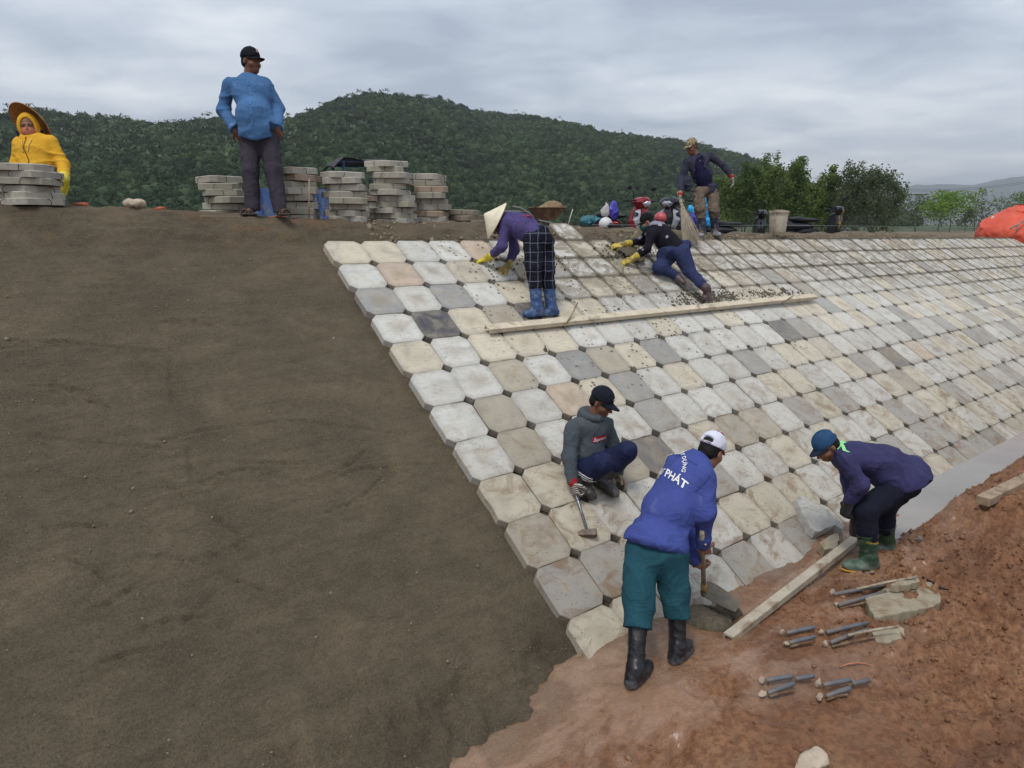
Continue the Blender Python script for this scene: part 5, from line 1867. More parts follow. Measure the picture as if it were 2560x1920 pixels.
def squatting_man():
    d = 5.62
    fR, fL = ons(1478, 1257, .0), ons(1536, 1249, .0)
    J = joints(dict(pelvis=(1458, 1172, d + .14), waist=(1458, 1125, d + .12), neck=(1480, 1046, d + .06), shR=(1432, 1072, d - .06), shL=(1514, 1062, d + .16), elR=(1423, 1145, d - .1), wrR=(1432, 1204, d - .16),
                    elL=(1530, 1110, d + .22), wrL=(1545, 1180, d + .14), hipR=(1446, 1180, d + .04), hipL=(1478, 1172, d + .2), knR=(1505, 1158, d - .24), knL=(1566, 1128, d - .02), anR=(1470, 1228, d - .06), anL=(1522, 1216, d + .02),
                    toeR=(1481, 1258, d - .14), toeL=(1540, 1250, d - .06)))
    J['toeR'] = ons(1482, 1256, .012); J['toeL'] = ons(1540, 1248, .012)
    J['anR'] = J['toeR'] + dv(-.55, .42, -.6) * .19; J['anL'] = J['toeL'] + dv(-.6, .42, -.5) * .19
    hd = Head(at(1504, 1006, d - .0), dv(.80, -.40, .48), nrm(ZUP + CR * .05), 1.0)
    root = body(J, hd, (fR + fL) / 2, MAT['skin_b'])
    tag(root, 'man in grey hooded sweatshirt and black cap squatting on the slabs with a hammer', 'person', 'workers on the slope')
    hd.face_parts(root, MAT['hair'])
    o, (c, f, u) = cap_hat(hd, root, MAT['cap_navy'], None, .05)
    b = S(.004); b.ell(c + f * .1 + u * .03, np.array([.013, .006, .02]), hd.ax); skin('cap_badge', b, .003, MAT['badge'], root)
    q = S(.045); torso(q, J, 1.06, 1.1, .01, .01)
    for s_ in 'LR': limbs(q, [J['sh' + s_], J['el' + s_], J['wr' + s_]], [.07, .06, .047], .035)
    q.cut(J['pelvis'] + ZUP * -.01, -ZUP, .3, J['pelvis'])
    q.warp = folds(.013, 6, 41, (1, 1, 1.1))
    gm = fabric('grey_fleece', srgb(74, 80, 86), .95, .1)
    skin('sweatshirt', q, .008, gm, root)
    h = S(.025); back = nrm(-hd.f * np.array([1, 1, 0]))
    h.ell(J['neck'] + back * .06 + ZUP * .03, np.array([.1, .065, .06]), np.stack([hd.r, back, ZUP]))
    a = nrm(np.cross(ZUP, hd.f))
    h.chain([J['neck'] + (a * math.cos(x) * .085 + np.cross(a, ZUP) * math.sin(x) * .08) + ZUP * (.035 - .02 * math.sin(x)) for x in np.linspace(0, 2 * PI, 13)], [.03] * 13, .02)
    skin('hood', h, .007, gm, root)
    # red box print with white lettering across the chest
    fd = nrm(dv(.62, -.05, .78)); rt = nrm(np.cross(ZUP, -fd) * -1.0); rt = rt if rt @ CR > 0 else -rt
    oc = at(1497, 1096, d) + fd * .35
    nu, nv = 12, 5
    G = np.array([oc + rt * x + (ZUP + rt * .16) * y for x in np.linspace(-.075, .075, nu) for y in np.linspace(-.021, .021, nv)])
    Q, hit = project(q, G, -fd, .003)
    bx = mk('box_print', Q, [f_ for f_ in grid_faces(nu, nv).tolist() if all(hit[list(f_)])], fabric('red_box_print', srgb(178, 24, 40), .8), root, True, world_verts=True)
    decal_text('Supreme', q, oc + fd * .0 - (ZUP) * .0125, rt + ZUP * .0, ZUP + rt * .16, -fd, .041, MAT['print_white'], bx, shear=.25, bold=.02).location
    for ob in list(bx.children):
        ob.location = np.array(ob.location) + fd * .0035
    pk = S(.02); pk.ell(J['waist'] * .5 + J['pelvis'] * .5 + fd * .12, np.array([.13, .05, .07]), np.stack([rt, fd, ZUP])); skin('front_pocket', pk, .008, gm, root)
    t = S(.045); t.ell(J['pelvis'] - ZUP * .01, np.array([.15, .14, .12]), np.stack([rt, fd, ZUP]))
    for s_ in 'LR':
        leg_tube(t, J['hip' + s_], J['kn' + s_], J['an' + s_], .105, .084, .42, .062)
    t.warp = folds(.012, 8, 43)
    skin('trousers', t, .008, fabric('navy_track', srgb(30, 36, 66), .75, .15, srgb(70, 76, 100), .15), root)
    for k in (-1, 0, 1):
        P = [at(1440, 1172 + k * 6.5, d) , at(1474, 1180 + k * 6.5, d)]
        ribbon('side_stripe', [p + TOW * .5 for p in P], .011, t, -TOW, MAT['print_white'], root, None, 16, .003)
        P = [at(1476 + k * 6, 1180 + k * 2, d), at(1466 + k * 6.5, 1208 + k * 3, d)]
        ribbon('side_stripe', [p + TOW * .5 for p in P], .011, t, -TOW, MAT['print_white'], root, None, 12, .003)
    bm_ = rubber('grey_black_rubber', srgb(50, 48, 48), srgb(120, 116, 110), .4)
    for s_ in 'LR':
        boot('boot', J['kn' + s_] * .58 + J['an' + s_] * .42, J['an' + s_], J['toe' + s_], bm_, root, .066, .054, up=UPN, footw=1.08)
    # hands: the near one on the hammer, the far one on the ground behind the boot
    hh = at(1441, 1240, d - .18); hdr = nrm(at(1470, 1330, 5.36) - hh)
    g = S(.02); hand(g, J['wrR'], nrm(hh - J['wrR']), dv(.7, 0, -.4), 1, .95, 1.05, .0025); o = skin('glove', g, .0045, MAT['glove_stripe'], root)
    g = S(.005); uu = nrm(J['wrR'] - J['elR']); g.cap(J['wrR'] - uu * .015, J['wrR'] + uu * .01, .043, .042); skin('glove_cuff', g, .005, fabric('cuff_red', srgb(150, 40, 44)), o)
    gp = ons(1552, 1206, .03); g = S(.02); hand(g, gp + dv(-.35, .6, .0) * .1, dv(.6, -.6, .1), dv(-.1, -.9, .2), -1, .4, 1.05, .0025); g.cap(gp + dv(-.35, .6, 0) * .1, J['wrL'], .036, .042); skin('glove', g, .005, MAT['glove_dusty'], root)
    # hammer
    he = ons(1470, 1333, .035)
    ham = empty('hammer', he, 'steel mason hammer hanging from the squatting man\'s gloved hand', 'hammer')
    b = B(); b.tube([hh - nrm(he - hh) * .06, hh, he], [.011, .012, .0115], 10); b.done('handle', plain('steel_tube', srgb(120, 130, 140), .35, .25, 20, .8, dirt=srgb(110, 100, 90), dirt_amt=.4), ham, True)
    ax_ = nrm(CR * 1.0 + ZUP * .02); fw = nrm(np.cross(ax_, nrm(he - hh)))
    b = B(); R3 = np.stack([ax_, fw, np.cross(ax_, fw)], 1)
    V = []
    for x, hy, hz in ((-.075, .006, .016), (-.04, .022, .024), (.03, .024, .026), (.055, .027, .027), (.07, .02, .02)):
        V += [he + ax_ * x + fw * sy * hy + R3[:, 2] * sz_ * hz for sy, sz_ in ((-1, -1), (1, -1), (1, 1), (-1, 1))]
    F = [(a + k * 4, (a + 1) % 4 + k * 4, (a + 1) % 4 + k * 4 + 4, a + k * 4 + 4) for k in range(4) for a in range(4)] + [(3, 2, 1, 0), (16, 17, 18, 19)]
    b.add(V, F); b.done('hammer_head', plain('worn_iron', srgb(100, 92, 84), .6, .3, 25, .3, dirt=srgb(140, 110, 84)), ham)


def shovelling_man():
    fz = -2.6
    aL, aR = onz(1588, 1722, fz), onz(1694, 1664, fz)
    dL, dR = depth(aL), depth(aR)
    d = 4.55
    J = joints(dict(pelvis=(1640, 1362, d - .1), waist=(1668, 1268, d + .0), neck=(1744, 1152, d + .16), shL=(1692, 1164, d + .27), shR=(1757, 1194, d - .03), elR=(1764, 1285, d - .07), wrR=(1757, 1362, d + .04), elL=(1712, 1300, d + .33), wrL=(1738, 1402, d + .18),
                    hipL=(1606, 1376, d - .06), hipR=(1672, 1380, d - .14), knL=(1599, 1490, d - .22), knR=(1690, 1478, d - .12), anL=(1588, 1690, dL + .02), anR=(1694, 1634, dR + .02), toeL=(1600, 1722, dL + .1), toeR=(1712, 1652, dR + .1)))
    J['anL'][2] = fz + .09; J['anR'][2] = fz + .09
    J['toeL'] = J['anL'] + dv(.6, 0, -.75) * .2 - ZUP * .085; J['toeR'] = J['anR'] + dv(.6, 0, -.75) * .2 - ZUP * .085
    hd = Head(at(1778, 1128, d + .2), dv(.66, -.42, -.62), nrm(ZUP + CR * .1), 1.03)
    hs = []
    blade = onz(1760, 1480, -2.47); grip = at(1757, 1392, d + .12); sd_ = nrm(blade - grip); low = grip + sd_ * .13
    for w_, g_, side, n_ in ((J['wrR'], grip, 1, dv(.2, 0, -1)), (J['wrL'], low, -1, dv(.5, 0, -.8))):
        q = S(.02); hand(q, w_, nrm(g_ - w_ + dv(.35, -.1, 0) * .03), n_, side, 1.0, 1.05); hs.append(q)
    base = np.array([(J['anL'][0] + J['anR'][0]) / 2, (J['anL'][1] + J['anR'][1]) / 2, fz])
    root = body(J, hd, base, MAT['skin_c'], hs)
    tag(root, 'man in bright blue lettered jacket and teal trousers shovelling at the toe', 'person', 'workers on the slope')
    hd.face_parts(root, MAT['hair'])
    wm = fabric('white_cap_cloth', srgb(206, 208, 222), .9, .05)
    o, (c, f, u) = cap_hat(hd, root, wm, fabric('maroon_peak', srgb(110, 24, 34)), .05, True, brim=.075)
    b = S(.005); b.cap(c - f * .1 - hd.r * .034 - u * .002, c - f * .1 + hd.r * .034 - u * .002, .008, .008)
    st = skin('cap_strap', b, .004, wm, root)
    cs = S(.01); cs.ell(c, np.array([.09, .108, .1]) * hd.s, np.stack([hd.r, f, u]))
    decal_text('VIET NAM', cs, c - f * .3 - u * .008, hd.r, u, f, .0165, fabric('maroon_print', srgb(130, 20, 60)), root, 'strap_lettering', bold=.02)
    pf = S(.006); pf.ell(c + u * .093 * hd.s + f * .035, np.array([.03, .03, .012]), np.stack([hd.r, f, u])); skin('cap_panel', pf, .004, fabric('red_panel', srgb(150, 30, 40)), root)
    q = S(.045); torso(q, J, 1.14, 1.12, .015, .012, 1.08)
    q.ell(J['pelvis'] + nrm(J['waist'] - J['pelvis']) * .03, np.array([.2, .18, .12]), np.stack([nrm(J['hipR'] - J['hipL']), np.cross(ZUP, nrm(J['hipR'] - J['hipL'])), ZUP]), .06)
    for s_ in 'LR':
        limbs(q, [J['sh' + s_], J['el' + s_], J['wr' + s_]], [.076, .066, .05], .04); q.cut(J['wr' + s_] - (J['wr' + s_] - J['el' + s_]) * .03, J['wr' + s_] - J['el' + s_], .11, J['wr' + s_])
    hem = J['pelvis'] + nrm(J['pelvis'] - J['waist']) * .015
    q.cut(hem, nrm(nrm(J['pelvis'] - J['waist']) - ZUP * .4), .3, J['pelvis'])
    collar(q, J, hd, .068, .018)
    q.warp = folds(.016, 4.6, 47, (1, 1, 1))
    jm = fabric('royal_blue_drill', srgb(64, 76, 138), .85, .12, srgb(98, 108, 158), .12)
    skin('jacket', q, .0085, jm, root)
    sm = fabric('blue_seam', srgb(52, 62, 112), .9)
    bkd = nrm(np.cross(nrm(J['neck'] - J['waist']), nrm(J['shR'] - J['shL']))) * -1.0
    bkd = bkd if bkd @ dv(-1, .4, .4) > 0 else -bkd
    y0 = J['neck'] * .82 + J['waist'] * .18
    ribbon('yoke_seam', [y0 + nrm(J['shR'] - J['shL']) * t_ + bkd * .4 for t_ in (-.14, 0, .15)], .006, q, -bkd, sm, root, None, 22, .0025)
    sa = J['shR'] + nrm(J['shL'] - J['shR']) * .035
    ribbon('sleeve_seam', [sa + nrm(J['neck'] - J['waist']) * t_ + TOW * .4 for t_ in (.07, .02, -.04, -.1)], .006, q, -TOW, sm, root, None, 18, .0025)
    # gathered waistband and cuffs
    wb = S(.02); rr = nrm(J['hipR'] - J['hipL']); uu = nrm(J['waist'] - J['pelvis']); ff = np.cross(uu, rr)
    uu = nrm(nrm(J['waist'] - J['pelvis']) + ZUP * .4); ff = nrm(np.cross(uu, rr)); wb.ell(hem + uu * .02, np.array([.208, .188, .07]), np.stack([np.cross(ff, uu), ff, uu])); wb.cut(hem - uu * .018, -uu); wb.cut(hem + uu * .045, uu); wb.warp = folds(.012, 14, 51)
    skin('waistband', wb, .008, jm, root)
    for s_ in 'LR':
        c2 = S(.01); a_ = nrm(J['wr' + s_] - J['el' + s_]); c2.cap(J['wr' + s_] - a_ * .06, J['wr' + s_] - a_ * .012, .056, .05); skin('cuff', c2, .006, jm, root)
    b = S(.002); pp, _ = project(q, [J['wrR'] - nrm(J['wrR'] - J['elR']) * .035 + TOW * .3], -TOW, .008); b.ell(pp[0], np.array([.008] * 3)); skin('snap_button', b, .003, MAT['badge'], root)
    # back print
    rt = nrm(J['shR'] - J['shL']); spn = nrm(J['neck'] - J['waist']); bk = -nrm(np.cross(spn, rt)); bk = bk if bk @ dv(-1, .4, .4) > 0 else -bk
    oc = J['neck'] * .56 + J['waist'] * .44 + bk * .45 - rt * .07
    decal_text('HƯNG PHÁT', q, oc - spn * .085, rt, spn, -bk, .078, MAT['print_white'], root, 'back_lettering', bold=.022)
    decal_text('CÔNG TY XÂY DỰNG', q, oc - spn * .03, rt, spn, -bk, .042, MAT['print_white'], root, 'back_lettering', arc=.155, bold=.014)
    t = S(.05); t.cut(J['pelvis'] + ZUP * .06, ZUP, .3, J['pelvis'] + ZUP * .15); t.ell(J['pelvis'] - ZUP * .05, np.array([.18, .16, .16]), np.stack([nrm(rr * [1, 1, 0]), np.cross(ZUP, nrm(rr * [1, 1, 0])), ZUP]))
    for s_, cutf in (('L', .44), ('R', .46)):
        e = J['kn' + s_] * (1 - cutf - .1) + J['an' + s_] * (cutf + .1)
        limbs(t, [J['hip' + s_], J['kn' + s_], e], [.122, .1, .086], .035); t.cut(J['kn' + s_] * (1 - cutf) + J['an' + s_] * cutf, J['an' + s_] - J['kn' + s_], .17, J['kn' + s_] * (1 - cutf) + J['an' + s_] * cutf)
    t.warp = folds(.02, 4.4, 53, (1.2, 1.2, .8))
    skin('trousers', t, .009, fabric('teal_twill', srgb(34, 74, 86), .85, .16, srgb(50, 92, 104), .12), root)
    bm_ = rubber('black_rubber', srgb(26, 26, 30), srgb(128, 128, 132), .05, .4, fz + .07)
    for s_ in 'LR': boot('boot', J['kn' + s_] * .66 + J['an' + s_] * .34, J['an' + s_], J['toe' + s_], bm_, root, .061, .052, footw=1.0)
    # shovel
    sv = empty('shovel', blade, 'shovel with grey shaft and mortar covered blade held by the blue jacketed man', 'shovel')
    b = B(); b.tube([grip - sd_ * .3, grip, low, blade + sd_ * .0], [.016, .017, .017, .018], 12); b.done('shaft', plain('weathered_wood', srgb(142, 132, 114), .8, .2, 30, dirt=srgb(110, 102, 92)), sv, True)
    b = B(); b.tube([blade - sd_ * .12, blade + sd_ * .03], [.023, .026], 12); b.done('socket', plain('rusty_socket', srgb(150, 120, 84), .8, .3, 20), sv, True)
    fx = nrm(dv(.75, -.3, .5)); sx_ = nrm(np.cross(fx, ZUP)); nz = np.cross(sx_, fx)
    V, nu, nv = [], 9, 9
    for a in range(nu):
        tt = a / (nu - 1)
        w_ = .115 * (1 - .35 * tt ** 2.5) * (.75 + .25 * min(1, tt * 5))
        for c_ in range(nv):
            e = (c_ / (nv - 1) - .5) * 2
            V.append(blade + fx * (tt * .27 - .02) + sx_ * w_ * e + nz * (.03 * e * e + .012))
    V = np.array(V); F = grid_faces(nu, nv).tolist(); n_ = len(V)
    V2 = np.concatenate([V, V - nz * .004]); F2 = F + [tuple(i + n_ for i in f_[::-1]) for f_ in F]
    mk('blade', V2, F2, plain('mortar_steel', srgb(96, 90, 80), .6, .3, 14, .3, dirt=srgb(80, 74, 64)), sv, True, world_verts=True)


def stooping_man():
    fz = -2.6
    aL, aR = onz(2172, 1428, fz), onz(2216, 1384, fz)
    dL, dR = depth(aL), depth(aR)
    d = 5.62
    J = joints(dict(pelvis=(2258, 1198, d + .03), waist=(2205, 1160, d + .02), neck=(2096, 1133, d - .02), shL=(2116, 1152, d - .17), shR=(2110, 1140, d + .2), elL=(2152, 1212, d - .2), wrL=(2126, 1252, d - .12), elR=(2120, 1200, d + .3), wrR=(2128, 1255, d + .25),
                    hipL=(2248, 1214, d - .05), hipR=(2262, 1210, d + .12), knL=(2165, 1276, d - .12), knR=(2212, 1268, d + .12), anL=(2171, 1402, dL + .01), anR=(2214, 1362, dR + .01), toeL=(2104, 1424, dL), toeR=(2160, 1380, dR)))
    J['anL'][2] = fz + .09; J['anR'][2] = fz + .09
    J['toeL'] = J['anL'] - CR * .215 - ZUP * .085 + TOW * .02; J['toeR'] = J['anR'] - CR * .2 - ZUP * .085
    hd = Head(at(2066, 1116, d - .03), dv(-.72, -.62, .12), nrm(ZUP - CR * .5), 1.02)
    base = np.array([(J['anL'][0] + J['anR'][0]) / 2, (J['anL'][1] + J['anR'][1]) / 2, fz])
    root = body(J, hd, base, MAT['skin_a'])
    tag(root, 'man in navy jacket with green reflective tape and green rubber boots stooping at the toe', 'person', 'workers on the slope')
    hd.face_parts(root, MAT['hair'])
    cap_hat(hd, root, fabric('faded_blue_cap', srgb(42, 74, 108), .9, .18, srgb(30, 40, 56), .3), fabric('cap_peak_dark', srgb(34, 44, 60)), .0, True, brim=.07)
    q = S(.045); torso(q, J, 1.08, 1.1, .02, .012, 1.1)
    q.ell(J['pelvis'] + nrm(J['pelvis'] - J['waist']) * .03 + ZUP * .02, np.array([.222, .165, .17]), np.stack([nrm(J['hipR'] - J['hipL']), np.cross(ZUP, nrm(J['hipR'] - J['hipL'])), ZUP]), .08)
    q.cap(J['waist'], J['pelvis'] + ZUP * .01, .15, .165, .1)
    for s_ in 'LR': limbs(q, [J['sh' + s_], J['el' + s_], J['wr' + s_]], [.076, .064, .05], .04)
    hem = at(2262, 1206, d)
    q.cut(hem, nrm(nrm(J['pelvis'] - J['waist']) * .45 + ZUP * -1), .34, J['pelvis'])
    collar(q, J, hd, .066, .018)
    q.warp = folds(.016, 5, 59, (.9, .9, 1.1))
    skin('jacket', q, .0085, fabric('navy_drill', srgb(56, 54, 90), .85, .12), root)
    # reflective tape over the shoulders
    gt = fabric('lime_tape', srgb(150, 226, 150), .5, .05)
    dd_ = nrm(-TOW - ZUP * .5)
    for P in ([at(2128, 1098, d - .1), at(2114, 1104, d - .12), at(2102, 1118, d - .15)], [at(2114, 1104, d - .12), at(2122, 1130, d - .2)]):
        ribbon('reflective_tape', [p - dd_ * .3 for p in P], .022, q, dd_, gt, root, None, 14, .004)
    t = S(.05); rr = nrm(J['hipR'] - J['hipL'])
    t.ell(J['pelvis'] - ZUP * .03, np.array([.14, .14, .13]), np.stack([rr, np.cross(ZUP, rr), ZUP]))
    for s_ in 'LR': leg_tube(t, J['hip' + s_], J['kn' + s_], J['an' + s_], .104, .092, .48, .074)
    t.warp = folds(.015, 7, 61)
    skin('trousers', t, .009, fabric('black_navy_cloth', srgb(24, 26, 40), .85, .15), root)
    bm_ = rubber('green_rubber', srgb(40, 62, 44), srgb(120, 136, 126), .3, .4, fz + .12)
    for s_ in 'LR':
        o = boot('boot', J['kn' + s_] * .52 + J['an' + s_] * .48, J['an' + s_], J['toe' + s_], bm_, root, .08, .062, sole_mat=plain('yellow_sole', srgb(176, 130, 40), .7, .2), footw=1.1)
        if s_ == 'L':
            bs = S(.02); bs.cap(J['knL'] * .52 + J['anL'] * .48 + ZUP * .03, J['anL'], .088, .066)
            decal_text('Thuongdung', bs, J['knL'] * .42 + J['anL'] * .58 + TOW * .4, CR, ZUP, -TOW, .021, plain('yellow_print', srgb(196, 150, 40)), o, 'boot_lettering', shear=.3)
    gm = rubber('black_glove', srgb(24, 24, 28), srgb(60, 60, 60), .2, .6)
    for s_ in 'LR':
        g = S(.02); hand(g, J['wr' + s_], dv(-.35, -1, .0) if s_ == 'L' else dv(.2, -1, .1), dv(.6, -.2, -.2), -1 if s_ == 'L' else 1, .6, 1.12, .004); g.cap(J['wr' + s_] + (J['el' + s_] - J['wr' + s_]) * .1, J['wr' + s_], .05, .042); skin('glove', g, .005, gm, root)
    # dark angle grinder / drill held low between the boots and the slabs
    p = at(2140, 1300, d + .05)
    gr = empty('power_drill', p, 'dark power tool held upright beside the green rubber boot', 'power tool')
    b = B(); b.lathe(p - ZUP * .14, [(.001, 0), (.034, .0), (.043, .03), (.046, .1), (.04, .15), (.034, .17), (.03, .22), (.001, .22)], 20); auto_smooth(b.done('motor_housing', plain('dark_plastic', srgb(52, 48, 52), .5, .2, 15), gr))
    for k in range(5):
        b = B(); b.lathe(p - ZUP * (.02 - k * .012), [(.046, 0), (.0485, .003), (.046, .006)], 20); b.done('cooling_rib', plain('rib_plastic', srgb(34, 32, 36), .5), gr)
    b = B(); b.tube([p + ZUP * .08, p + ZUP * .15 + dv(-.4, 0, 0) * .05], [.018, .016], 10); b.done('grip', plain('red_grip', srgb(120, 40, 34), .6), gr, True)


MAT['cap_black'] = fabric('black_cap_cloth', srgb(22, 22, 28), .85, .1)
MAT['cap_navy'] = fabric('navy_cap_cloth', srgb(26, 28, 40), .85, .12, srgb(110, 110, 116), .0)
MAT['badge'] = plain('badge', srgb(190, 160, 150), .6, .1)
MAT['denim_pale'] = fabric('pale_denim', srgb(110, 142, 184), .9, .12)
MAT['sandal'] = plain('brown_leather', srgb(70, 56, 52), .7, .2, 20)
MAT['navy'] = fabric('navy_cloth', srgb(34, 36, 58), .9)
MAT['glove_lemon'] = rubber('lemon_rubber', srgb(206, 190, 50), srgb(150, 140, 80), .3)
MAT['glove_dirty'] = rubber('yellow_rubber_dirty', srgb(198, 172, 60), srgb(112, 102, 78), .55)
MAT['print_white'] = fabric('white_print', srgb(226, 226, 226), .8, .04)


def mat_stripe(name, a, b, per):
    m = M(name, .95, .1); o = m.co('Object')
    sz = m.n('ShaderNodeSeparateXYZ'); m.L(o, sz.inputs[0])
    fr = m.math('FRACT', m.math('DIVIDE', m.math('ADD', sz.outputs[2], m.math('MULTIPLY', m.noise(o, 20, 2), .01)), per))
    return m.set(col=m.mix(m.math('LESS_THAN', fr, .5), a, b), normal=m.bump(m.noise(o, 120, 3), .4, .004))


MAT['glove_stripe'] = mat_stripe('striped_knit', srgb(178, 170, 160), srgb(74, 72, 74), .016)
MAT['glove_dusty'] = fabric('dusty_knit', srgb(128, 118, 100), .95, .25)


def mat_straw(name, a, b, grid=False):
    m = M(name, .85, .2); o = m.co('Object')
    base = m.ramp(m.noise(o, 14, 5, .6), [(.3, a), (.7, b)])
    if grid:
        sz = m.n('ShaderNodeSeparateXYZ'); m.L(o, sz.inputs[0])
        l1 = m.math('LESS_THAN', m.math('FRACT', m.math('DIVIDE', sz.outputs[2], .03)), .3); l2 = m.math('LESS_THAN', m.math('FRACT', m.math('DIVIDE', m.math('ADD', sz.outputs[0], sz.outputs[1]), .03)), .3)
        base = m.mix(m.math('MULTIPLY', m.math('MAXIMUM', l1, l2), .6), base, srgb(64, 50, 48))
    return m.set(col=base, normal=m.bump(m.noise(m.map(o, (1, 1, .3)), 90, 3), .3, .004))


MAT['straw'] = mat_straw('pale_palm_leaf', srgb(206, 198, 172), srgb(226, 218, 194))
MAT['straw_in'] = mat_straw('brown_palm_leaf', srgb(150, 108, 64), srgb(176, 130, 80))
MAT['straw_plaid'] = mat_straw('plaid_lining', srgb(140, 112, 92), srgb(160, 132, 110), True)
MAT['broom'] = plain('dry_grass', srgb(150, 140, 122), .95, .25, 12)
MAT['broom_tie'] = plain('broom_tie', srgb(96, 84, 70), .9)

blue_shirt_man()
yellow_woman()
sweeper()
crawler()
bending_woman()
squatting_man()
shovelling_man()
stooping_man()
# ------------------------------------------------------------------ stacks of spare slabs on the crest
LOOSE = [slab_mesh('loose_slab', 40 + k, .425, .06, .064, .008) for k in range(6)]
for me in LOOSE: me.materials.append(MAT['slab_loose'])
MAT['wire'] = plain('dark_wire', srgb(40, 38, 40), .7)
_b = B(); _b.tube([(.0, 0, 0), (.03, 0, .0), (.045, 0, -.012), (.05, .0, -.04), (.04, 0, -.05)], .003, 6)
HOOK = _b.done('lifting_hook', MAT['wire'], None, True, False).data
bpy.data.objects.remove(bpy.data.objects['lifting_hook'])
ORD = ['topmost', 'second', 'third', 'fourth', 'fifth', 'sixth', 'seventh', 'eighth', 'ninth', 'tenth', 'eleventh', 'twelfth']
MOSS = srgb(150, 152, 118)


def slab_stack(px, py, dpt, n, ptop, where, seed, jitter=.06):
    r = random.Random(seed)
    p = at(px, py, dpt)
    z = bank_z(p[0], p[1]) - .015
    ztop = at(px, ptop, dpt)[2]
    th = min(.074, max(.055, (ztop - z) / n)) if n > 3 else .066
    for k in range(n):
        o = bpy.data.objects.new('concrete_slab', LOOSE[r.randrange(6)])
        COL.objects.link(o)
        o.location = (p[0] + r.uniform(-jitter, jitter), p[1] + r.uniform(-jitter, jitter), z + th * (k + 1))
        o.rotation_euler = (r.uniform(-.03, .03), r.uniform(-.03, .03), r.uniform(0, 2 * PI))
        o.scale = (1, 1, th / .066)
        c = np.array(srgb(186, 182, 170)) * r.uniform(.85, 1.12)
        if r.random() < .35: c = c * .6 + np.array(MOSS) * .35
        if r.random() < .12: c = np.array(srgb(176, 152, 132))
        o.color = (*c, 1)
        q = n - 1 - k
        lab = (f'topmost slab of {where}' if q == 0 else f'bottom slab of {where}' if k == 0 and n > 2 else f'{ORD[q]} slab from the top in {where}')
        tag(o, lab, 'slab', 'spare concrete slabs stacked on the crest', 'thing')
        for s_ in range(4):
            h = bpy.data.objects.new('lifting_hook', HOOK)
            link(h, o)
            a = s_ * PI / 2 + r.uniform(-.25, .25)
            h.location = (.205 * math.cos(a), .205 * math.sin(a), -.012); h.rotation_euler = (r.uniform(-.3, .3), 0, a)
    return p, z + th * n


slab_stack(74, 511, 6.16, 6, 413, 'the stack beside the yellow jacketed person', 3, .035)
slab_stack(563, 528, 7.85, 6, 438, 'the stack left of the blue shirted man', 4)
ST3 = slab_stack(750, 541, 7.85, 8, 424, 'the stack with red shards on it', 5)
slab_stack(866, 548, 7.95, 8, 433, 'the stack left of the tallest stack', 6)
slab_stack(981, 550, 8.3, 11, 406, 'the tallest stack', 7)
slab_stack(1078, 550, 8.75, 8, 429, 'the leaning stack right of the tallest stack', 8, .045)
slab_stack(1172, 552, 9.0, 3, 513, 'the low stack left of the conical hat', 9)
slab_stack(926, 545, 9.3, 6, 470, 'the half hidden stack behind the tallest one', 10)

MAT['brick'] = plain('red_brick', srgb(168, 92, 66), .9, .25, 18, dirt=srgb(130, 110, 90))
MAT['pale_stone'] = plain('pale_stone', srgb(176, 162, 144), .9, .2, 12, dirt=srgb(130, 112, 92))
MAT['grey_stone'] = plain('grey_stone', srgb(128, 122, 112), .85, .25, 14, dirt=srgb(140, 104, 78))
MAT['old_wood'] = plain('old_wood', srgb(150, 132, 110), .85, .25, 14, dirt=srgb(112, 96, 80))
MAT['white_wood'] = plain('pale_board', srgb(196, 184, 162), .8, .12, 10, dirt=srgb(120, 108, 92), dirt_amt=.25)


def rock(name, c, r, mat, label, cat, seed=0, up=ZUP, ax=None, rough=.28, group=None):
    v, f = ico(3)
    n = fbm(v[:, 0] * 1.6 + seed * 3, v[:, 1] * 1.6, v[:, 2] * 1.6, seed, 3)
    r1 = np.random.default_rng(seed)
    pl = r1.normal(size=(9, 3)); pl /= np.linalg.norm(pl, axis=1)[:, None]
    k = np.ones(len(v))
    for q in pl:
        dd = v @ q; k = np.minimum(k, np.where(dd > .5, .56 / np.maximum(dd, .3), 1.2))
    v = v * (k * (1 - rough * .5 + rough * n))[:, None] * np.asarray(r)
    if ax is not None: v = v @ np.asarray(ax)
    o = fast_mesh(name, v, f, mat, None, False)
    auto_smooth(o, 35)
    o.location = c
    return tag(o, label, cat, group)


p = at(335, 514, 6.75); p[2] = bank_z(p[0], p[1]) + .05
q = S(.03); q.ell(p - CR * .045, np.array([.062, .06, .05])); q.ell(p + CR * .05, np.array([.066, .06, .048])); q.warp = folds(.01, 14, 4); q.cut(p - ZUP * .06, -ZUP)
o = skin('boulder', q, .01, MAT['pale_stone'], None, p); o.location = p
tag(o, 'pale two humped stone on the crest left of the standing man', 'stone')
for k, (x, y, d, rr, lab) in enumerate([(206, 506, 6.5, (.09, .05, .03), 'flat red brick shard on the crest right of the yellow jacketed person'), (402, 526, 6.72, (.075, .05, .022), 'flat brownish shard on the crest between the stone and the standing man'),
                                        (690, 548, 7.25, (.13, .06, .022), 'broad orange brick shard at the standing man\'s left sandal')]):
    p = at(x, y, d); p[2] = bank_z(p[0], p[1]) + .012
    rock('brick_shard', p, rr, MAT['brick'], lab, 'brick shard', 20 + k)
p, zt = ST3
for k, (dx, dy, rr, lab) in enumerate([(.03, .02, (.09, .05, .018), 'long red shard lying on the slab stack right of the standing man'), (-.08, .0, (.05, .04, .014), 'short dark shard lying on the slab stack right of the standing man')]):
    rock('brick_shard', (p[0] + dx, p[1] + dy, zt + .012), rr, MAT['brick'], lab, 'brick shard', 30 + k)

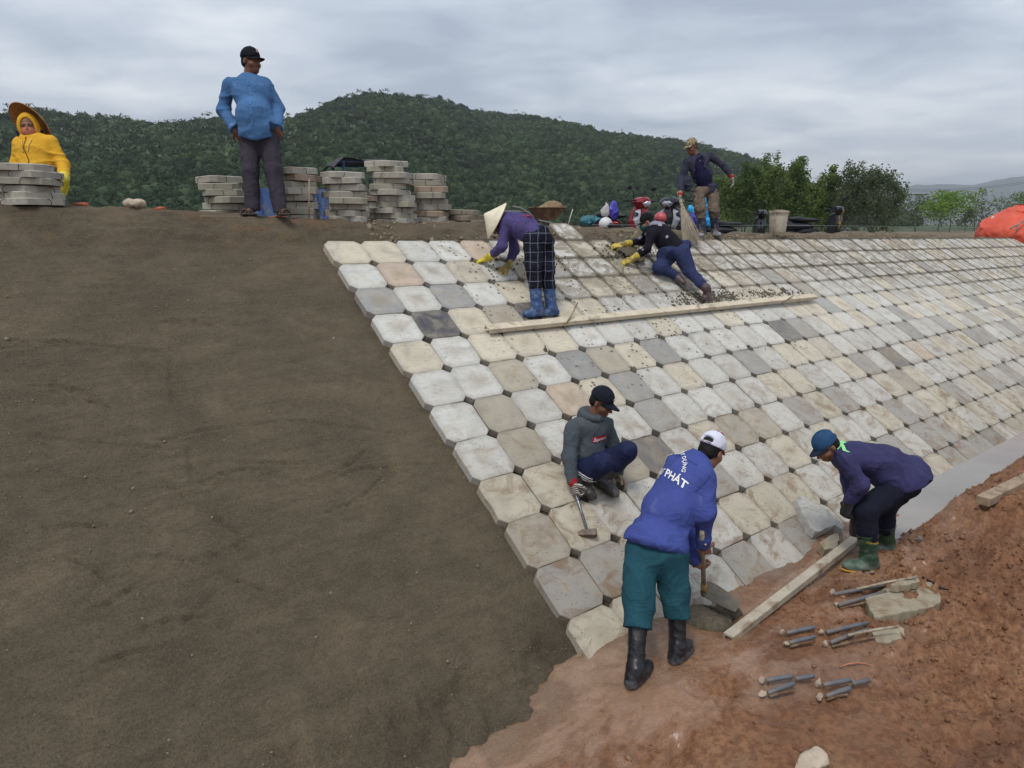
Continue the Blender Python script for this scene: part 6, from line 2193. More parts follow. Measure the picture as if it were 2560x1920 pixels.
# stakes and strings
for (x0, y0, x1, y1, d, rr, lab) in [(773, 447, 771, 545, 7.45, .011, 'thin wooden stake standing before the slab stack right of the blue shirted man'), (1938, 535, 1934, 580, 11.95, .012, 'short brown stake leaning in front of the white bucket')]:
    b = B(); A, Bq = at(x0, y0, d), at(x1, y1, d); b.tube([A, A * .5 + Bq * .5 + CR * .004, Bq - ZUP * .06], [rr * .8, rr, rr], 7)
    o = b.done('wooden_stake', MAT['old_wood'], None, True); tag(o, lab, 'stake')
b = B(); P = [at(x, y, d) for x, y, d in ((-60, 528, 5.75), (0, 531, 5.9), (200, 533, 6.2), (420, 539, 6.6), (600, 541, 6.95))]
b.tube(P, .0022, 5); o = b.done('string_line', plain('cotton_string', srgb(190, 170, 140), .9), None, True); tag(o, 'thin pale string stretched along the left crest', 'string')
b = B(); P = [at(x, y, d) for x, y, d in ((1480, 562, 9.7), (1800, 563, 11.4), (1940, 563, 12.1), (2300, 567, 15.8), (2440, 569, 17.6))]
b.tube(P, .0025, 5); o = b.done('string_line', plain('nylon_string', srgb(150, 160, 160), .9), None, True); tag(o, 'thin grey string stretched above the right hand berm', 'string')


# ------------------------------------------------------------------ things laid on the paving and the mud
def beam(name, A, Bq, up, w, t, mat, lab, cat, lip=0.0):
    A, Bq = np.asarray(A, float), np.asarray(Bq, float); f = nrm(Bq - A); s_ = nrm(np.cross(f, up)); u = np.cross(s_, f)
    c = (A + Bq) / 2
    root = empty(name, c, lab, cat)
    R3 = np.stack([f, s_, u], 1)
    L_ = np.linalg.norm(Bq - A)
    b = B(); b.box(c + u * t / 2, (L_, w, t * .35 if lip else t), R3, .002); b.done('board', mat, root)
    if lip:
        for e in (-1, 1):
            b = B(); b.box(c + s_ * e * (w / 2 - .006) + u * (t * .5 - t * .45), (L_ * .999, .010, t * .9), R3, .0015); b.done('flange', mat, root)
    return root


pa, pb = ons(1217, 824, .045), ons(2036, 742, .045)
beam('formwork_board', pa, pb, nrm(UPN + ZUP * .35), .105, .045, MAT['white_wood'], 'long pale board lying across the slabs under the bending person\'s boots', 'board', 1)
for (a, b_, lab) in [((1412, 815, .06), (1444, 757, .16), 'thin stick propped on the board beside the blue boots'), ((1955, 757, .05), (1984, 738, .12), 'thin stick on the far end of the long board')]:
    b = B(); b.tube([ons(*a), (ons(*a) + ons(*b_)) / 2 + CR * .01, ons(*b_)], [.011, .010, .008], 7); o = b.done('stick', MAT['old_wood'], None, True); tag(o, lab, 'stick')
A, Bq = onz(1820, 1598, -2.575), onz(2137, 1352, -2.55)
beam('screed_bar', A, Bq, ZUP, .075, .05, plain('dirty_aluminium', srgb(176, 166, 148), .6, .15, 9, .15, dirt=srgb(128, 100, 78), dirt_amt=.35), 'straight pale screed bar lying in the mud along the toe', 'screed bar', 1)
A, Bq = None, None
for _k, (_x, _y) in enumerate(((2455, 1262), (2600, 1190))):
    _p = onz(_x, _y, -2.4)
    for _ in range(8): _p = onz(_x, _y, float(mud_z(_p[0], _p[1])) + .035)
    if _k == 0: A = _p
    else: Bq = _p
beam('timber_beam', A, Bq, ZUP, .11, .07, MAT['old_wood'], 'muddy square timber lying on the mud at the right edge', 'timber')


def prism(name, top, n, th, mat, lab, cat, seed=0, jag=.012, group=None):
    """broken piece of slab: polygon top face, thickness th along -n"""
    r = random.Random(seed); top = [np.asarray(p, float) for p in top]; n = nrm(n)
    c = sum(top) / len(top)
    ring = []
    for a, b_ in zip(top, top[1:] + top[:1]):
        k = max(1, int(np.linalg.norm(b_ - a) / .04))
        for q in range(k):
            ring.append(a + (b_ - a) * q / k + (np.array([r.uniform(-1, 1), r.uniform(-1, 1), r.uniform(-1, 1)]) * jag if q else 0))
    m_ = len(ring)
    V = [p * .985 + c * .015 for p in ring] + [p - n * .008 for p in ring] + [p - n * th + np.array([r.uniform(-1, 1) * jag * .6 for _ in range(3)]) for p in ring]
    F = [tuple(range(m_))] + [(k * m_ + (i + 1) % m_, k * m_ + i, (k + 1) * m_ + i, (k + 1) * m_ + (i + 1) % m_) for k in (0, 1) for i in range(m_)] + [tuple(range(3 * m_ - 1, 2 * m_ - 1, -1))]
    nn = np.cross(top[1] - top[0], top[2] - top[1])
    if nn @ n < 0: F = [f[::-1] for f in F]
    o = mk(name, np.array(V) - c, F, mat); o.location = c
    return tag(o, lab, cat, group, 'thing')


MAT['rough_concrete'] = plain('rough_concrete', srgb(172, 170, 164), .95, .16, 22, bump=.9, dirt=srgb(132, 118, 100), dirt_amt=.15)
MAT['muddy_concrete'] = plain('muddy_concrete', srgb(150, 141, 122), .9, .2, 12, bump=.6, dirt=srgb(126, 104, 82), dirt_amt=.4)
tl = nrm(UPN + ZUP * .5)
pl = [ons(1990, 1247, .07), ons(2006, 1239, .07), ons(2052, 1264, .09), ons(2085, 1293, .12), ons(2112, 1314, .13), ons(2106, 1324, .13), ons(2088, 1312, .12), ons(2064, 1320, .10), ons(2038, 1328, .09), ons(2026, 1318, .08), ons(2012, 1294, .07)]
prism('broken_slab', pl, tl, .085, MAT['rough_concrete'], 'big pale broken slab piece leaning on the paving left of the stooping man', 'broken slab', 1)
pz = -2.545
pl = [onz(2048, 1358, pz), onz(2072, 1340, pz), onz(2096, 1332, pz), onz(2100, 1350, pz), onz(2088, 1372, pz), onz(2062, 1374, pz)]
prism('broken_slab', pl, nrm(ZUP + UPN * .3), .09, MAT['muddy_concrete'], 'small broken slab lump between the paving and the screed bar', 'broken slab', 2)


def ground_pt(x, y, h=0.0):
    p = onz(x, y, -2.55)
    for _ in range(6): p = onz(x, y, float(mud_z(p[0], p[1])) + h)
    return p


zz = float(ground_pt(2255, 1505)[2]) + .02
pl = [onz(x, y, zz) for x, y in ((2163, 1495), (2185, 1540), (2200, 1543), (2335, 1516), (2352, 1505), (2354, 1493), (2330, 1456), (2300, 1452), (2210, 1470))]
prism('mud_slab', pl, ZUP, .085, MAT['muddy_concrete'], 'concrete slab lying flat in the mud under the long steel bars', 'slab', 3, .005)
zz = float(ground_pt(2225, 1595)[2]) + .045
pl = [onz(x, y, zz) for x, y in ((2180, 1580), (2190, 1603), (2225, 1607), (2262, 1590), (2260, 1570), (2245, 1563))]
prism('mud_slab', pl, ZUP, .09, MAT['muddy_concrete'], 'half buried small slab piece at the end of the middle bars', 'slab', 4, .008)
pl = [onz(x, y, float(ground_pt(2285, 1447)[2]) + .03) for x, y in ((2225, 1462), (2262, 1448), (2290, 1440), (2300, 1452), (2275, 1462))]
prism('mud_slab', pl, ZUP, .05, MAT['muddy_concrete'], 'thin pale sliver of concrete behind the long steel bars', 'slab', 5, .006)

MAT['pipe'] = plain('grey_pipe', srgb(100, 102, 106), .55, .2, 14, .1, dirt=srgb(124, 108, 94), dirt_amt=.4)
MAT['rebar'] = plain('rusty_rebar', srgb(110, 84, 64), .85, .3, 20, .2, dirt=srgb(140, 124, 106), dirt_amt=.45)
MAT['rebar_pale'] = plain('mortar_rebar', srgb(168, 156, 136), .85, .2, 20, dirt=srgb(112, 96, 80), dirt_amt=.4)
MAT['mortar_lump'] = plain('mortar_lump', srgb(176, 158, 140), .9, .25, 20, dirt=srgb(128, 124, 120), dirt_amt=.4, bump=.7)


def bar(kind, a, b_, r_, mat, lab, ha=.03, hb=.04):
    A, Bq = ground_pt(*a, ha), ground_pt(*b_, hb)
    B_ = B()
    if kind == 'rebar':
        root = empty('steel_rebar', (A + Bq) / 2, lab, 'rebar', 'bars lying in the mud')
        B_.tube([A, A * .5 + Bq * .5 + ZUP * .006, Bq], r_, 8); B_.done('bar', mat, root, True)
        f = nrm(Bq - A); L_ = np.linalg.norm(Bq - A); s_ = nrm(np.cross(f, ZUP)); u = np.cross(s_, f); rb = B()
        for k in range(int(L_ / .016)):
            t = (k + .5) * .016 / L_; c = A + (Bq - A) * t + ZUP * .006 * (1 - abs(2 * t - 1))
            rb.tube([c + (s_ * math.cos(q) + u * math.sin(q)) * (r_ + .0006) + f * .003 * math.cos(q) for q in np.linspace(0, 2 * PI, 9)], .0018, 4, False)
        o = rb.done('ribbing', mat, root, True); o['kind'] = 'stuff'
    else:
        root = empty('steel_pipe', (A + Bq) / 2, lab, 'pipe', 'bars lying in the mud')
        B_.tube([A, A * .97 + Bq * .03 + ZUP * .004, A * .5 + Bq * .5 + ZUP * .004, Bq], [r_ * .8, r_, r_, r_], 12); B_.done('barrel', mat, root, True)
        B_ = B(); f = nrm(Bq - A); B_.tube([Bq - f * .002, Bq + f * .0025], [r_ * .78, r_ * .78], 12); B_.done('bore_shade', MAT['pupil'], root)  # black disc on the closed end, painted shade of a hollow pipe
    return root


CL = [('back row, on the flat slab', [('pipe', (2084, 1487), (2212, 1463), 'upper long grey pipe on the flat slab in the mud'), ('rebar', (2140, 1473), (2292, 1442), 'long pale rebar running out past the flat slab in the mud'),
                                      ('pipe', (2096, 1514), (2214, 1480), 'lower long grey pipe on the flat slab in the mud'), ('rust', (2100, 1521), (2268, 1486), 'rusty rebar nearest the camera on the flat slab in the mud')], [(2082, 1478), (2092, 1510)]),
      ('', [('pipe', (1966, 1584), (2036, 1568), 'upper short grey pipe left in the middle row of bars'), ('pipe', (1972, 1609), (2036, 1592), 'lower short grey pipe left in the middle row of bars'), ('rust', (1976, 1617), (2034, 1604), 'short rusty rebar left in the middle row of bars')], [(1956, 1580), (1964, 1608)]),
      ('', [('pipe', (2066, 1582), (2170, 1557), 'upper grey pipe right in the middle row of bars'), ('pipe', (2076, 1608), (2168, 1574), 'lower grey pipe right in the middle row of bars'), ('rust', (2080, 1617), (2186, 1594), 'rusty rebar in front, right in the middle row of bars'),
            ('rebar', (2120, 1588), (2246, 1566), 'pale rebar pointing at the half buried slab piece')], [(2054, 1580), (2062, 1608)]),
      ('', [('pipe', (1916, 1703), (1981, 1690), 'upper grey pipe at the left of the front row of bars'), ('pipe', (1920, 1734), (1984, 1709), 'lower grey pipe at the left of the front row of bars'), ('pipe', (1989, 1699), (2034, 1690), 'short pipe stub in the middle of the front row of bars'),
            ('rust', (1924, 1741), (1986, 1727), 'rusty rebar at the left of the front row of bars')], [(1904, 1698), (1906, 1732)]),
      ('', [('pipe', (2058, 1714), (2126, 1700), 'upper grey pipe at the right of the front row of bars'), ('pipe', (2066, 1742), (2126, 1720), 'lower grey pipe at the right of the front row of bars'), ('pipe', (2132, 1711), (2172, 1701), 'rightmost short pipe stub of the front row of bars'),
            ('rust', (2066, 1750), (2120, 1736), 'rusty rebar at the right of the front row of bars')], [(2046, 1708), (2048, 1742)])]
wh = ['back row', 'left of the middle row', 'right of the middle row', 'left of the front row', 'right of the front row']
for ci, (_, items, lumps) in enumerate(CL):
    for kind, a, b_, lab in items:
        if kind == 'pipe': bar('pipe', a, b_, .0145, MAT['pipe'], lab, .03, .045 if ci else .085)
        elif kind == 'rebar': bar('rebar', a, b_, .009, MAT['rebar_pale'], lab, .05, .085)
        else: bar('rebar', a, b_, .008, MAT['rebar'], lab, .02, .03 if ci else .08)
    for li, (x, y) in enumerate(lumps):
        pp = ground_pt(x, y, .03)
        rock('mortar_lump', pp, (.024, .022, .032) if li == 0 else (.034, .024, .02), MAT['mortar_lump'], f'{"upper grey" if li == 0 else "lower pinkish"} mortar lump at the pipe ends, {wh[ci]} of bars', 'mortar lump', 60 + ci * 3 + li, rough=.5)

for x, y, rr, mt, lab, sd_ in [(2292, 1350, (.075, .06, .055), 'grey_stone', 'grey rounded stone in the mud right of the green boots', 3), (2020, 1908, (.135, .08, .045), 'pale_stone', 'pale angular stone at the bottom edge of the mud', 5),
                               (2180, 1240 + 190, (.03, .03, .02), 'grey_stone', 'small stone at the heel of the green boot', 8), (1905, 1690 - 150, (.03, .025, .02), 'grey_stone', 'small clod beside the screed bar', 9)]:
    pp = ground_pt(x, y, .02); rock('stone', pp, rr, MAT[mt], lab, 'stone', sd_)
b = B(); P = [ground_pt(x, y, .02) for x, y in ((2098, 1668), (2120, 1660), (2145, 1657), (2176, 1662))]; b.tube(P, [.004, .006, .006, .003], 7); o = b.done('plastic_strip', plain('orange_plastic', srgb(168, 112, 84), .7), None, True); tag(o, 'thin curved orange strip lying between the two front rows of bars', 'plastic strip')
b = B(); P = [ground_pt(x, y, .02) for x, y in ((2305, 1443), (2330, 1455), (2352, 1470), (2372, 1475))]; b.tube(P, [.006, .008, .008, .005], 6); o = b.done('stick', MAT['wire'], None, True); tag(o, 'thin dark twig on the mud right of the flat slab', 'stick')


def heap(name, pts, rr, up, mat, lab, h=.012, seed=0, flat=.35):
    q = S(.05); pts = [np.asarray(p, float) for p in pts]; c = sum(pts) / len(pts)
    a = nrm(np.cross(up, [1, .2, .1])); b_ = np.cross(up, a)
    for p, r_ in zip(pts, rr): q.ell(p, np.array([r_, r_, r_ * flat]), np.stack([a, b_, up]))
    q.warp = lambda x, y, z: (fbm(x * 15, y * 15, z * 15, seed, 4, .7) - .5) * (.018 + .14 * flat)
    V, F = q.mesh(h)
    o = fast_mesh(name, V - c, F, mat, None, True); o.location = c
    return tag(o, lab, 'mortar heap')


MAT['wet_mortar'] = plain('wet_mortar', srgb(92, 84, 70), .8, .3, 40, bump=1.0, coord='Object')
heap('mortar_heap', [ons(1548, 604, .02), ons(1566, 622, .02), ons(1590, 640, .02)], [.13, .17, .14], UPN, MAT['wet_mortar'], 'dark wet mortar heap in front of the crawling person\'s gloves', .014, 3, .2)
heap('mortar_heap', [ground_pt(1740, 1545, .01), ground_pt(1780, 1555, .01), ground_pt(1820, 1530, .01)], [.14, .15, .1], ZUP, MAT['wet_mortar'], 'dark mortar heap at the shovel blade', .012, 9, .4)


# loose crumbs: countless, one mesh each
def crumbs(name, P, sizes, mat, lab, seed):
    v, f = ico(1); r = np.random.default_rng(seed); V, F, n = [], [], 0
    for p, s_ in zip(P, sizes):
        k = v * (1 + r.uniform(-.35, .35, (len(v), 1))) * s_ * r.uniform(.6, 1.3, 3)
        V.append(k + p); F.append(f + n); n += len(v)
    o = fast_mesh(name, np.concatenate(V), np.concatenate(F), mat, None, False)
    return tag(o, lab, 'crumbs', kind='stuff')


r = np.random.default_rng(77)
n = 14000
x = r.uniform(-1.2, 8, n); y = -4.5 - r.uniform(0, 1, n) ** 1.2 * 2.6
w = smooth(0.1, 1.9, x - 1.1 + (-(y + 4.7)) * 0.9) * (fbm(x * 1.6, y * 1.6, seed=5) > .42)
k = r.random(n) < (.08 + .92 * w); x, y = x[k], y[k]
crumbs('mud_clods', np.stack([x, y, mud_z(x, y) + .001], -1), r.gamma(1.5, .0034, len(x)) + .003, MAT['mud'], 'crumbs and clods of red mud', 1)
x = r.uniform(-4.4, 0, 3600); s_ = r.uniform(0, 5.2, 3600); P = spt(x, s_, -.066)
crumbs('sand_grit', P, r.gamma(1.2, .0014, 3600) + .0012, plain('grit', srgb(128, 118, 100), .9, .3, 40), 'pale grit on the bare sand slope', 2)
x = r.uniform(.6, 18, 2600); k = r.uniform(0.02, 1.0, 2600); z_ = crest_z(x); P = spt(x, -k * z_ / SA_ * 1.25, .0)
for q in range(len(P)): pass
P[:, 2] -= .036
crumbs('berm_crumbs', P, r.gamma(1.8, .0042, 2600) + .003, plain('dry_crumb', srgb(136, 123, 104), .95, .25, 30), 'crumbs of dry sand along the berm', 3)


P = []
for (cx, cy, sx, sy, nn) in [(1760, 742, 42, 9, 900), (1820, 738, 30, 7, 500), (1715, 752, 18, 6, 200), (1935, 728, 38, 6, 450), (1565, 622, 26, 14, 380), (1640, 600, 40, 22, 90), (1330, 640, 60, 22, 110), (1700, 800, 120, 40, 150)]:
    for _ in range(nn): P.append(ons(cx + r.normal() * sx, cy + r.normal() * sy, .004))
P = np.array(P); P[:, 2] += sag(P[:, 0], 1.2)
crumbs('mortar_crumbs', P, r.gamma(1.6, .0042, len(P)) + .003, MAT['wet_mortar'], 'crumbs of dark wet mortar strewn over the slabs', 6)


# ------------------------------------------------------------------ vehicles and gear behind the crest
def gz(x, y, d):
    p = at(x, y, d); p[2] = bank_z(p[0], p[1]); return p


MAT['blue_paint'] = plain('worn_blue_paint', srgb(70, 96, 146), .7, .2, 9, dirt=srgb(120, 120, 128), dirt_amt=.5)
MAT['dark_tarp'] = plain('dark_tarpaulin', srgb(58, 54, 58), .8, .25, 5)
MAT['tyre'] = plain('tyre_rubber', srgb(28, 28, 30), .85, .2, 20)
MAT['chrome'] = plain('bright_metal', srgb(170, 174, 180), .3, .1, 15, .8)
MAT['black_plastic'] = plain('black_plastic', srgb(26, 26, 30), .45, .2, 12)
MAT['mirror'] = plain('mirror_glass', srgb(70, 78, 88), .1, .05, 5, .9)


def wheel(root, c, ax_, R_, w_=.05):
    o = empty('wheel', c); o.parent = root; o.location = np.array(c) - np.array(parent_matrix(root).translation)
    b = B(); b.lathe(c - nrm(ax_) * w_ * .5, [(R_ * .78, 0), (R_ * .96, .004), (R_, w_ * .3), (R_, w_ * .7), (R_ * .96, w_ - .004), (R_ * .78, w_)], 26, ax_); b.done('tyre', MAT['tyre'], o, True)
    b = B(); b.lathe(c - nrm(ax_) * w_ * .3, [(R_ * .8, 0), (R_ * .72, .004), (R_ * .7, w_ * .3), (R_ * .72, w_ * .6), (R_ * .8, w_ * .6)], 26, ax_)
    u = nrm(np.cross(ax_, ZUP)); v = np.cross(u, nrm(ax_))
    for k in range(6):
        t = k * PI / 3; e = u * math.cos(t) + v * math.sin(t); b.tube([c + e * .03, c + e * R_ * .74], .012, 6)
    b.done('rim', MAT['chrome'], o, True)


def cargo_cart():
    d = 11.6
    A = at(640, 530, d); L_ = nrm(at(1000, 530, d + 1.0) - A); S_ = nrm(np.cross(ZUP, L_)); z0 = bank_z(*A[:2])
    c = A + L_ * 1.25; c[2] = z0
    root = empty('cargo_tricycle', c, 'worn blue cargo three wheeler with dark awning behind the slab stacks', 'cart')
    R3 = np.stack([L_, S_, ZUP], 1)
    zt = at(640, 470, d)[2]; zb = z0 + .42
    for e in (0, 1):
        b = B(); b.box(c + S_ * (e * 1.2) + ZUP * ((zt + zb) / 2 - z0), (2.4, .03, zt - zb), R3, .006); pn = b.done('side_panel', MAT['blue_paint'], root)
        for k in range(6):
            b = B(); b.box(c + L_ * (-1.18 + k * .47) + S_ * (e * 1.2 - .03 + e * .06) + ZUP * ((zt + zb) / 2 - z0), (.05, .03, zt - zb), R3, .004); b.done('rib', MAT['blue_paint'], pn)
    for e in (-1, 1):
        b = B(); b.box(c + L_ * e * 1.2 + S_ * .6 + ZUP * ((zt + zb) / 2 - z0), (.03, 1.17, zt - zb), R3, .006); b.done('end_panel', MAT['blue_paint'], root)
    b = B(); b.box(c + S_ * .6 + ZUP * (zb - z0), (2.38, 1.17, .04), R3); b.done('floor', MAT['blue_paint'], root)
    zr = at(873, 395, d)[2]
    t0 = (at(872, 400, d) - A) @ L_ - 1.25
    for q in (t0, t0 + .78):
        for e in (.05, 1.15):
            b = B(); b.tube([c + L_ * q + S_ * e + ZUP * (zt - .2 - z0), c + L_ * q + S_ * e + ZUP * (zr - z0)], .022, 8); b.done('post', MAT['blue_paint'], root)
    for e in (.05, 1.15):
        b = B(); b.tube([c + L_ * (t0 - .12) + S_ * e + ZUP * (zr - z0 - .02), c + L_ * (t0 + .9) + S_ * e + ZUP * (zr - z0 + .0)], .018, 8); b.done('awning_rail', MAT['blue_paint'], root)
    nu, nv = 14, 9; V = []
    for i in range(nu):
        for j_ in range(nv):
            u, v = i / (nu - 1), j_ / (nv - 1)
            V.append(c + L_ * (t0 - .2 + u * 1.15) + S_ * (-.08 + 1.36 * v) + ZUP * (zr - z0 + .03 + .05 * math.sin(v * PI) + .02 * math.sin(u * 9 + v * 3) - .16 * max(0, .16 - u) / .16 - .03 * u))
    V = np.array(V); F = grid_faces(nu, nv).tolist(); m_ = len(V)
    mk('awning', np.concatenate([V, V - ZUP * .012]), F + [tuple(i + m_ for i in f[::-1]) for f in F], MAT['dark_tarp'], root, True, world_verts=True)
    for e, q in ((0.05, .5), (1.15, .5), (.6, -1.5)): wheel(root, c + L_ * (q if q > 0 else -1.35) + S_ * e + ZUP * .28, S_, .28, .09)
    b = B(); b.tube([c + L_ * -1.35 + S_ * .6 + ZUP * .28, c + L_ * -1.2 + S_ * .6 + ZUP * .75], .03, 8); b.done('fork', MAT['black_plastic'], root)


def wheelbarrow():
    d = 11.2
    c = gz(1368, 560, d); f = dv(1, 0, -.25); s_ = nrm(np.cross(ZUP, f))
    zr = at(1360, 520, d)[2]
    root = empty('wheelbarrow', c, 'rusty wheelbarrow heaped with wet sand behind the bending person', 'wheelbarrow')
    rust = plain('rusty_sheet', srgb(104, 78, 60), .85, .3, 10, .2, dirt=srgb(140, 118, 96), dirt_amt=.4)
    cc = np.array([c[0], c[1], zr])
    top = [(-.27, -.22), (.26, -.2), (.31, 0), (.26, .2), (-.27, .22)]; bot = [(-.16, -.11), (.1, -.1), (.12, 0), (.1, .1), (-.16, .11)]
    V = [cc + f * x + s_ * y + ZUP * (.02 if x > .3 else 0) for x, y in top] + [cc + f * x + s_ * y - ZUP * .2 for x, y in bot]
    V += [p * 1.0 - ZUP * .0 for p in [cc + f * x * .96 + s_ * y * .95 + ZUP * (.015 if x > .3 else -.004) for x, y in top]] + [cc + f * x * .94 + s_ * y * .92 - ZUP * .19 for x, y in bot]
    F = []
    for i in range(5):
        k = (i + 1) % 5; F += [(i, i + 5, k + 5, k), (i + 10, k + 10, k + 15, i + 15), (i, k, k + 10, i + 10)]
    F += [(9, 8, 7, 6, 5), (15, 16, 17, 18, 19)]
    mk('tub', V, F, rust, root, False, world_verts=True)
    b = B(); b.tube([V[0], V[1], V[2], V[3], V[4], V[0]], .012, 7, False); b.done('tub_rim', rust, root, True)
    q = S(.08); q.ell(cc - ZUP * .03, np.array([.23, .18, .07]), np.stack([f, s_, ZUP])); q.ell(cc + f * .1 + ZUP * .03, np.array([.15, .13, .09]), np.stack([f, s_, ZUP])); q.warp = lambda x, y, z: (fbm(x * 14, y * 14, z * 14, 3, 4, .6) - .5) * .05
    skin('sand_load', q, .015, plain('wet_sand', srgb(128, 110, 82), .95, .25, 20, bump=.8), root)
    for e in (-1, 1):
        P = [cc + f * .35 + s_ * e * .1 - ZUP * .3, cc - f * .2 + s_ * e * .2 - ZUP * .2, at(1345 - (e > 0) * 6, 546 - (e > 0) * 14, d), at(1300 - (e > 0) * 24, 520 + (e > 0) * 9, d - .05), at(1281 - (e > 0) * 20, 516 + (e > 0) * 13, d - .05)]
        b = B(); b.tube(P, [.014, .014, .017, .019, .016], 9); b.done('handle', plain('grey_tube', srgb(112, 110, 110), .6, .2, 20), root, True)
        b = B(); b.tube([cc - f * .15 + s_ * e * .16 - ZUP * .22, cc - f * .2 + s_ * e * .2 - ZUP * (zr - c[2])], .013, 7); b.done('leg', rust, root, True)
    wheel(root, c + f * .48 + ZUP * .17, s_, .17, .06)
    b = B(); b.tube([cc + f * .4 + s_ * -.12 - ZUP * .02, cc + f * .3 + s_ * -.14 - ZUP * .32], .008, 6); b.done('strut', MAT['white_wood'], root, True)


def scooter(c, f, col, lab, scale=1.0, accent=(.6, .62, .66), nose=None):
    f = nrm(f * np.array([1, 1, 0])); s_ = nrm(np.cross(ZUP, f)); root = empty('motorbike', c, lab, 'motorbike', 'motorbikes parked behind the crest')
    P = lambda x, y, z: c + scale * (f * x + s_ * y + ZUP * z)
    A = np.stack([f, s_, ZUP])
    pm = plain('bike_paint', col, .25, .08, 6, spec=.5, bump=.0); am = plain('bike_trim', accent, .35, .1, 8, .3)
    wheel(root, P(.62, 0, .28), s_, .28 * scale, .075); wheel(root, P(-.62, 0, .28), s_, .28 * scale, .085)
    for nm, prims, mat in (
        ('front_fender', [((.62, 0, .50), (.22, .055, .07))], pm),
        ('underbody', [((0, 0, .36), (.42, .14, .09)), ((-.2, 0, .48), (.3, .13, .12))], MAT['black_plastic']),
        ('rear_body', [((-.45, 0, .62), (.4, .14, .10)), ((-.72, 0, .70), (.18, .09, .07))], pm),
        ('seat', [((-.30, 0, .76), (.38, .13, .055)), ((-.5, 0, .79), (.2, .12, .055))], MAT['black_plastic']),
        ('tail_light', [((-.9, 0, .72), (.03, .07, .035))], plain('tail_red', srgb(150, 30, 30), .3)),
        ('exhaust', [((-.5, -.17, .32), (.3, .05, .05))], MAT['chrome'])):
        q = S(.03 if nm != 'front_trim' else .005)
        for cc, rr in prims:
            ca, sa = math.cos(-.4), math.sin(-.4)
            A2 = A if nm != 'front_trim' or cc[1] == 0 else np.stack([f, s_ * ca + ZUP * sa * np.sign(cc[1]), ZUP * ca - s_ * sa * np.sign(cc[1])])
            q.ell(P(*cc), np.array(rr) * scale, A2)
        skin(nm, q, .014, mat, root)
    panel('leg_shield', root, P, [(-.19, .4), (-.25, .66), (-.19, .86), (-.08, .93), (.08, .93), (.19, .86), (.25, .66), (.19, .4), (0, .34)], .5, .05, .05, pm)
    panel('nose', root, P, [(-.055, .5), (-.1, .74), (-.06, .9), (.06, .9), (.1, .74), (.055, .5)], .58, .03, .06, pm, .3)
    for e in (-1, 1):
        panel('front_trim', root, P, [(e * .06, .5), (e * .11, .72), (e * .085, .88), (e * .17, .84), (e * .215, .68), (e * .14, .52)][::e], .545, .02, .03, am)
        panel('turn_signal', root, P, [(e * .16, .74), (e * .14, .8), (e * .21, .83), (e * .235, .74)][::e], .555, .015, .02, MAT['mirror'])
    panel('headlight_cowl', root, P, [(-.2, 1.0), (-.15, 1.06), (-.05, 1.09), (.05, 1.09), (.15, 1.06), (.2, 1.0), (.1, .9), (0, .87), (-.1, .9)], .56, .05, .12, pm)
    panel('headlight', root, P, [(-.12, .98), (-.06, 1.03), (.06, 1.03), (.12, .98), (.05, .91), (-.05, .91)], .6, .03, .03, am)
    b = B(); b.tube([P(.40, -.33, 1.02), P(.46, -.16, 1.03), P(.48, 0, 1.02), P(.46, .16, 1.03), P(.40, .33, 1.02)], .014 * scale, 8); hb = b.done('handlebar', MAT['black_plastic'], root, True)
    for e in (-1, 1):
        b = B(); b.tube([P(.40, e * .33, 1.02), P(.37, e * .42, 1.02)], .02 * scale, 8); b.done('grip', MAT['black_plastic'], hb, True)
        b = B(); b.tube([P(.45, e * .22, 1.04), P(.47, e * .27, 1.16), P(.45, e * .31, 1.22)], .007 * scale, 6); b.done('mirror_stem', MAT['black_plastic'], root, True)
        q = S(.02); q.ell(P(.44, e * .33, 1.25), np.array([.022, .068, .045]) * scale, A); mr = skin('mirror', q, .01, MAT['black_plastic'], root)
    b = B(); b.tube([P(.5, .0, .9), P(.62, 0, .3)], .03 * scale, 8); b.done('fork', MAT['black_plastic'], root, True)
    return root, P


def panel(name, root, P, out, xf, bulge, thick, mat, swept=.35):
    """angular fairing panel: outline in the (across, up) plane, swept back towards its edges"""
    n = len(out); cy = sum(o[0] for o in out) / n; cz = sum(o[1] for o in out) / n
    R1 = [P(xf - swept * abs(y) - .1 * abs(z - cz), y, z) for y, z in out]
    R0 = [P(xf + bulge - swept * abs(cy + (y - cy) * .6) - .06 * abs(z - cz), cy + (y - cy) * .6, cz + (z - cz) * .6) for y, z in out]
    R2 = [P(xf - thick - swept * abs(y) - .1 * abs(z - cz), y, z) for y, z in out]
    V = R0 + R1 + R2 + [P(xf + bulge * 1.15 - swept * abs(cy), cy, cz)]
    F = [(3 * n, i, (i + 1) % n) for i in range(n)] + [(i, n + i, n + (i + 1) % n, (i + 1) % n) for i in range(n)] + [(n + i, 2 * n + i, 2 * n + (i + 1) % n, n + (i + 1) % n) for i in range(n)] + [tuple(range(3 * n - 1, 2 * n - 1, -1))]
    return mk(name, V, F, mat, root, False, world_verts=True)


def bag(name, pts, rr, mat, lab, seed, cat='bag', h=.012, amp=.03):
    q = S(.04)
    for p, r_ in zip(pts, rr): q.ell(p, np.asarray(r_, float), np.stack([CR, TOW, ZUP]))
    q.warp = folds(amp, 12, seed)
    c = np.asarray(pts[0], float)
    o = skin(name, q, h, mat, None, c); o.location = c
    return tag(o, lab, cat)


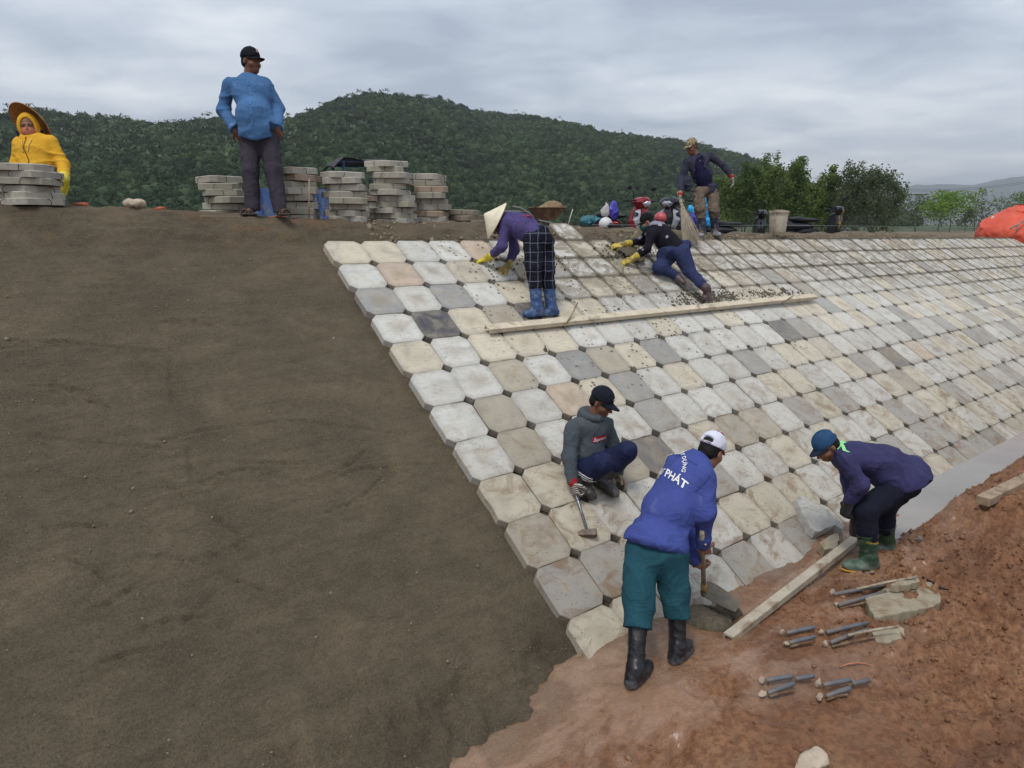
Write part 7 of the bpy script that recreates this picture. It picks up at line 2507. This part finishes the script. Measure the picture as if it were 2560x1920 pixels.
def gear():
    d = 12.6
    c = gz(1556, 600, d)
    r1, P1 = scooter(c + ZUP * .02, dv(.62, 0, .78), srgb(128, 22, 34), 'red and white motorbike facing the camera behind the crest', .98, srgb(196, 200, 208))
    pc = lambda col, rough=.3: plain('plastic_bag', col, rough, .15, 9, spec=.5)
    bag('plastic_bag', [at(1535, 527, d - .35), at(1533, 512, d - .35)], [(.08, .06, .16), (.03, .03, .09)], pc(srgb(70, 66, 170)), 'blue plastic bag hanging on the red motorbike handlebar', 3)
    bag('plastic_bag', [at(1513, 528, d - .4), at(1515, 514, d - .4)], [(.075, .05, .11), (.03, .03, .08)], pc(srgb(186, 180, 182)), 'whitish clear plastic bag hanging left of the blue bag', 5)
    p = at(1514, 560, d - .5); q = S(.02); q.ell(p, np.array([.12, .13, .12]), np.stack([CR, TOW, ZUP])); q.cut(p - ZUP * .07, -ZUP)
    rt = empty('helmet', p - ZUP * .07, 'white motorcycle helmet beside the red motorbike', 'helmet'); skin('shell', q, .012, plain('white_gloss', srgb(206, 206, 206), .25, .05), rt)
    q = S(.01); q.ell(p + CR * .05 + TOW * .06 - ZUP * .02, np.array([.085, .075, .05]), np.stack([CR, TOW, ZUP])); skin('visor', q, .01, MAT['mirror'], rt)
    bag('raincoat_bundle', [at(1480, 551, d + .3), at(1465, 553, d + .3), at(1500, 548, d + .3)], [(.13, .1, .09), (.1, .1, .1), (.1, .1, .05)], plain('teal_plastic', srgb(54, 108, 122), .4, .25, 8), 'teal plastic bundle on the ground left of the red motorbike', 7, 'bundle', amp=.04)
    d2 = 12.9
    r2, P2 = scooter(gz(1692, 600, d2), dv(-.55, 0, .8), srgb(40, 40, 48), 'black and silver motorbike left of the sweeping man', 1.0, srgb(170, 174, 182))
    b = bag('helmet_red', [at(1652, 545, d2 - .5)], [(.12, .13, .11)], plain('pink_red_gloss', srgb(196, 96, 100), .3, .2, 6), 'pinkish red helmet behind the crawling person', 9, 'helmet', amp=.004); b.name = 'helmet'
    bag('purple_cover', [at(1720, 552, d2 + .2), at(1745, 556, d2 + .2)], [(.22, .15, .14), (.18, .15, .12)], plain('purple_cloth', srgb(74, 68, 150), .8, .15, 8), 'purple blue cloth cover on the black motorbike behind the broom', 11, 'cover', amp=.04)
    bag('raincoat', [at(1727, 525, d2 + .3), at(1736, 548, d2 + .3), at(1742, 562, d2 + .2)], [(.07, .05, .09), (.1, .06, .1), (.08, .06, .08)], plain('cyan_plastic', srgb(40, 160, 214), .4, .15, 9), 'bright cyan raincoat bundle left of the sweeping man\'s knees', 13, 'raincoat', amp=.03)
    bag('raincoat', [at(1762, 505, d2 + .3), at(1766, 530, d2 + .3), at(1772, 555, d2 + .2)], [(.04, .05, .12), (.06, .06, .14), (.1, .06, .1)], plain('cyan_plastic_b', srgb(36, 150, 206), .4, .15, 9), 'bright cyan raincoat showing between the sweeping man\'s legs', 15, 'raincoat', amp=.03)
    r3, _ = scooter(gz(1845, 620, 14.2) - ZUP * .03, dv(.92, 0, .1), srgb(34, 30, 36), 'black motorbike right of the sweeping man, mostly hidden by the berm', .88, srgb(60, 62, 70))
    r4, _ = scooter(gz(2035, 620, 15.6) - ZUP * .08, dv(.95, 0, .0), srgb(28, 28, 34), 'black motorbike with orange fairing right of the white bucket', .95, srgb(190, 140, 80))
    # bucket
    d3 = 12.15; p = at(1944, 574, d3); zt = at(1944, 527, d3)[2]; p[2] = zt - .37
    rt = empty('bucket', p, 'dirty white plastic bucket standing on the right hand berm', 'bucket')
    mw = plain('dirty_white_plastic', srgb(184, 176, 160), .6, .15, 7, dirt=srgb(130, 118, 100), dirt_amt=.45)
    b = B(); b.lathe(p, [(.001, 0), (.135, 0), (.14, .01), (.158, .3), (.166, .3), (.166, .315), (.158, .318), (.16, .345), (.168, .347), (.168, .37), (.158, .37), (.152, .3), (.13, .02), (.001, .02)], 32); auto_smooth(b.done('pail', mw, rt), 30)
    b = B(); b.tube([p + ZUP * .34 + (CR * math.cos(t) * .172 + TOW * .175 * math.sin(t)) - ZUP * .012 * math.sin(t) for t in np.linspace(0, 2 * PI, 22)], .008, 6, False); b.done('rope', MAT['old_wood'], rt, True)
    q = S(.03); q.ell(p + ZUP * .36, np.array([.13, .13, .03])); q.warp = folds(.01, 20, 5); skin('contents', q, .012, MAT['rebar'], rt)
    # red tarpaulin mound
    d4 = 19.5; p = at(2530, 597, d4)
    q = S(.5); q.ell(p + ZUP * .1, np.array([.95, .9, .66]), np.stack([CR, TOW, ZUP])); q.ell(p + CR * .9 + ZUP * .25 - TOW * .2, np.array([1.3, 1.1, .62]), np.stack([CR, TOW, ZUP])); q.ell(p + CR * .3 + ZUP * .35, np.array([.5, .6, .52]), np.stack([CR, TOW, ZUP]))
    def wr(x, y, z):
        a = np.arctan2(z - p[2] - .9, x - p[0] - .3); return .09 * np.abs(np.sin(a * 6 + fbm(x * 1.5, y * 1.5, z * 1.5, 3) * 5)) + (fbm(x * 4, y * 4, z * 4, 8, 4) - .5) * .16
    q.warp = wr; q.cut(p - ZUP * .55, -ZUP)
    rt = empty('covered_mound', p - ZUP * .5, 'mound under a red orange tarpaulin at the right end of the crest', 'covered mound')
    skin('tarpaulin', q, .03, plain('red_tarpaulin', srgb(204, 84, 62), .6, .14, 3, dirt=srgb(196, 120, 98), dirt_amt=.2), rt)
    b = S(.02); pp, _ = project(q, [at(2484, 545, d4 - 2.5)], at(2484, 545, 1) - CAM, .01, 5); b.ell(pp[0], np.array([.07, .02, .05]), np.stack([CR, TOW, ZUP])); skin('white_patch', b, .012, MAT['print_white'], rt)
    b = B(); P = [at(x, y, 18.6) for x, y in ((2526, 572), (2532, 566), (2545, 563), (2552, 556), (2575, 545))]; b.tube(P, .022, 7); b.tube([at(2545, 563, 18.6), at(2542, 580, 18.6)], .018, 7)
    o = b.done('bent_frame', plain('grey_steel', srgb(128, 122, 116), .6, .2), None, True); tag(o, 'bent grey metal frame in front of the red tarpaulin', 'frame')
    # pylon and cables
    d5 = 240; p = at(841, 455, d5); zt = at(843, 376, d5)[2]
    rt = empty('pylon', (p[0], p[1], p[2]), 'far white lattice pylon above the stacks left of the dark awning', 'pylon')
    b = B(); hh = zt - p[2]
    lv = [np.array([[sx * w_, sy * w_, z] for sx, sy in ((-1, -1), (1, -1), (1, 1), (-1, 1))]) for w_, z in ((1.9, 0), (1.55, hh * .28), (1.2, hh * .52), (.85, hh * .75), (.4, hh))]
    for k in range(4):
        for i in range(4):
            b.tube([p + lv[k][i], p + lv[k + 1][i]], .1, 4); b.tube([p + lv[k][i], p + lv[k + 1][(i + 1) % 4]], .07, 4); b.tube([p + lv[k + 1][i], p + lv[k][(i + 1) % 4]], .07, 4); b.tube([p + lv[k + 1][i], p + lv[k + 1][(i + 1) % 4]], .06, 4)
    b.done('lattice', plain('galvanised', srgb(196, 200, 204), .6, .1), rt)
    for k, (ya, yb, lab) in enumerate([(470, 446, 'upper thin power cable crossing the sky at the right'), (473, 450, 'lower thin power cable crossing the sky at the right')]):
        b = B(); A_, B_ = at(2180, ya, 150), at(2640, yb - 4, 130); P = [A_ + (B_ - A_) * t - ZUP * (1.2 * 4 * t * (1 - t)) for t in np.linspace(0, 1, 14)]; b.tube(P, .022, 5); o = b.done('power_cable', MAT['wire'], None, True); tag(o, lab, 'cable')


cargo_cart()
wheelbarrow()
gear()
